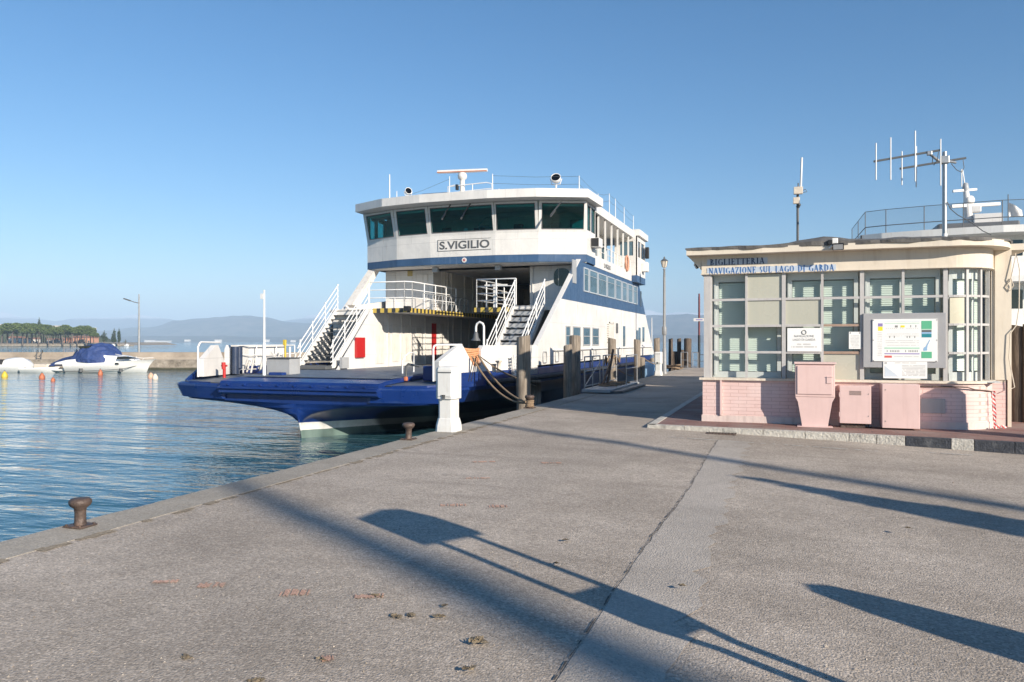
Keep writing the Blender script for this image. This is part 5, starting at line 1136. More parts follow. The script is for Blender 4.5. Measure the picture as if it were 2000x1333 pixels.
for z in (a.z+.12, c.z-.2): mb = MB(); mb.tube([(a.x-.006, YC+.03, z), (a.x-.006, YC+.03, z+.08)], .009, 6); mb.build('hinge', M['pink'], t)
mb = MB()
for k in range(5): mb.box(a.x+.16, c.x-.16, YC+.016, YC+.0195, c.z-.16+k*.016, c.z-.153+k*.016)
mb.build('vent', M['rust'], t)
mb = MB()
for z in (a.z+.14, c.z-.14): mb.lathe([(.009,0),(.009,.006)], (c.x-.045, YC+.02, z), 8, False, (0,-1,0))
mb.build('screw', M['dark_grey'], t)
mb = MB(); r5 = random.Random(4)
for k in range(8):
    x = a.x+.10+k*.055; mb.tube([(x, YC+.12, a.z+.02), (x+r5.uniform(-.02,.02), YC+.10, a.z-.06), (x+r5.uniform(-.05,.05), YC+.14, KZ+.005)], .014, 6)
mb.build('cables', M['black'], t)
mb = MB(); mb.box(a.x+.02, c.x-.1, YC+.08, BY-.02, KZ, KZ+.06); mb.build('cable_duct', M['rust'], t)
a, c = onY(1723, 841, YC-.05), onY(1797, 752, YC-.05)
t = thing('wall_cabinet', 'larger pink wall cabinet with a flat plain front near the ground', 'cabinet', ((a.x+c.x)/2, YC+.2, a.z))
mb = MB(); mb.bbox(a.x, c.x, YC-.05, BY-.002, KZ+.03, c.z, .008); mb.build('cabinet_body', M['pink'], t)
mb = MB()
for x, z in ((a.x+.05, KZ+.15), (a.x+.05, c.z-.1)): mb.lathe([(.009,0),(.009,.006)], (x, YC-.05, z), 8, False, (0,-1,0))
mb.build('screw', M['dark_grey'], t)
a, c = onY(1798, 807, BY-.02), onY(1846, 780, BY-.02); t = thing('blank_plate', 'blank grey plate on the pink wall beside the larger cabinet', 'plate', ((a.x+c.x)/2, BY, a.z))
mb = MB(); mb.bbox(a.x, c.x, BY-.02, BY-.002, a.z, c.z, .004); mb.build('plate', M['grey'], t)
# conduit under the sill and loose cable at the corner
mb = MB(); mb.tube([onY(1797, 755, BY-.03), onY(1850, 755.5, BY-.03), onY(1890, 757, BY-.03)]+[V((*arc(.03, tt).xy, .76-.03*i)) for i, tt in enumerate((.5, .9, 1.3))], .012, 6); tag(mb.build('conduit', M['rust'], None, (2.5, BY, .8)), 'thin rusty conduit running under the sill past the larger cabinet', 'pipe')
mb = MB(); c0 = V((3.83, BY+RC-.04, 0)); q = [onY(1956,725,c0.y), onY(1962,745,c0.y), onY(1966,758,c0.y), onY(1963,765,c0.y), onY(1930,760,c0.y)]
mb.tube([c0+V((.02,0,2.75)), c0+V((-.06,0,2.6)), c0+V((.0,0,2.52)), c0+V((.05,-.02,2.62)), c0+V((.01,-.03,2.75)), c0+V((.09,-.02,3.2)), c0+V((.15,0,2.9)), c0+V((.14,0,2.2)), c0+V((.10,0,1.9)), c0+V((.0,-.02,1.75)), c0+V((-.02,-.02,1.3)), c0+V((.06,-.05,.78)), c0+V((-.05,-.05,.72))], .009, 6)
tag(mb.build('loose_cable', M['sill'], None, c0), 'loose pale cable hanging down the cream corner of the office', 'cable')
M['tape'] = None
m, n, l, b = newmat('barrier_tape'); co = coords(n, l, geo=True); sp = n.new('ShaderNodeSeparateXYZ'); l.new(co, sp.inputs[0])
s_ = math_n(n, l, 'GREATER_THAN', math_n(n, l, 'FRACT', math_n(n, l, 'MULTIPLY', math_n(n, l, 'ADD', sp.outputs[2], sp.outputs[0]), 14)), .5)
l.new(mix(n, l, s_, (.75,.72,.70), (.60,.04,.04)), b.inputs['Base Color']); b.inputs['Roughness'].default_value = .4; M['tape'] = m
mb = MB(); tp = []; yq = BY+.30
base_ = [onY(px, py, yq) for px, py in ((1941,764),(1942,790),(1943.5,808),(1943,825),(1946,838))]; base2 = [onY(px, py, yq) for px, py in ((1936,766),(1938,790),(1940,815),(1942.5,838))]
for q in (base_, base2):
    for i in range(len(q)-1):
        A, B_ = q[i], q[i+1]; w = .022 if q is base_ else .006; mb.add([A+V((-w,0,0)), A+V((w,-.01,0)), B_+V((w,.01,0)), B_+V((-w,0,0))], [(0,1,2,3)])
g_ = onY(1946, 842, yq-.1)
for k in range(5): A = V((g_.x-.05+k*.04, yq-.1, KZ+.02+.02*(k % 2))); mb.add([A, A+V((.05,.02,.02)), A+V((.06,.02,.05)), A+V((.0,0,.035))], [(0,1,2,3)])
tag(mb.build('barrier_tape', M['tape'], None, (3.3, yq, KZ)), 'torn red and white barrier tape hanging on the pink corner', 'tape')
# ---- floodlights on the roof edge
def flood(px, py, Y, label, aim):
    p = onY(px, py, Y); t = thing('floodlight', label, 'floodlight', p); f = V(aim).normalized(); q = f.to_track_quat('Y', 'Z').to_matrix().to_4x4()
    bm = bmesh.new(); bmesh.ops.create_cube(bm, size=1); bmesh.ops.scale(bm, vec=(.19,.06,.12), verts=bm.verts); bmesh.ops.bevel(bm, geom=bm.edges[:], offset=.008, segments=2, affect='EDGES')
    mb = MB(); mb.from_bm(bm, False, Matrix.Translation(p) @ q); bm.free(); mb.build('housing', M['black'], t)
    bm = bmesh.new(); bmesh.ops.create_cube(bm, size=1); bmesh.ops.scale(bm, vec=(.16,.006,.09), verts=bm.verts); mb = MB(); mb.from_bm(bm, False, Matrix.Translation(p+f*.034) @ q); bm.free(); mb.build('lamp_glass', M['grey'], t)
    return t, p
t, p = flood(1637, 482, BY-.36, 'black floodlight on a bracket at the front of the cream roof edge', (-.1,-1,-.35))
mb = MB(); mb.bar(p+V((-.15,.03,-.02)), p+V((-.02,.06,.12)), .03); mb.bar(p+V((-.02,.06,.12)), p+V((.0,.2,.06)), .03); mb.bbox(p.x-.10,p.x-.0,p.y+.03,p.y+.12,p.z+.06,p.z+.16,.01); mb.build('bracket', M['rail_white'], t)
mb = MB(); mb.bbox(p.x-.17,p.x-.09,p.y+.02,p.y+.1,p.z+.04,p.z+.13,.01); mb.build('sensor', M['black'], t)
t, p = flood(1361, 519, BY+.2, 'black floodlight sticking out below the left eave of the office', (-.9,-.2,-.5))
mb = MB(); mb.bar(p, V((BX0-.03, BY+.3, p.z-.02)), .03); mb.build('bracket', M['dark_grey'], t)
# ---- antennas on the roof
p = onY(1558, 470, BY+2.2); t = thing('whip_antenna', 'thin mast with two grey boxes and a white whip on the roof', 'antenna', (p.x, p.y, 3.45))
Yp = p.y; Z = lambda py: onY(1558, py, Yp).z; X_ = lambda px: onY(px, 400, Yp).x
mb = MB(); mb.tube([(p.x,Yp,3.40),(p.x,Yp,Z(365))], .026, 8); mb.tube([(p.x,Yp,Z(405)),(p.x+.03,Yp-.05,Z(400))], .04, 8); mb.build('mast', M['dark_grey'], t)
mb = MB(); mb.bbox(X_(1550),X_(1568),Yp-.12,Yp-.03,Z(381),Z(367),.01); mb.build('radio_box', M['sill'], t)
mb = MB(); mb.bbox(X_(1549),X_(1562),Yp-.10,Yp-.03,Z(399.5),Z(387),.01); mb.build('radio_box', M['sill'], t)
mb = MB(); mb.tube([(X_(1564),Yp,Z(366)),(X_(1566),Yp,Z(309))], .022, 8); mb.build('whip', M['rail_white'], t)
mb = MB(); mb.tube([(X_(1559),Yp,Z(366)),(X_(1559),Yp,Z(358))], .015, 6); mb.tube([(X_(1568),Yp-.06,Z(374)),(X_(1573),Yp-.06,Z(372)),(X_(1576),Yp-.06,Z(377)),(X_(1568),Yp-.06,Z(378))], .008, 5); mb.build('cable', M['dark_grey'], t)
p = onY(1845, 462, BY+1.2); Yp = p.y; t = thing('yagi_antenna', 'grey mast carrying two dark beams of upright white rods on the roof', 'antenna', (p.x, Yp, 3.45))
PX = lambda px, py, dy=0: onY(px, py, Yp+dy)
mb = MB(); mb.tube([(p.x,Yp,3.42),(p.x,Yp,PX(1845,297).z)], .042, 12); mb.lathe([(.11,0),(.10,.03),(.05,.05)], (p.x,Yp,3.44), 12); mb.build('mast', M['steel'], t)
mb = MB(); mb.tube([(p.x,Yp,3.44),(p.x,Yp,3.66)], .047, 12); mb.build('mast_sleeve', M['rail_white'], t)
b1 = (PX(1706,316,-.35), PX(1838,293.5,-.35)); b2 = (PX(1757,330,.30), PX(1887,309,.30))
for A, B_, rods in ((*b1, [(1711,280,352),(1739.5,269,352),(1787.5,256,355),(1837,272,363)]), (*b2, [(1761.5,296,362),(1789.5,286,366)])):
    mb = MB(); mb.bar(A, B_, .035); bo = mb.build('boom', M['dark_grey'], t); dy = A.y-Yp
    for px, ya, yb in rods: mb = MB(); mb.tube([PX(px, ya, dy-.02), PX(px, yb, dy-.02)], .013, 6); mb.build('rod', M['rail_white'], bo)
mb = MB(); ca = V((p.x,Yp,PX(1845,314).z)); mb.tube([PX(1817,302,-.33), ca+V((-.12,-.05,.0)), ca, PX(1866,318,.28)], .025, 8); mb.bbox(ca.x-.07,ca.x+.07,Yp-.07,Yp+.07,ca.z-.06,ca.z+.08,.01); mb.bbox(*[PX(1810,300,-.33).x, PX(1820,300,-.33).x],Yp-.38,Yp-.3,PX(1815,304,-.33).z,PX(1815,296,-.33).z,.01); mb.build('cross_arm', M['steel'], t)
mb = MB()
mb.tube([PX(1833,297,-.3), PX(1831,312,-.3), PX(1824,323,-.2), PX(1821,318,-.2), PX(1822,306,-.3)], .007, 5)
mb.build('cable', M['dark_grey'], t); mb = MB(); mb.tube([PX(1881,313,.3), PX(1883,328,.3), PX(1878,337,.2), PX(1868,332,.1), PX(1858,320,0)], .007, 5)
mb.build('cable', M['dark_grey'], t); mb = MB(); mb.tube([PX(1850,395,-.05), PX(1856,408,-.05), PX(1870,420,-.1), PX(1885,428,-.1), PX(1900,437,-.1), PX(1920,452,-.2), PX(1936,459,-.2)], .009, 5); mb.build('cable', M['dark_grey'], t)
# ================================================================== ON THE QUAY
def bollard(p, s, label, group='iron mooring bollards on the quay edge', flat=False):
    t = thing('mooring_bollard', label, 'bollard', p, group)
    mb = MB(); mb.lathe([(.058*s,.012),(.052*s,.05),(.050*s,.13*s),(.056*s,.175*s),(.088*s,.20*s),(.102*s,.225*s),(.100*s,.25*s),(.082*s,.268*s),(.0,.276*s)], p, 28); mb.build('post', M['rust'], t)
    mb = MB(); mb.bbox(p.x-.11*s, p.x+.11*s, p.y-.10*s, p.y+.10*s, p.z+.001, p.z+.016, .004)
    for dx in (-1, 1):
        for dy in (-1, 1): mb.lathe([(.012,.016),(.012,.026)], (p.x+dx*.085*s, p.y+dy*.08*s, p.z), 6)
    mb.build('base_plate', M['rust'], t); return t
bollard(V((-5.74, 5.0, .006)), .90, 'rusty iron bollard with a round cap nearest the camera on the quay edge')
bollard(V((-5.80, 11.25, .006)), 1.0, 'dark iron bollard on the quay edge just before the near white pedestal')
p3 = V((-5.80, 17.55, .006)); bollard(p3, 1.15, 'iron bollard wound with thick ropes below the first wooden pile')
def coil(mb, c, r, z0, z1, turns, rr):
    pts = []
    for i in range(int(turns*14)+1):
        a = 2*PI*i/14; f = i/(turns*14); pts.append(V((c.x+(r+.012*math.sin(i*1.7))*math.cos(a), c.y+(r+.012*math.cos(i*1.3))*math.sin(a), z0+(z1-z0)*f)))
    mb.tube(pts, rr, 6)
mb = MB(); coil(mb, p3, .085, .03, .20, 4.5, .024); tag(mb.build('rope_coil', M['rope'], None, p3), 'tan rope wound round the bollard below the first wooden pile', 'rope')
def pedestal(p, s, label, group='white service pedestals on the quay edge'):
    t = thing('service_pedestal', label, 'service pedestal', p, group); k = s
    def ring_(hw, z): return [p+V((sx*hw*k, sy*hw*k, z*k)) for sx, sy in ((-.7,-1),(.7,-1),(1,-.7),(1,.7),(.7,1),(-.7,1),(-1,.7),(-1,-.7))]
    mb = MB(); mb.loft([ring_(.195,0), ring_(.190,.10), ring_(.165,.22), ring_(.150,.24), ring_(.150,.57)], False, True); mb.build('column', M['pedestal'], t)
    mb = MB(); mb.loft([ring_(.15,.569), ring_(.185,.58), ring_(.185,1.09), ring_(.175,1.125), ring_(.15,1.145)], False, True); mb.add(ring_(.15,1.145), [tuple(range(8))]); mb.add(ring_(.185,.58), [tuple(range(8))[::-1]]); hd = mb.build('head', M['pedestal'], t)
    mb = MB(); mb.bbox(p.x-.125*k, p.x+.125*k, p.y-.199*k, p.y-.186*k, p.z+.62*k, p.z+1.03*k, .005); mb.build('door', M['pedestal'], hd)
    mb = MB(); mb.box(p.x-.135*k, p.x+.135*k, p.y-.205*k, p.y-.186*k, p.z+1.042*k, p.z+1.055*k); mb.build('hood_seam', M['dark_grey'], hd)
    mb = MB(); mb.box(p.x-.055*k, p.x+.02*k, p.y-.215*k, p.y-.2*k, p.z+.635*k, p.z+.65*k); mb.box(p.x-.03*k, p.x-.015*k, p.y-.215*k, p.y-.2*k, p.z+.585*k, p.z+.65*k); mb.box(p.x+.005*k, p.x+.02*k, p.y-.215*k, p.y-.2*k, p.z+.585*k, p.z+.65*k); mb.build('latch', M['dark_grey'], hd)
    return t
M['pedestal'] = paint('pedestal_paint', (.66,.66,.64), .5, .06, (.38,.33,.26), .45, scale=5)
pedestal(V((-5.70, 12.62, .0)), 1.01, 'big white service pedestal with a boxed head on the quay edge')
pedestal(V((onX(1286, 735, -5.68).x, onX(1286, 735, -5.68).y, 0)), .98, 'far white service pedestal standing before the street lamp on the pier')
def pile(px, X, py_top, w_px, label, slant=0, nm='wooden_pile', mt='wood', seed=0, group='wooden mooring piles beside the ferry', z0=-3):
    c = onX(px, HY, X); d = (c-EYEP).dot(FW); w = w_px/FPX*d; top = EYE-(py_top-HY)/FPX*d; r = random.Random(seed)
    mb = MB(); n_ = 14; prof = [1+r.uniform(-.06, .06) for _ in range(n_)]
    rows = []
    for z in (z0, -.5, 0, .5, 1.0, top-.06, top):
        if z > top: continue
        k = w/2*(1.0+.02*r.uniform(-1, 1))*(1 if z < top else .95)
        rows.append([V((c.x+k*prof[i]*math.cos(2*PI*i/n_)+slant*z, c.y+k*prof[i]*math.sin(2*PI*i/n_), z+(.03*math.sin(2*PI*i/n_+seed) if z == top else 0))) for i in range(n_)])
    mb.loft(rows, True, True); mb.add(rows[-1], [tuple(range(n_))])
    o = mb.build(nm, M[mt], None, V((c.x, c.y, WZ))); tag(o, label, 'pile', group); return c, w, top
pile(1022, -6.25, 657, 27, 'tall grey wooden pile nearest the bow, standing behind the roped bollard', seed=1)
pile(1046, -6.45, 744, 22, 'short dark stump of a pile close behind the tallest near pile', seed=9)
pile(1109, -6.20, 675, 17, 'shorter wooden pile of the touching pair with a rounded worn top', seed=2)
pile(1123, -6.35, 657, 22, 'taller wooden pile of the touching pair by the ferry side windows', seed=3)
pile(1195.5, -6.30, 662, 16, 'wooden pile standing between the gangway railing and the ferry side door', seed=4)
pile(1244.5, -6.30, 664, 12.5, 'slim brown wooden pile behind the far end of the gangway', seed=5)
pile(1254, -6.15, 699, 11, 'low thick wooden stump beside the far gangway end', seed=6)
pile(1283, -6.45, 661, 12, 'pale topped wooden pile behind the far white pedestal', seed=7)
pile(1274, -6.6, 700, 9, 'low dark pile between the stump and the far pedestal', seed=8)
for i, (px, Y, top, w, lab) in enumerate([(1310,49.8,662,8,'left slim dark pile of the row at the pier head'), (1326.5,50.0,662,8,'middle slim dark pile of the row at the pier head'), (1343,49.6,662,14,'thick dark pile at the right of the row at the pier head'), (1318,50.3,687,26,'broad low dark pile cluster joining the slim piles at the pier head'), (1332,50.4,684,14,'round topped low dark pile between the slim and thick piles')]):
    c = onY(px, HY, Y); pile(px, c.x, top, w, lab, seed=20+i, mt='wood_dark', group='dark piles at the pier head')
# wooden piles right of the office
for i, (px, Y, top, w, lab) in enumerate([(1967,17.6,640,16,'rough dark pile touching the cream office corner'),(1974,18.4,652,14,'weathered pile second from the office corner'),(1986,17.3,638,26,'thick brown split pile at the right picture edge'),(2012,17.2,636,26,'wide wooden pile cut by the right picture edge')]):
    c = onY(px, HY, Y); pile(px, c.x, top, w, lab, seed=40+i, mt='wood_dark', group='wooden piles right of the office')
# rail along the far piles
# gangway parked on the edge
a = onZ(1150, 768, .02); gl = onZ(1228, 755, .02)
gx = -5.55; y0 = onX(1148, HY, gx).y; y1 = onX(1240, HY, gx).y
t = thing('gangway', 'grey steel gangway with railings parked along the quay edge', 'gangway', (gx, y0, 0))
gy0, gy1 = onX(1142, HY, -5.85).y, onX(1225, HY, -5.5).y
mb = MB(); mb.bbox(-5.95, -5.05, gy0, gy1, .03, .13, .015); mb.build('platform', M['grey'], t)
mb = MB(); mb.prism([V((-5.0,gy0+.1,.02)), V((-4.75,gy0+.4,.02)), V((-4.75,gy1-.4,.02)), V((-5.0,gy1,.02))], (0,0,.06)); mb.build('ramp_lip', M['dark_grey'], t)
gm = (gy0+gy1)/2
for ya, yb in ((gy0+.1, gm-.3), (gm+.2, gy1-.1)):
    mb = MB(); rail_mb(mb, [(-5.88,ya,.13), (-5.88,yb,.13)], 1.0, (1,.55,.08), 1.3, .022); mb.tube([(-5.88,ya,.2),(-5.88,yb,.9)], .014, 5); mb.build('railing', M['steel'], t)
mb = MB(); rail_mb(mb, [(-5.12,gm+.4,.13), (-5.12,gy1-.1,.13)], 1.0, (1,.55), 1.4, .02); mb.build('railing', M['steel'], t)
mb = MB(); mb.bar((-5.7,gm,.13), (-5.5,gm+.05,1.35), .07); mb.bar((-5.75,gm-.5,.13), (-5.55,gm,1.0), .05); mb.build('lifting_frame', M['rust'], t)
mb = MB(); r6 = random.Random(6)
pts = [V((-5.5+.28*math.cos(k*.9)+r6.uniform(-.1,.1), gm-1.0+k*.07, .17+.03*math.sin(k*2.1))) for k in range(36)]
mb.tube(pts, .03, 6); tag(mb.build('rope_heap', M['rope'], None, pts[0]), 'loose brown rope heaped on the gangway platform', 'rope')
mb = MB(); pts = [V((-5.9+.05*math.sin(k), gm+.4+k*.12, 1.05+.06*math.sin(k*1.9)-(.0 if k % 5 else .25))) for k in range(22)]
mb.tube(pts, .028, 6); tag(mb.build('rope_heap', M['rope'], None, pts[0]), 'pinkish rope draped over the gangway railing', 'rope')
# mooring lines
def rope(a, b_, sag, r, label, mt='rope', n_=16, cat='rope'):
    a, b_ = V(a), V(b_); pts = [a.lerp(b_, i/n_)+V((0,0,-sag*4*(i/n_)*(1-i/n_))) for i in range(n_+1)]
    mb = MB(); mb.tube(pts, r, 6); o = mb.build('mooring_rope', M[mt], None, a); tag(o, label, cat, 'mooring ropes of the ferry'); return o
fl = onX(922, 697, XC+bw(19.1)+.05); fl2 = onX(934, 694, XC+bw(19.3)+.05)
rope(fl, p3+V((-.09,-.02,.12)), .32, .026, 'thick brown rope hanging lower from bow fairlead to roped bollard')
rope(fl2, p3+V((-.06,-.09,.15)), .22, .026, 'thick brown rope hanging higher from bow fairlead to roped bollard')
q = onX(1057, 757, -6.3); rope(onX(960, 715, XR+.10), q, .06, .014, 'thin taut rope from the hull fitting to the dark pile stump')
rope(onX(938, 697, XC+bw(19.4)+.05), onX(1008, 738, -6.3), .05, .014, 'thin rope from the bow fairlead to the nearest tall pile')
q = onX(1185, 700, XR); rope(onX(1208, 722, -6.0), onX(1238, 735, -5.8), .06, .02, 'rope slung across behind the gangway to the slim brown pile')
rope(onX(1258, 700, -6.2), onX(1280, 712, -5.75), .04, .02, 'rope running from the low stump to the far pedestal')
# orange rope bundle in the gap of the bulwark
mb = MB(); r7 = random.Random(8)
for k in range(9):
    z = .97+k*.054; a = V((XC+bw(18.85-.02*k)-.06, 18.98-.03*k, z+r7.uniform(-.02,.02))); c = V((XC+bw(19.46)-.06, 19.44, z+r7.uniform(-.02,.02)))
    mb.tube([a+V((-.05,-.03,0)), a.lerp(c,.3)+V((.03,0,r7.uniform(-.03,.02))), a.lerp(c,.7)+V((.03,0,r7.uniform(-.03,.02))), c+V((-.05,.03,0))], .036, 6)
tag(mb.build('rope_bundle', M['rope_orange'], None, V((XC+bw(19.2), 19.2, .9))), 'bundle of orange rope laid across the gap in the bow bulwark', 'rope')
mb = MB(); c_ = onX(974, 712, XR+.05); mb.lathe([(.07,0),(.07,.06),(.05,.08),(.05,.26),(.09,.28),(.09,.32)], c_+V((-.0,0,-.22)), 12); mb.lathe([(.05,0),(.06,.2),(.09,.22)], c_+V((-.02,-.3,-.2)), 12); mb.build('fairlead_roller', M['sill'], ferry)
mb = MB(); mb.tube([onX(925, 700, XR-.05), onX(915, 745, XR+.1)], .012, 5); mb.tube([onX(929, 700, XR-.05), onX(920, 745, XR+.1)], .012, 5); mb.build('hanging_line', M['black'], ferry)
mb = MB(); a, c = onX(1004, 693, XR+.06), onX(1007, 735, XR+.06); mb.tube([a, c], .02, 6); mb.tube([a+V((0,.16,0)), c+V((0,.16,0))], .02, 6)
for k in range(7): mb.box(a.x-.02, a.x+.02, a.y, a.y+.16, a.z+(c.z-a.z)*(k+.5)/7-.02, a.z+(c.z-a.z)*(k+.5)/7+.02)
mb.build('side_ladder', M['rail_white'], ferry)
# street lamp on the pier
p = onX(1297.5, 727, -5.70); t = thing('street_lamp', 'tall grey lamp post with an old style lantern on the pier', 'street lamp', (p.x, p.y, 0))
Zp = lambda py: onX(1297.5, py, p.x).z
mb = MB(); mb.lathe([(.16,0),(.15,.08),(.11,.15),(.10,1.2),(.075,1.3),(.062,Zp(545)),(.05,Zp(528)),(.08,Zp(527)),(.05,Zp(525))], (p.x,p.y,0), 14); mb.lathe([(.10,Zp(655)),(.12,Zp(653)),(.12,Zp(640)),(.09,Zp(638))], (p.x,p.y,0), 12); mb.build('post', M['post_grey'], t)
zb, zt = Zp(524), Zp(502); H = zt-zb
mb = MB(); mb.lathe([(.04,zb),(.06,zb+.02),(.10,zb+H*.08),(.16,zb+H*.60),(.165,zb+H*.62)], (p.x,p.y,0), 6, False); mb.build('lantern_glass', M['sill'], t)
mb = MB(); mb.lathe([(.19,zb+H*.625),(.12,zb+H*.75),(.05,zb+H*.83),(.03,zb+H*.9),(.045,zb+H*.93),(.0,zb+H*1.05)], (p.x,p.y,0), 12)
for k in range(6): a = 2*PI*k/6; mb.tube([(p.x+.105*math.cos(a),p.y+.105*math.sin(a),zb+H*.08),(p.x+.17*math.cos(a),p.y+.17*math.sin(a),zb+H*.62)], .012, 4)
mb.build('lantern_cap', M['dark_grey'], t)
# red and white signal pole at the pier head
p = onY(1365.5, 722, 48.4); t = thing('signal_pole', 'slim dark red pole with a white arrow board at the pier head', 'pole', (p.x, p.y, 0))
Zp = lambda py: onY(1365.5, py, 48.4).z
mb = MB(); mb.tube([(p.x,p.y,0),(p.x,p.y,Zp(655))], .075, 10); mb.build('pole_base', M['black'], t)
mb = MB(); mb.tube([(p.x,p.y,Zp(655)),(p.x,p.y,Zp(580))], .06, 10); mb.tube([(p.x,p.y,Zp(580)),(p.x,p.y,Zp(574))], .05, 8); mb.build('pole', paint('dull_red_paint', (.15,.03,.035), .5, .2), t)
mb = MB(); mb.box(p.x-.32,p.x+.30,p.y-.12,p.y-.09,Zp(628),Zp(622)); mb.build('arrow_board', M['white'], t)
mb = MB(); mb.box(p.x+.30,p.x+.38,p.y-.12,p.y-.09,Zp(629),Zp(621)); mb.box(p.x-.18,p.x+.22,p.y-.124,p.y-.12,Zp(626),Zp(624)); mb.build('board_marks', M['p_violet'], t)
# low railings and rope heap near the pier head
mb = MB(); a, c = onY(1330, 718, 48.2), onY(1343, 718, 48.2); t = thing('barrier', 'small pale metal barrier left of the red signal pole', 'barrier', (a.x, 48.2, 0), 'metal barriers at the pier head')
rail_mb(mb, [(a.x,48.2,0), (c.x,48.2,0)], .95, (1,.5,.1), .45, .03); mb.build('barrier_frame', M['steel'], t)
mb = MB(); a, c = onY(1353, 718, 48.1), onY(1363, 718, 48.1); t = thing('barrier', 'small pale metal barrier touching the red signal pole', 'barrier', (a.x, 48.1, 0), 'metal barriers at the pier head')
rail_mb(mb, [(a.x,48.1,0), (c.x,48.1,0)], .95, (1,.5,.1), .3, .03); mb.build('barrier_frame', M['steel'], t)
mb = MB(); a, c = onY(1363, 718, 48.7), onY(1420, 718, 48.7); t = thing('barrier', 'long low railing closing the end of the pier beside the office', 'railing', (a.x, 48.7, 0), 'metal barriers at the pier head')
rail_mb(mb, [(a.x,48.7,0), (c.x,48.7,0)], .8, (1,.5), 1.2, .025); mb.build('barrier_frame', M['dark_grey'], t)
mb = MB(); a = onZ(1312, 722, 0); r8 = random.Random(2)
mb.tube([V((a.x+.5*math.cos(k*.8)+r8.uniform(-.1,.1), a.y+.6*math.sin(k*.7), .07+.04*math.sin(k*1.3)+.06*math.exp(-((k-16)/6)**2)*3)) for k in range(34)], .05, 6)
tag(mb.build('rope_heap', M['rope'], None, a), 'heap of tan rope on the pier beyond the street lamp', 'rope')
mb = MB(); p = onX(1266, 735, -6.25); mb.lathe([(.3,-1.5),(.36,-.3),(.36,.45),(.26,.6),(.1,.64)], (p.x, p.y, 0), 16); tag(mb.build('fender', M['p_blue'], None, V((p.x,p.y,WZ))), 'light blue cylinder fender hanging behind the low stump', 'fender')
# small things lying on the asphalt
M['dry'] = paint('dry_leaf', (.26,.205,.135), .9, .4, (.11,.085,.06), .7, scale=30, streak=False, bumps=.6)
deb = [(735,1165,.04),(800,1202,.03),(862,1205,.04),(935,1255,.06),(915,1308,.045),(630,1288,.035),(365,1285,.03),(1085,1101,.02),(1335,1145,.025),(1105,1055,.02),(500,1332,.04),(1772,1032,.02),(870,1185,.025),(776,1205,.03)]
rd = random.Random(12)
mb = MB()
for i, (px, py, s_) in enumerate(deb):
    p = onZ(px, py); n_ = 24 if i == 3 else rd.randint(5, 13)
    for k in range(n_):
        a = rd.uniform(0, 6.28); r = rd.uniform(0, s_); c = V((p.x+r*math.cos(a), p.y+r*math.sin(a)*.6, .004)); h_ = rd.uniform(.002, .009 if i not in (3,) else .025)
        d1 = V((rd.uniform(-1,1), rd.uniform(-1,1), 0)).normalized()*rd.uniform(.006,.024); d2 = V((-d1.y, d1.x, 0))*rd.uniform(.3,.8)
        mb.add([c-d1-d2, c+d1-d2*.5, c+d1+d2+V((0,0,h_)), c-d1+d2+V((0,0,h_*.6))], [(0,1,2,3)]); mb.add([c-d1, c+d1, c+V((0,0,h_))], [(0,1,2)])
tag(mb.build('debris', M['dry']), None, None, None, 'stuff')

# ================================================================== THE SECOND SHIP, right of the pier
SH = V((9.5, 50, WZ)); ship = thing('passenger_ship', 'white passenger ship behind the ticket office with a railed top deck', 'ship', SH)
D0 = 45.0
def A_(px, py, d=D0): return atD(px, py, d)
def cs(x, y, z): return V((x, y, z))
left = A_(1680, 460, 50); zr = left.z
# roof deck: its near edge is bowed, seen end on
ed = [A_(px, HY, d) for px, d in ((1680,50),(1722,49),(1800,47.7),(1880,46.6),(1960,45.6),(2060,44.9),(2200,44.6),(2320,45.6))]
ed = [V((p.x, p.y, zr)) for p in ed]
back = [V((ed[-1].x+1, ed[-1].y+38, zr)), V((ed[0].x-.3, ed[0].y+38, zr))]
mb = MB(); top = ed+back; mb.loft([[p+V((0,0,-.42)) for p in top], top], False, True); mb.add(top, [tuple(range(len(top)))]); mb.add([p+V((0,0,-.42)) for p in top], [tuple(range(len(top)))[::-1]]); rd_ = mb.build('top_deck', M['white'], ship)
ins = [p+(V((SH.x+6, 75, p.z))-p).normalized()*1.7 for p in ed]
def skin(pts, z0, z1, nm, mt, holes=None):
    mb = MB(); mb.loft([[V((p.x,p.y,z0)) for p in pts], [V((p.x,p.y,z1)) for p in pts]], False); return mb.build(nm, M[mt], ship)
bk2 = [V((ins[-1].x, ins[-1].y+34, 0)), V((ins[0].x, ins[0].y+34, 0))]
up = skin([bk2[1]]+ins+[bk2[0]], zr-3.0, zr-.42, 'upper_house', 'white')
mb = MB()
def on_skin(a, c, f0, f1, z0, z1, nm, par, mt):
    d_ = (c-a); nn = V((d_.y, -d_.x, 0)).normalized()*.03; mb = MB(); p, q = a+d_*f0+nn, a+d_*f1+nn
    mb.prism([V((p.x,p.y,z0)), V((q.x,q.y,z0)), V((q.x,q.y,z1)), V((p.x,p.y,z1))], -nn*.8); return mb.build(nm, M[mt], par)
for i in range(len(ins)-1):
    zt = zr-.72; on_skin(ins[i], ins[i+1], .10, .48, zt-.95, zt, 'window', up, 'black_glass'); on_skin(ins[i], ins[i+1], .54, .92, zt-.95, zt, 'window', up, 'black_glass')
mid_ = [p+(V((SH.x+6, 40, p.z))-p).normalized()*.9 for p in ed]
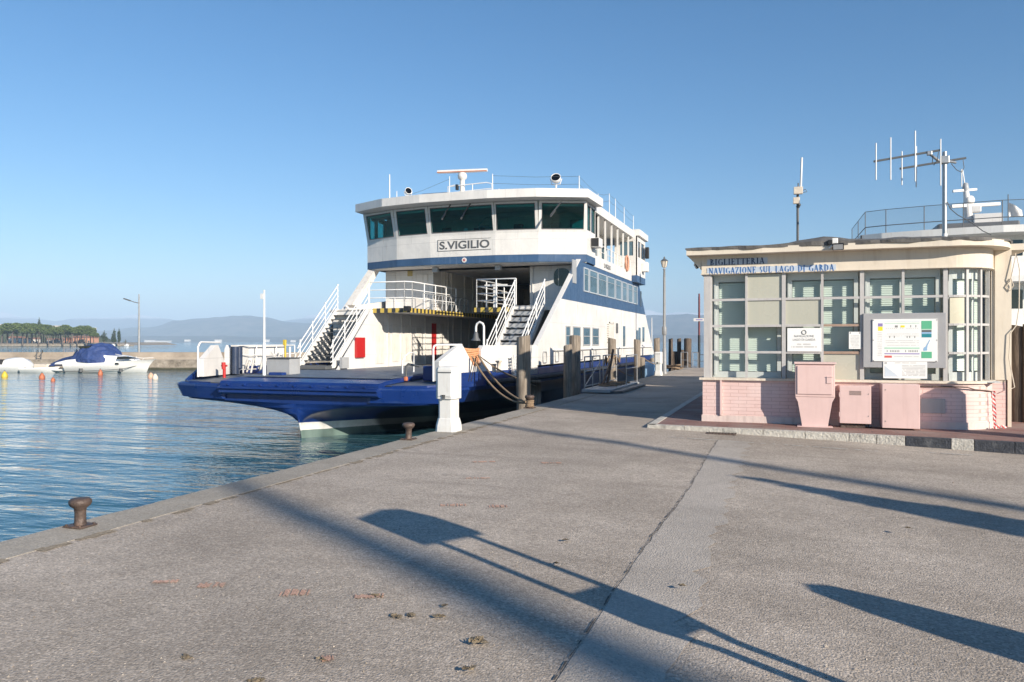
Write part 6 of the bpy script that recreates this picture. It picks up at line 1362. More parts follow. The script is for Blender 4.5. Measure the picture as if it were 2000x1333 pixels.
mb = MB(); top = [V((p.x,p.y,zr-3.0)) for p in ed]+[V((p.x,p.y,zr-3.0)) for p in back]; mb.loft([[p+V((0,0,-.35)) for p in top], top], False, True); mb.add(top, [tuple(range(len(top)))]); mb.add([p+V((0,0,-.35)) for p in top], [tuple(range(len(top)))[::-1]]); mb.build('middle_deck', M['white'], ship)
lo_ = skin([bk2[1]]+ins+[bk2[0]], zr-6.0, zr-3.35, 'lower_house', 'white')
for i in range(len(ins)-1):
    zt = zr-3.75; on_skin(ins[i], ins[i+1], .10, .48, zt-1.15, zt, 'window', lo_, 'black_glass'); on_skin(ins[i], ins[i+1], .54, .92, zt-1.15, zt, 'window', lo_, 'black_glass')
hl = [p+(V((SH.x+6, 75, p.z))-p).normalized()*-.4 for p in ed]; hb = [V((hl[-1].x, hl[-1].y+40, 0)), V((hl[0].x, hl[0].y+40, 0))]
mb = MB(); t_ = [V((p.x,p.y,zr-6.0)) for p in hl+hb]; bt = [V((SH.x+6+(p.x-SH.x-6)*.85, 70+(p.y-70)*.9, WZ-1)) for p in hl+hb]; mb.loft([bt, t_], False, True); mb.add(t_, [tuple(range(len(t_)))]); mb.build('hull', M['white'], ship)
# mesh railing on the top deck
rl = [V((p.x,p.y,p.z)) for p in ins]; rl = [p.lerp(q, .45) for p, q in zip(ed, ins)]
rl = [V((p.x, p.y, ed[i].z)) for i, p in enumerate(rl)]
mb = MB(); RH = 1.6
dense = []
for a, c in zip(rl[:-1], rl[1:]):
    k = max(1, round((c-a).length/1.55)); dense += [a.lerp(c, i/k) for i in range(k)]
dense.append(rl[-1])
dense = [dense[0]+V((-.2,8,0)), dense[0]+V((-.1,4,0))]+dense
for p in dense: mb.tube([p, p+V((0,0,RH))], .028, 6)
mb.tube([p+V((0,0,RH)) for p in dense], .02, 6); mb.tube([p+V((0,0,RH*.36)) for p in dense], .03, 6); rr_ = mb.build('deck_railing', M['dark_grey'], ship)
m, n, l, b = newmat('rail_netting'); n.remove(b); tr = n.new('ShaderNodeBsdfTransparent'); df = n.new('ShaderNodeBsdfDiffuse'); df.inputs[0].default_value = (.12,.14,.17,1); mx = n.new('ShaderNodeMixShader'); mx.inputs[0].default_value = .16
l.new(tr.outputs[0], mx.inputs[1]); l.new(df.outputs[0], mx.inputs[2]); l.new(mx.outputs[0], n['Material Output'].inputs[0]); M['net'] = m
mb = MB(); mb.loft([[p+V((0,0,RH*.02)) for p in dense], [p+V((0,0,RH)) for p in dense]], False); mb.build('rail_netting', M['net'], rr_)
# mast with radars
ms = A_(1893, 436, 50); sc_ = 50/FPX
zf = lambda py: A_(1893, py, 50).z
X0, Y0 = ms.x, ms.y
def at_(px, py): return A_(px, py, 50)
mb = MB(); mb.tube([V((X0,Y0,zr)), at_(1893,440), at_(1889,395), at_(1886,368)], [.30,.28,.22,.15], 12); mb.tube([at_(1893,440)+V((0,1.4,-.4)), at_(1888,400)], .10, 8); mst = mb.build('mast', M['white'], ship)
mb = MB(); mb.bar(at_(1857,404), at_(1951,399), .34, .20); mb.build('radar_scanner', M['white'], mst)
mb = MB(); mb.bar(at_(1861,374), at_(1907,370.5), .16, .14); mb.build('radar_scanner', M['white'], mst)
mb = MB(); mb.lathe([(0,-.25),(.25,-.2),(.3,.1),(.28,.22),(0,.22)], at_(1892,392), 16, True, -FW+RT*.3); mb.build('searchlight', M['white'], mst)
mb = MB(); mb.lathe([(.16,-.2),(.2,.0),(.15,.3),(.05,.36)], at_(1886,368), 12); mb.build('mast_lamp', M['grey'], mst)
mb = MB(); mb.tube([at_(1878,365),at_(1878,331)], .04, 6); mb.tube([at_(1884,360),at_(1880,332)], .04, 6); mb.build('aerial', M['rail_white'], mst)
mb = MB(); c = at_(1905,410); mb.bbox(c.x-.3,c.x+.3,c.y-.3,c.y+.3,zf(416),zf(403),.08); mb.build('radar_motor', M['white'], mst)
mb = MB(); a, c = at_(1898,437), at_(1950,420); mb.bbox(a.x,c.x,a.y-.6,a.y+1.0,zr-.1,zf(421),.05); mb.build('deck_box', M['white'], ship)
mb = MB(); a, c = at_(1832,446), at_(1980,436); mb.bbox(a.x,c.x,a.y+.1,a.y+3,zr-.1,zf(437),.12); mb.build('deck_canopy', M['dark_grey'], ship)
fl_ = at_(1971,420); mb = MB(); n_ = 8; rws = []
for i in range(6):
    f = i/5; rws.append([V((fl_.x+.75*f+.0, fl_.y+.12*math.sin(f*6+k*.5), zf(424)+(zf(396)-zf(424))*(k/5)*(1-.55*f*(k/5)))) for k in range(6)])
mb.loft(rws, True); mb.build('flag', M['white'], ship)
mb = MB(); mb.tube([at_(1969,434),at_(1969,380)], .03, 6); mb.build('flag_pole', M['dark_grey'], ship)
mb = MB(); a = at_(1684,461); mb.bbox(a.x-.1,a.x+.2,a.y-.1,a.y+.5,zr-.35,zr-.02,.02); mb.build('side_light', M['black'], ship)
# shelter added behind the office, hidden from here, to shade the pier
t = thing('shade_shelter', 'plain unseen shelter added behind the ticket office to shade the pier', 'shelter', (1.2, 28.5, KZ))
mb = MB(); mb.box(-.7, 3.4, 26.0, 32.2, KZ, 2.75); mb.build('wall', M['cream'], t)
mb = MB(); mb.prism([V((-1.0, 25.75, 2.752)), V((3.7, 25.75, 2.752)), V((3.7, 32.5, 2.752)), V((-1.0, 32.5, 2.752))], (0,0,.2)); mb.build('roof', M['membrane'], t)
mb = MB(); mb.box(-.72,-.705, 28, 29, KZ, 2.2); mb.build('door', M['dark_grey'], t)

# ================================================================== BREAKWATER, BOATS, BUOYS
m, n, l, b = newmat('breakwater_stone'); co = coords(n, l, geo=True)
f = noise(n, l, co, 1.3, 8, .7); base = ramp(n, l, f, [(.3, (.13,.11,.085)), (.5, (.27,.235,.19)), (.7, (.40,.35,.29))])
sp = n.new('ShaderNodeSeparateXYZ'); l.new(co, sp.inputs[0]); wet = ramp(n, l, math_n(n, l, 'ADD', math_n(n, l, 'ADD', sp.outputs[2], 1.0), math_n(n, l, 'MULTIPLY', f, -.35)), [(.0, 1.0), (.12, 0.0)])
base = mix(n, l, wet, base, (.055,.055,.035)); vo = n.new('ShaderNodeTexVoronoi'); vo.inputs['Scale'].default_value = 1.6; l.new(co, vo.inputs['Vector'])
base = mix(n, l, .6, base, ramp(n, l, vo.outputs['Distance'], [(.0, .6), (.5, 1.15)]), 'MULTIPLY')
l.new(base, b.inputs['Base Color']); b.inputs['Roughness'].default_value = .9; bump(n, l, b, f, .9, .15); M['stone'] = m
wall_d = 70.5
M['pinkstone'] = asphalt('pinkish_concrete', [(.30,.25,.20), (.37,.315,.255), (.43,.37,.30), (.32,.27,.215)], .4)
bwk = thing('breakwater', 'long low stone breakwater wall behind the boats', 'breakwater', atD(0, 700, wall_d))
BA, BB = atD(-700, HY, wall_d+2.0), atD(1250, HY, wall_d-3)
BA, BB = V((BA.x, BA.y, 0)), V((BB.x, BB.y, 0)); bd_ = (BB-BA).normalized(); bn = V((-bd_.y, bd_.x, 0))
def bw_block(o0, o1, z0, z1, nm, mt):
    mb = MB(); n_ = 46; r = random.Random(int(z1*100)+7); fr_ = []
    for i in range(n_+1):
        p = BA.lerp(BB, i/n_); j = r.uniform(-.05, .05); fr_.append([V((*(p+bn*(o0-.1+j)).xy, z0)), V((*(p+bn*(o0+j)).xy, z1+r.uniform(-.015, .015))), V((*(p+bn*o1).xy, z1)), V((*(p+bn*o1).xy, z0))])
    mb.loft(fr_, False, True); return mb.build(nm, M[mt], bwk)
bw_block(0, 4.0, -3, -.05, 'stone_wall', 'stone'); bw_block(1.2, 3.4, -.06, .18, 'stone_step', 'pinkstone'); bw_block(2.0, 3.2, .17, .62, 'parapet', 'pinkstone')
# lamp on the breakwater
p = atD(271.5, 690, 72.5); t = thing('street_lamp', 'slim grey street lamp with one curved arm on the breakwater', 'street lamp', (p.x, p.y, .6))
mb = MB(); z_ = lambda py: atD(271.5, py, 72.5).z
mb.tube([(p.x,p.y,.0),(p.x,p.y,z_(640)),(p.x,p.y,z_(575))], [.13,.09,.06], 8); mb.build('post', M['steel'], t)
mb = MB(); mb.tube([atD(271.5,592.5,72.5), atD(262,590.5,72.5), atD(254,587.5,72.5)], .045, 6); mb.build('arm', M['steel'], t)
mb = MB(); a, c = atD(255,588,72.5), atD(242,583.7,72.5); mb.bar(a, c, .26, .10); mb.build('lamp_head', M['dark_grey'], t)
p = atD(75, 698, 71.6); t = thing('ladder', 'dark iron quay ladder with hooped tops on the breakwater step', 'ladder', (p.x, p.y, 0))
mb = MB()
for px in (71.5, 80.5): mb.tube([atD(px,706,71.2), atD(px,686,71.3), atD(px+2.5,684.5,71.8), atD(px+3,690,72.6)], .035, 6)
for k in range(3): mb.tube([atD(71.5,706-k*5,71.2), atD(80.5,706-k*5,71.2)], .025, 5)
mb.build('ladder_frame', M['dark_grey'], t)
def hull_mb(mb, stern, bow, beam, z_deck, z_water, flare=1.15, zbow=None, seg=14):
    """open hull surface from stern to bow, pointed at the bow"""
    zbow = z_deck if zbow is None else zbow; stern, bow = V(stern), V(bow); d = bow-stern; s_ = V((-d.y, d.x, 0)).normalized(); rows = []
    for i in range(seg+1):
        f = i/seg; w = beam/2*(1-max(0, (f-.45)/.55)**2.2)*(.92+.08*min(1, f*4)); zd = z_deck+(zbow-z_deck)*f**1.5; off_ = d*(.06*max(0, f-.6))
        p = stern+d*f; pw = stern+d*(f*.87)
        q = lambda b_, w_, z: V((b_.x+s_.x*w_, b_.y+s_.y*w_, z))
        rows.append([q(p,-w,zd), q(p.lerp(pw,.3),-w*1.02,zd-.12), q(p.lerp(pw,.7),-w*.86,(zd+z_water)/2), q(pw,-w*.62,z_water-.15), q(pw,w*.62,z_water-.15), q(p.lerp(pw,.7),w*.86,(zd+z_water)/2), q(p.lerp(pw,.3),w*1.02,zd-.12), q(p,w,zd)])
    mb.loft(rows, True); mb.add(rows[0], [tuple(range(8))]); mb.loft([[r_[0] for r_ in rows], [r_[-1] for r_ in rows]], False); return rows
M['gel'] = paint('white_gelcoat', (.78,.78,.76), .25, .04, (.5,.48,.44), .2, scale=3, spec=.6)
M['tarp'] = paint('blue_tarpaulin', (.022,.05,.17), .7, .25, (.06,.11,.30), .5, scale=2.5, streak=False, bumps=.5)
DB = 63.0; ZM = lambda px, py, dd=0: atD(px, py, DB+dd)
t = thing('motor_cruiser', 'white cabin cruiser with a bright blue tarpaulin over its cockpit', 'motorboat', ZM(190, 729))
a, c = ZM(114, 728), ZM(285, 703); mb = MB(); hull_mb(mb, (a.x,a.y+1.2,0), (c.x,c.y+1.2,0), 2.7, WZ+.72, WZ, zbow=WZ+1.12); mb.build('hull', M['gel'], t)
mb = MB(); hull_mb(mb, (a.x-1.4,a.y+1.2,0), (a.x+.4,a.y+1.2,0), 2.2, WZ+.28, WZ); mb.build('swim_platform', M['gel'], t)
mb = MB(); rows = []
for px, zt_, w_ in [(128,708,1.05),(150,703,1.1),(190,700,1.15),(222,694,1.1),(240,696,.95),(262,701,.55),(274,705,.15)]:
    p = ZM(px, zt_, 1.2); b0 = WZ+.70; rows.append([V((p.x,p.y-w_,b0)), V((p.x,p.y-w_*.86,p.z)), V((p.x,p.y+w_*.86,p.z)), V((p.x,p.y+w_,b0))])
mb.loft(rows, False); mb.add(rows[0], [(0,1,2,3)]); cab = mb.build('cabin', M['gel'], t)
mb = MB(); q = [ZM(px, py, -.0) for px, py in ((226,702),(228,697.5),(244,696.5),(258,698.5),(267,701))]; y_ = ZM(245,700).y+.14
mb.prism([V((p.x, p.y+.05, p.z)) for p in q], (0,.25,0)); mb.build('cabin_window', M['black_glass'], cab)
mb = MB(); q = [ZM(px, py, .02) for px, py in ((228,712),(233,712),(233,709),(228,709))]; mb.prism([p+V((0,-.18,0)) for p in q], (0,.3,0)); mb.build('porthole', M['black_glass'], cab)
mb = MB(); rows = []; rt = random.Random(31)
for px, zt_, zb_, w_ in [(170,677,706,1.0),(175,674.5,707,1.15),(180,673,708,1.2),(186,672,708,1.25),(192,671,709,1.28),(198,670.3,709,1.3),(203,670.2,710,1.3),(208,672.5,711,1.28),(213,676.5,712.5,1.25),(217,680.5,714,1.2),(221,686,716,1.15),(224,692,717,1.05),(225,700,717.5,1.0)]:
    p = ZM(px, zt_, 1.2); b0 = ZM(px, zb_, 0).z; H_ = p.z-b0; row = []
    for wk, hk in ((-1,0),(-1.03,.2),(-.99,.42),(-.93,.62),(-.74,.82),(-.4,.95),(0,1),(.4,.96),(.8,.8),(1,.4),(1,0)):
        row.append(V((p.x+rt.uniform(-.06,.06), p.y+w_*wk+rt.uniform(-.07,.07), b0+H_*hk+rt.uniform(-.045,.045)*(0 < hk))))
    rows.append(row)
mb.loft(rows, False); mb.add(rows[0], [tuple(range(11))]); mb.add(rows[-1], [tuple(range(11))]); mb.build('tarpaulin', M['tarp'], t)
mb = MB(); q = [ZM(px, py, .6) for px, py in ((160,708),(166,683),(152,690),(156,680),(165,677),(175,684),(172,705))]; mb.prism([q[0], q[6], q[5], q[1]], (0,1.2,0)); mb.build('arch', M['gel'], t)
mb = MB(); q = [ZM(px, py, .3) for px, py in ((152,677),(176,675),(176,684),(160,686))]; mb.prism(q, (0,1.6,0)); mb.build('windscreen', M['black_glass'], t)
mb = MB(); rows = [[ZM(95,715,.6),ZM(96,712,1.6)],[ZM(120,706,.5),ZM(122,700,1.7)],[ZM(140,699,.5),ZM(142,695,1.7)],[ZM(152,684,.5),ZM(150,682,1.7)],[ZM(146,677.5,.5),ZM(146,677,1.7)]]
mb.loft(rows, True); mb.add([ZM(95,715,.6),ZM(125,715,.6),ZM(140,706,.6),ZM(154,700,.6),ZM(152,684,.6),ZM(140,699,.6),ZM(120,706,.6)], [tuple(range(7))]); mb.build('stern_cover', M['tarp'], t)
mb = MB(); mb.tube([ZM(225,692,.3), ZM(250,697,.3), ZM(280,700,.8), ZM(300,699,1.2)], .02, 5); mb.tube([ZM(262,705,.4),ZM(266,697,.5)], .015, 5); mb.tube([ZM(278,704,.8),ZM(282,699,.9)], .015, 5); mb.build('bow_rail', M['rail_white'], t)
for px in (238, 252, 266): mb = MB(); mb.tube([ZM(px,702,.1), ZM(px+1,696.5,.2)], .014, 5); mb.build('stanchion', M['rail_white'], t)
mb = MB(); mb.tube([ZM(115,726.2,-.12), ZM(190,724.5,-.17), ZM(240,721,.0), ZM(270,714,.7)], .028, 5); mb.build('rub_rail', M['dark_grey'], t)
for px in (158, 236): mb = MB(); mb.tube([ZM(px,720,-.1),ZM(px,727,-.1)], .13, 8); mb.build('fender', M['dark_grey'], t)
mb = MB(); a, c = ZM(118,727.3,-.07), ZM(270,722.5,1.0)
t2 = thing('motor_boat', 'low white open boat with a white cover at the left edge', 'motorboat', ZM(20, 728, .5))
a, c = ZM(58, 727, 1.2), ZM(-60, 722, 1.2); mb = MB(); hull_mb(mb, (a.x,a.y,0), (c.x,c.y,0), 2.0, WZ+.62, WZ, zbow=WZ+.85); mb.build('hull', M['gel'], t2)
mb = MB(); rows = []
for px, zt_, w_ in [(4,706,.5),(14,701,.75),(30,698.5,.85),(44,699,.8),(51,706,.7),(55,715,.6)]:
    p = ZM(px, zt_, 1.2); b0 = WZ+.55; rows.append([V((p.x,p.y-w_,b0)), V((p.x,p.y-w_*.8,b0+(p.z-b0)*.7)), V((p.x,p.y,p.z)), V((p.x,p.y+w_*.8,b0+(p.z-b0)*.7)), V((p.x,p.y+w_,b0))])
mb.loft(rows, True); mb.add(rows[-1], [tuple(range(5))]); mb.build('boat_cover', M['gel'], t2)
mb = MB(); p = ZM(1, 709, .6); mb.bbox(p.x-.5,p.x+.22,p.y-.3,p.y+.3,p.z-.4,p.z+.28,.1); mb.build('outboard_motor', M['black'], t2)
t3 = thing('dinghy', 'small white dinghy with a dark outboard lying behind the cruiser stern', 'dinghy', ZM(70, 727, 1.0))
a, c = ZM(46, 727, .6), ZM(118, 722, .6); mb = MB(); hull_mb(mb, (a.x,a.y,0), (c.x,c.y,0), 1.4, WZ+.40, WZ, zbow=WZ+.5); mb.build('hull', M['gel'], t3)
mb = MB(); p = ZM(49, 724, .5); mb.bbox(p.x-.28,p.x+.12,p.y-.15,p.y+.15,WZ-.1,WZ+.42,.05); mb.build('outboard_motor', M['dark_grey'], t3)
mb = MB(); p = ZM(85, 716, 1.4); mb.bbox(p.x-.7,p.x+.9,p.y-.4,p.y+.4,WZ+.35,WZ+.7,.12); mb.build('cover', M['sill'], t3)
rope(ZM(283,704,1.0), BA.lerp(BB, .47)+V((0,0,.0)), .15, .03, 'thin line from the cruiser bow to the breakwater wall') if False else None
def buoy(px, py, w_px, h_px, mt, label, d=None):
    d = 2.55*FPX/(py-HY); c = atD(px, py, d); r = .86*w_px/2/FPX*d; h = .9*h_px/FPX*d; t = thing('mooring_buoy', label, 'buoy', V((c.x,c.y,WZ)), 'mooring buoys by the boats')
    mb = MB(); mb.lathe([(r*.5,-.2),(r*.95,-.05),(r,h*.18),(r*.85,h*.42),(r*.5,h*.68),(r*.28,h*.82),(.0,h*.85)], (c.x,c.y,WZ), 16); mb.build('float', M[mt], t)
    mb = MB(); mb.tube([V((c.x+.3*r*math.cos(k*PI/5), c.y, WZ+h*.88+.3*r*math.sin(k*PI/5))) for k in range(11)], r*.07, 5); mb.build('ring', M['dark_grey'], t)
buoy(9, 737, 13.5, 15, 'yellow', 'yellow mooring buoy at the left picture edge'); buoy(82, 739.5, 13, 14, 'orange', 'orange cone buoy below the white dinghy')
buoy(103.5, 744.5, 9.5, 9, 'orange', 'small round orange buoy nearest the camera'); buoy(196, 732.5, 11, 14, 'orange', 'orange cone buoy against the cruiser hull')
M['buoy_pale'] = paint('faded_buoy', (.62,.38,.26), .6, .2); buoy(294.5, 738, 13, 13, 'buoy_pale', 'faded orange cone buoy of the touching pair'); buoy(303, 741, 13, 14, 'sill', 'dirty white cone buoy of the touching pair')

# ================================================================== HEADLAND WITH PINES
DH = 430.0
mb = MB(); pts = [(-260,677),(-100,677),(60,676.8),(150,676),(175,675),(200,674.6),(236,674.2),(262,673.5)]
front = [atD(px, HY, DH+8*i*.5) for i, (px, py) in enumerate(pts)]; rows = []
for p in front: rows.append([V((p.x,p.y,WZ-1)), V((p.x,p.y,WZ+1.0)), V((p.x,p.y,0))+FW*3+V((0,0,WZ+1.6)), V((p.x,p.y,WZ+2.2))+FW*60])
rows[-1] = [V((r_.x, r_.y, min(r_.z, WZ+.4))) for r_ in rows[-1]]
mb.loft(rows, False); struct(mb, 'headland_ground', M['stone'])
M['leaf'] = None
def leafmat(name, a, c):
    m, n, l, b = newmat(name); oi = n.new('ShaderNodeNewGeometry'); f = n.new('ShaderNodeObjectInfo')
    base = ramp(n, l, oi.outputs['Random Per Island'], [(0, a), (1, c)]); l.new(base, b.inputs['Base Color']); b.inputs['Roughness'].default_value = .75; b.inputs['Specular IOR Level'].default_value = .25
    return m
M['pine'] = leafmat('pine_needles', (.05,.085,.018), (.14,.18,.05)); M['cypress'] = leafmat('cypress_foliage', (.022,.045,.016), (.06,.085,.03)); M['bark'] = wood_mat('bark', (.13,.10,.08), (.26,.21,.17))
def crown_mesh(mb, blobs, n_, size, r, up=.25):
    for _ in range(n_):
        c, rad = r.choices(blobs, [b_[1][0]*b_[1][1]*b_[1][2] for b_ in blobs])[0]
        while True:
            q = V((r.uniform(-1,1), r.uniform(-1,1), r.uniform(-1,1)))
            if .35 < q.length < 1: break
        q = q*(q.length**-.35); p = V((c[0]+q.x*rad[0], c[1]+q.y*rad[1], c[2]+q.z*rad[2])); s_ = size*r.uniform(.5, 1.3)
        u = V((r.gauss(0,1), r.gauss(0,1), r.gauss(0,.5))).normalized()*s_; w_ = u.cross(V((r.gauss(0,1), r.gauss(0,1), r.gauss(0,1)))).normalized()*s_*.7
        mb.add([p-u-w_*.6, p+u*.2-w_, p+u+w_*.5, p-u*.3+w_], [(0,1,2,3)])
def pine(seed):
    r = random.Random(seed); t = thing('umbrella_pine', 'umbrella pine', 'tree', (0,0,0), 'umbrella pines along the headland shore'); H = 10.0
    mb = MB(); lean = r.uniform(-.6, .6); top = V((lean, 0, H*.62)); mb.tube([(0,0,-1),(lean*.3,0,H*.3),top], [.42,.34,.26], 8)
    for k in range(6): a = k*1.05+r.uniform(-.3,.3); mb.tube([top+V((0,0,-.8)), top+V((math.cos(a)*1.6,math.sin(a)*1.6,1.0)), top+V((math.cos(a)*3.2,math.sin(a)*3.2,2.0))], [.2,.14,.06], 6)
    mb.build('trunk', M['bark'], t)
    blobs = [((lean+math.cos(k*.9)*r.uniform(1.0,3.4), math.sin(k*.9)*r.uniform(1,3), H*.76+r.uniform(-1.0,1.4)), (r.uniform(1.6,2.6), r.uniform(1.6,2.6), r.uniform(.9,1.5))) for k in range(9)]
    mb = MB(); crown_mesh(mb, blobs, 2200, .34, r); mb.build('crown', M['pine'], t); return t
protos = [pine(s_) for s_ in (1, 2, 3, 4)]
xs2 = []
xs_ = [-8, 3, 14, 24, 33, 44, 54, 63, 75, 85, 95, 104, 113, 123, 133, 142, 151, 160, 169, 177, 183]
hs = [1.0,1.05,1.15,1.2,1.05,1.0,1.12,1.05,1.02,1.0,.95,.97,.9,.95,.92,.9,.88,.85,.88,.84,.74]
where = {0:'umbrella pine cut by the left picture edge, left of all the others on the headland',7:'umbrella pine standing just left below the pointed dark conifer',20:'last small umbrella pine at the right end of the headland row'}
for i, (px, s_) in enumerate(zip(xs_, hs)):
    o = protos[i] if i < 4 else copy_tree(protos[i % 4]); p = atD(px, HY, DH+6+(i*37 % 5)*2.5); o.location = (p.x, p.y, WZ+1.5); o.scale = (s_*(.85+.35*((i*53) % 10)/10), s_, s_*(.90+.2*((i*31) % 10)/10)); o.rotation_euler = (0, 0, i*1.3)
    o['label'] = where.get(i, 'wide crowned umbrella pine in the green row along the headland shore')
for i in range(19):
    o = copy_tree(protos[(i*3+1) % 4]); p = atD(-4+i*9.4, HY, DH+24+(i*29 % 7)*1.5); k = (1.16-.011*i)*(.86+.26*((i*47) % 11)/11); o.location = (p.x, p.y, WZ+1.6); o.scale = (k, k, k); o.rotation_euler = (0, 0, i*2.1); o['label'] = 'wide crowned umbrella pine in the green row along the headland shore'
def cone_tree(px, py_b, py_t, w_px, d, label, narrow=False, name='cypress', n_=900):
    p = atD(px, py_b, d); H = (py_b-py_t)/FPX*d; w = w_px/FPX*d/2; r = random.Random(px); t = thing(name, label, 'tree', p)
    mb = MB(); mb.tube([p+V((0,0,-1)), p+V((0,0,H*.5)), p+V((0,0,H*.95))], [.35,.2,.05], 6); mb.build('trunk', M['bark'], t)
    blobs = []
    for k in range(11):
        f = k/10; rr = w*((1-f)**.75 if not narrow else (1-.9*abs(f-.35)**1.5*1.4)*(.98 if f < .8 else .6)); rr = max(rr, .25)
        for j in range(2): a = r.uniform(0, 6.3); blobs.append(((p.x+math.cos(a)*rr*.3, p.y+math.sin(a)*rr*.3, p.z+H*(.08+.87*f)), (rr*.8, rr*.8, H*.08)))
    mb = MB(); crown_mesh(mb, blobs, n_, .4*H/12, r); mb.build('crown', M['cypress'], t); return t
cone_tree(76.5, 646, 619, 11, 520, 'dark pointed conifer rising above the headland pines', name='conifer')
cone_tree(203.5, 668, 646, 13, DH+12, 'round topped dark cypress just right of the headland pines', True)
cone_tree(223, 669, 640.5, 13, DH+15, 'ragged tiered cedar on the headland tip', name='cedar')
cone_tree(232.5, 669, 641, 7.5, DH+15, 'slim upright cypress touching the tiered cedar', True)
cone_tree(245, 671, 663, 9, DH+18, 'small low bush tree at the end of the headland tip', True, 'small_tree', 300)
labs = ['pale villa with a brown roof behind the first pines on the headland','white house seen between the pine trunks on the headland','grey house half hidden by pine trunks in the middle of the row','pink house under the pines left of the salmon row','salmon terrace seen under the last pines on the headland']
for (px, w, h, mt), lab in zip([(28,26,13,m_far),(60,24,11,m_far),(100,20,10,M['grey']),(127,18,11,m_shop),(160,40,14,m_shop)], labs): house(px, 674, w, h, DH+48, lab, mt)
labs = ['long white hotel above the pines right of the pointed conifer','white block above the pine row at the picture left edge','pale flat house above the middle of the pine row','white gabled house peeping above the end of the pine row']
for (px, py, w, h), lab in zip([(93,646,40,9),(8,640,14,6),(140,646,30,5),(182,648,8,7)], labs): house(px, py, w, h, 600, lab, m_far, gable=False)
mb = MB(); a = [atD(px, HY, 560) for px in (-400, -100, 60, 140, 175, 192)]; zs = [10, 10.5, 9, 7.5, 5.5, 0]
mb.loft([[V((p.x,p.y,WZ-1)), V((p.x,p.y,zz_*.75)), V((p.x,p.y,zz_))+FW*20, V((p.x,p.y,WZ))+FW*60-RT*12] for p, zz_ in zip(a, zs)], True); mh, n, l, b = newmat('headland_slope'); co = coords(n, l, geo=True)
l.new(ramp(n, l, noise(n, l, co, .12, 5), [(.35, (.03,.045,.02)), (.65, (.08,.085,.045))]), b.inputs['Base Color']); b.inputs['Roughness'].default_value = .95; struct(mb, 'headland_hill', mh)
for (px, py, w, lab) in [(221,673.5,10,'small white motor yacht moored off the headland tip'),(248,674.2,9,'low white boat right of the yacht off the headland tip')]:
    p = atD(px, py, DH+2); t = thing('moored_yacht', lab, 'yacht', V((p.x,p.y,WZ))); L = w/FPX*DH; mb = MB(); hull_mb(mb, p-RT*L/2, p+RT*L/2, 1.6, WZ+.75, WZ, zbow=WZ+1.0); mb.build('hull', M['gel'], t)
    mb = MB(); mb.bbox(p.x-L*.2,p.x+L*.15,p.y-.5,p.y+.5,WZ+.7,WZ+1.35,.08); mb.build('cabin', M['gel'], t)

# ================================================================== ADDED THINGS OUT OF VIEW, shaped for the shadows they cast on the quay
H2 = V((SDIR.x, SDIR.y, 0)).normalized(); PERP = V((-H2.y, H2.x, 0)); TE = math.tan(SUN_EL)
def caster(px, py, h): g = onZ(px, py); return V((g.x, g.y, 0))+H2*(h/TE)          # foot of a thing h high whose shadow tip lies at the pixel
# panel on two posts, added and shaped for its long ground shadow
ft = caster(742, 1000, 2.42); t = thing('shadow_sign', 'shadow casting panel on two slim posts added out of view beside the camera', 'sign', ft)
Pq = lambda a, z: ft+PERP*a+V((0,0,z))
mb = MB()
for sg in (-1, 1): mb.tube([Pq(.075*sg,0), Pq(.075*sg,.80), Pq(.15*sg,.98), Pq(.16*sg,1.3), Pq(.16*sg,2.0)], .033, 10)
mb.build('post', M['grey'], t)
q = [(-.30,1.90),(.27,1.90),(.30,1.95),(.30,2.2),(.22,2.40),(.05,2.44),(-.30,2.36)]
mb = MB(); mb.prism([Pq(a,z)-H2*.04 for a, z in q], H2*.05); mb.build('shadow_panel', M['grey'], t)
q = [(-.14,.90),(.13,.90),(.19,1.0),(.19,1.26),(-.19,1.26),(-.19,1.0)]; mb = MB(); mb.prism([Pq(a,z)-H2*.03 for a, z in q], H2*.05); mb.build('lower_panel', M['grey'], t)

ft = caster(1608, 1136, 1.42); t = thing('shadow_bin', 'round topped litter bin added out of view for its shadow', 'bin', ft); mb = MB(); mb.lathe([(.23,0),(.25,.05),(.25,.72),(.24,.95),(.19,1.2),(.12,1.36),(.0,1.43)], ft, 20); mb.build('body', M['grey'], t)  # bin shape added out of view for its tapered ground shadow
# slender bare trees added far behind, unseen, for their soft ground shadows
def shadow_tree(g0, dist, H, r0, label, seed, crown=False):
    r = random.Random(seed); ft = V((g0.x, g0.y, 0))+H2*dist; t = thing('shadow_tree', label, 'tree', ft, 'added shadow casting trees behind the camera')
    mb = MB(); mb.tube([ft+V((0,0,-.2)), ft+V((.05,.1,H*.4)), ft+V((0,.0,H*.75)), ft+V((.1,0,H))], [r0, r0*.85, r0*.6, r0*.12], 10)
    for k in range(16):
        z = H*r.uniform(.45, .95); a = r.uniform(0, 6.3); L = r.uniform(.6, 1.8)*(1.15-z/H); p0 = ft+V((0,0,z)); mb.tube([p0, p0+V((math.cos(a)*L*.5, math.sin(a)*L*.5, L*.8)), p0+V((math.cos(a)*L*.7, math.sin(a)*L*.7, L*1.7))], [.06,.04,.012], 5)
    mb.build('trunk', M['bark'], t); return t
shadow_tree(onZ(1000, 1190), 42, 20.5, .52, 'tall bare poplar added far behind the camera for a wide soft shadow', 1)
shadow_tree(onZ(1400, 893), 34, 19.5, .20, 'slim bare poplar added behind the camera for a thin soft shadow', 2)
g0 = onZ(1490, 932); ft = V((g0.x,g0.y,0))+H2*(4.3/TE); t = thing('shadow_cypress', 'columnar cypress in a tub added behind the camera for its shadow', 'tree', ft)  # cypress added unseen to cast the broad shadow band
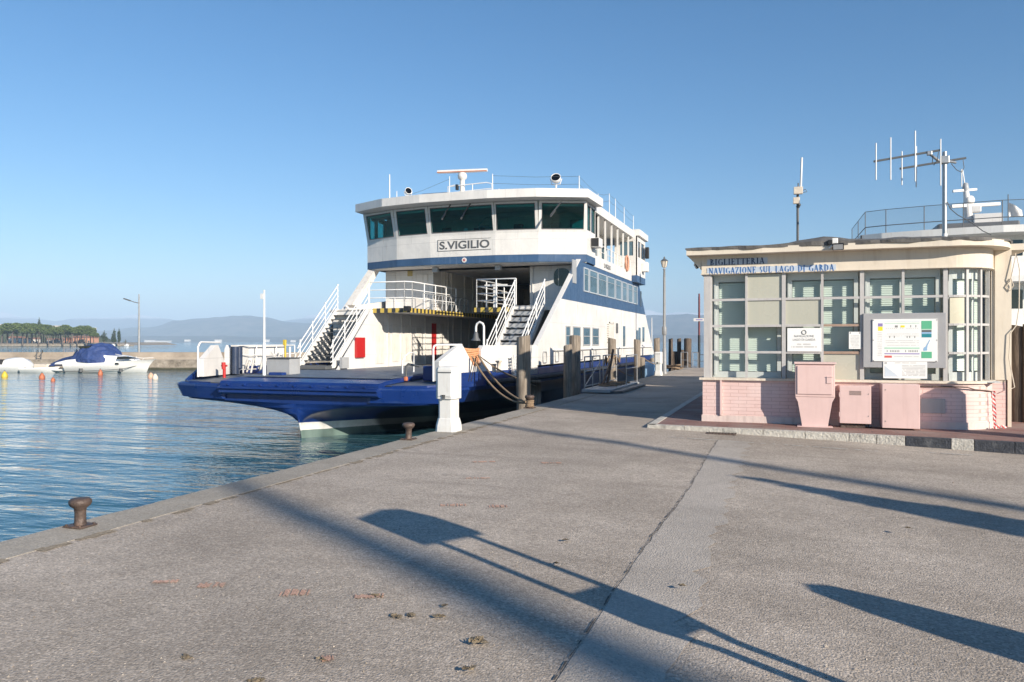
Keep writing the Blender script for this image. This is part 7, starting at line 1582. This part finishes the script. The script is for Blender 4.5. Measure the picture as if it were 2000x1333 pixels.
mb = MB(); mb.lathe([(.32,0),(.38,.5),(.36,.52)], ft, 16); mb.build('shadow_tub', M['coping'], t)
mb = MB(); mb.tube([ft+V((0,0,.4)), ft+V((0,0,4.0))], [.07,.02], 6); mb.build('trunk', M['bark'], t)
blobs = [((ft.x, ft.y, .6+k*.38), (.46*(1-(k/10)**3.5), .46*(1-(k/10)**3.5), .4)) for k in range(10)]; mb = MB(); crown_mesh(mb, blobs, 2600, .10, random.Random(5)); mb.lathe([(.3,.55),(.42,1.2),(.42,2.6),(.33,3.4),(.15,4.0),(.0,4.2)], ft, 14); mb.build('crown', M['cypress'], t)
g0 = onY(1836, 757, BY); k_ = 2.6; ft = V((g0.x, g0.y, 0))+H2*k_; hh = g0.z+k_*TE; ft.z = gz(ft.x)  # hooded block added out of view, shaped for the shadow on the office wall
t = thing('shadow_meter', 'hooded ticket machine added out of view to shadow the office wall', 'ticket machine', ft)
Pq = lambda a, z: V((ft.x,ft.y,0))+PERP*a+V((0,0,z))
mb = MB(); mb.prism([Pq(a,z)-H2*.12 for a, z in [(-.26,ft.z),(.27,ft.z),(.27,hh-.75),(.26,hh-.3),(.05,hh),(-.26,hh-.12)]], H2*.24); mb.build('body', M['grey'], t)
mb = MB(); mb.prism([Pq(a,z)+H2*-.13 for a, z in [(-.15,hh-.5),(.15,hh-.5),(.15,hh-.25),(-.15,hh-.25)]], H2*.009); mb.build('screen', M['black_glass'], t)

# ================================================================== AIR
mb = MB(); mb.box(-9500, 9500, -400, 9300, WZ-2.0, 420)
hz = mb.build('haze', M['white']); m = bpy.data.materials.new('haze_air'); m.use_nodes = True; n = m.node_tree.nodes; l = m.node_tree.links; n.remove(n['Principled BSDF'])
pv = n.new('ShaderNodeVolumePrincipled'); pv.inputs['Color'].default_value = (.52,.72,.97,1); pv.inputs['Density'].default_value = .00025; pv.inputs['Anisotropy'].default_value = -.2
l.new(pv.outputs[0], n['Material Output'].inputs['Volume']); hz.data.materials.clear(); hz.data.materials.append(m); hz['kind'] = 'stuff'
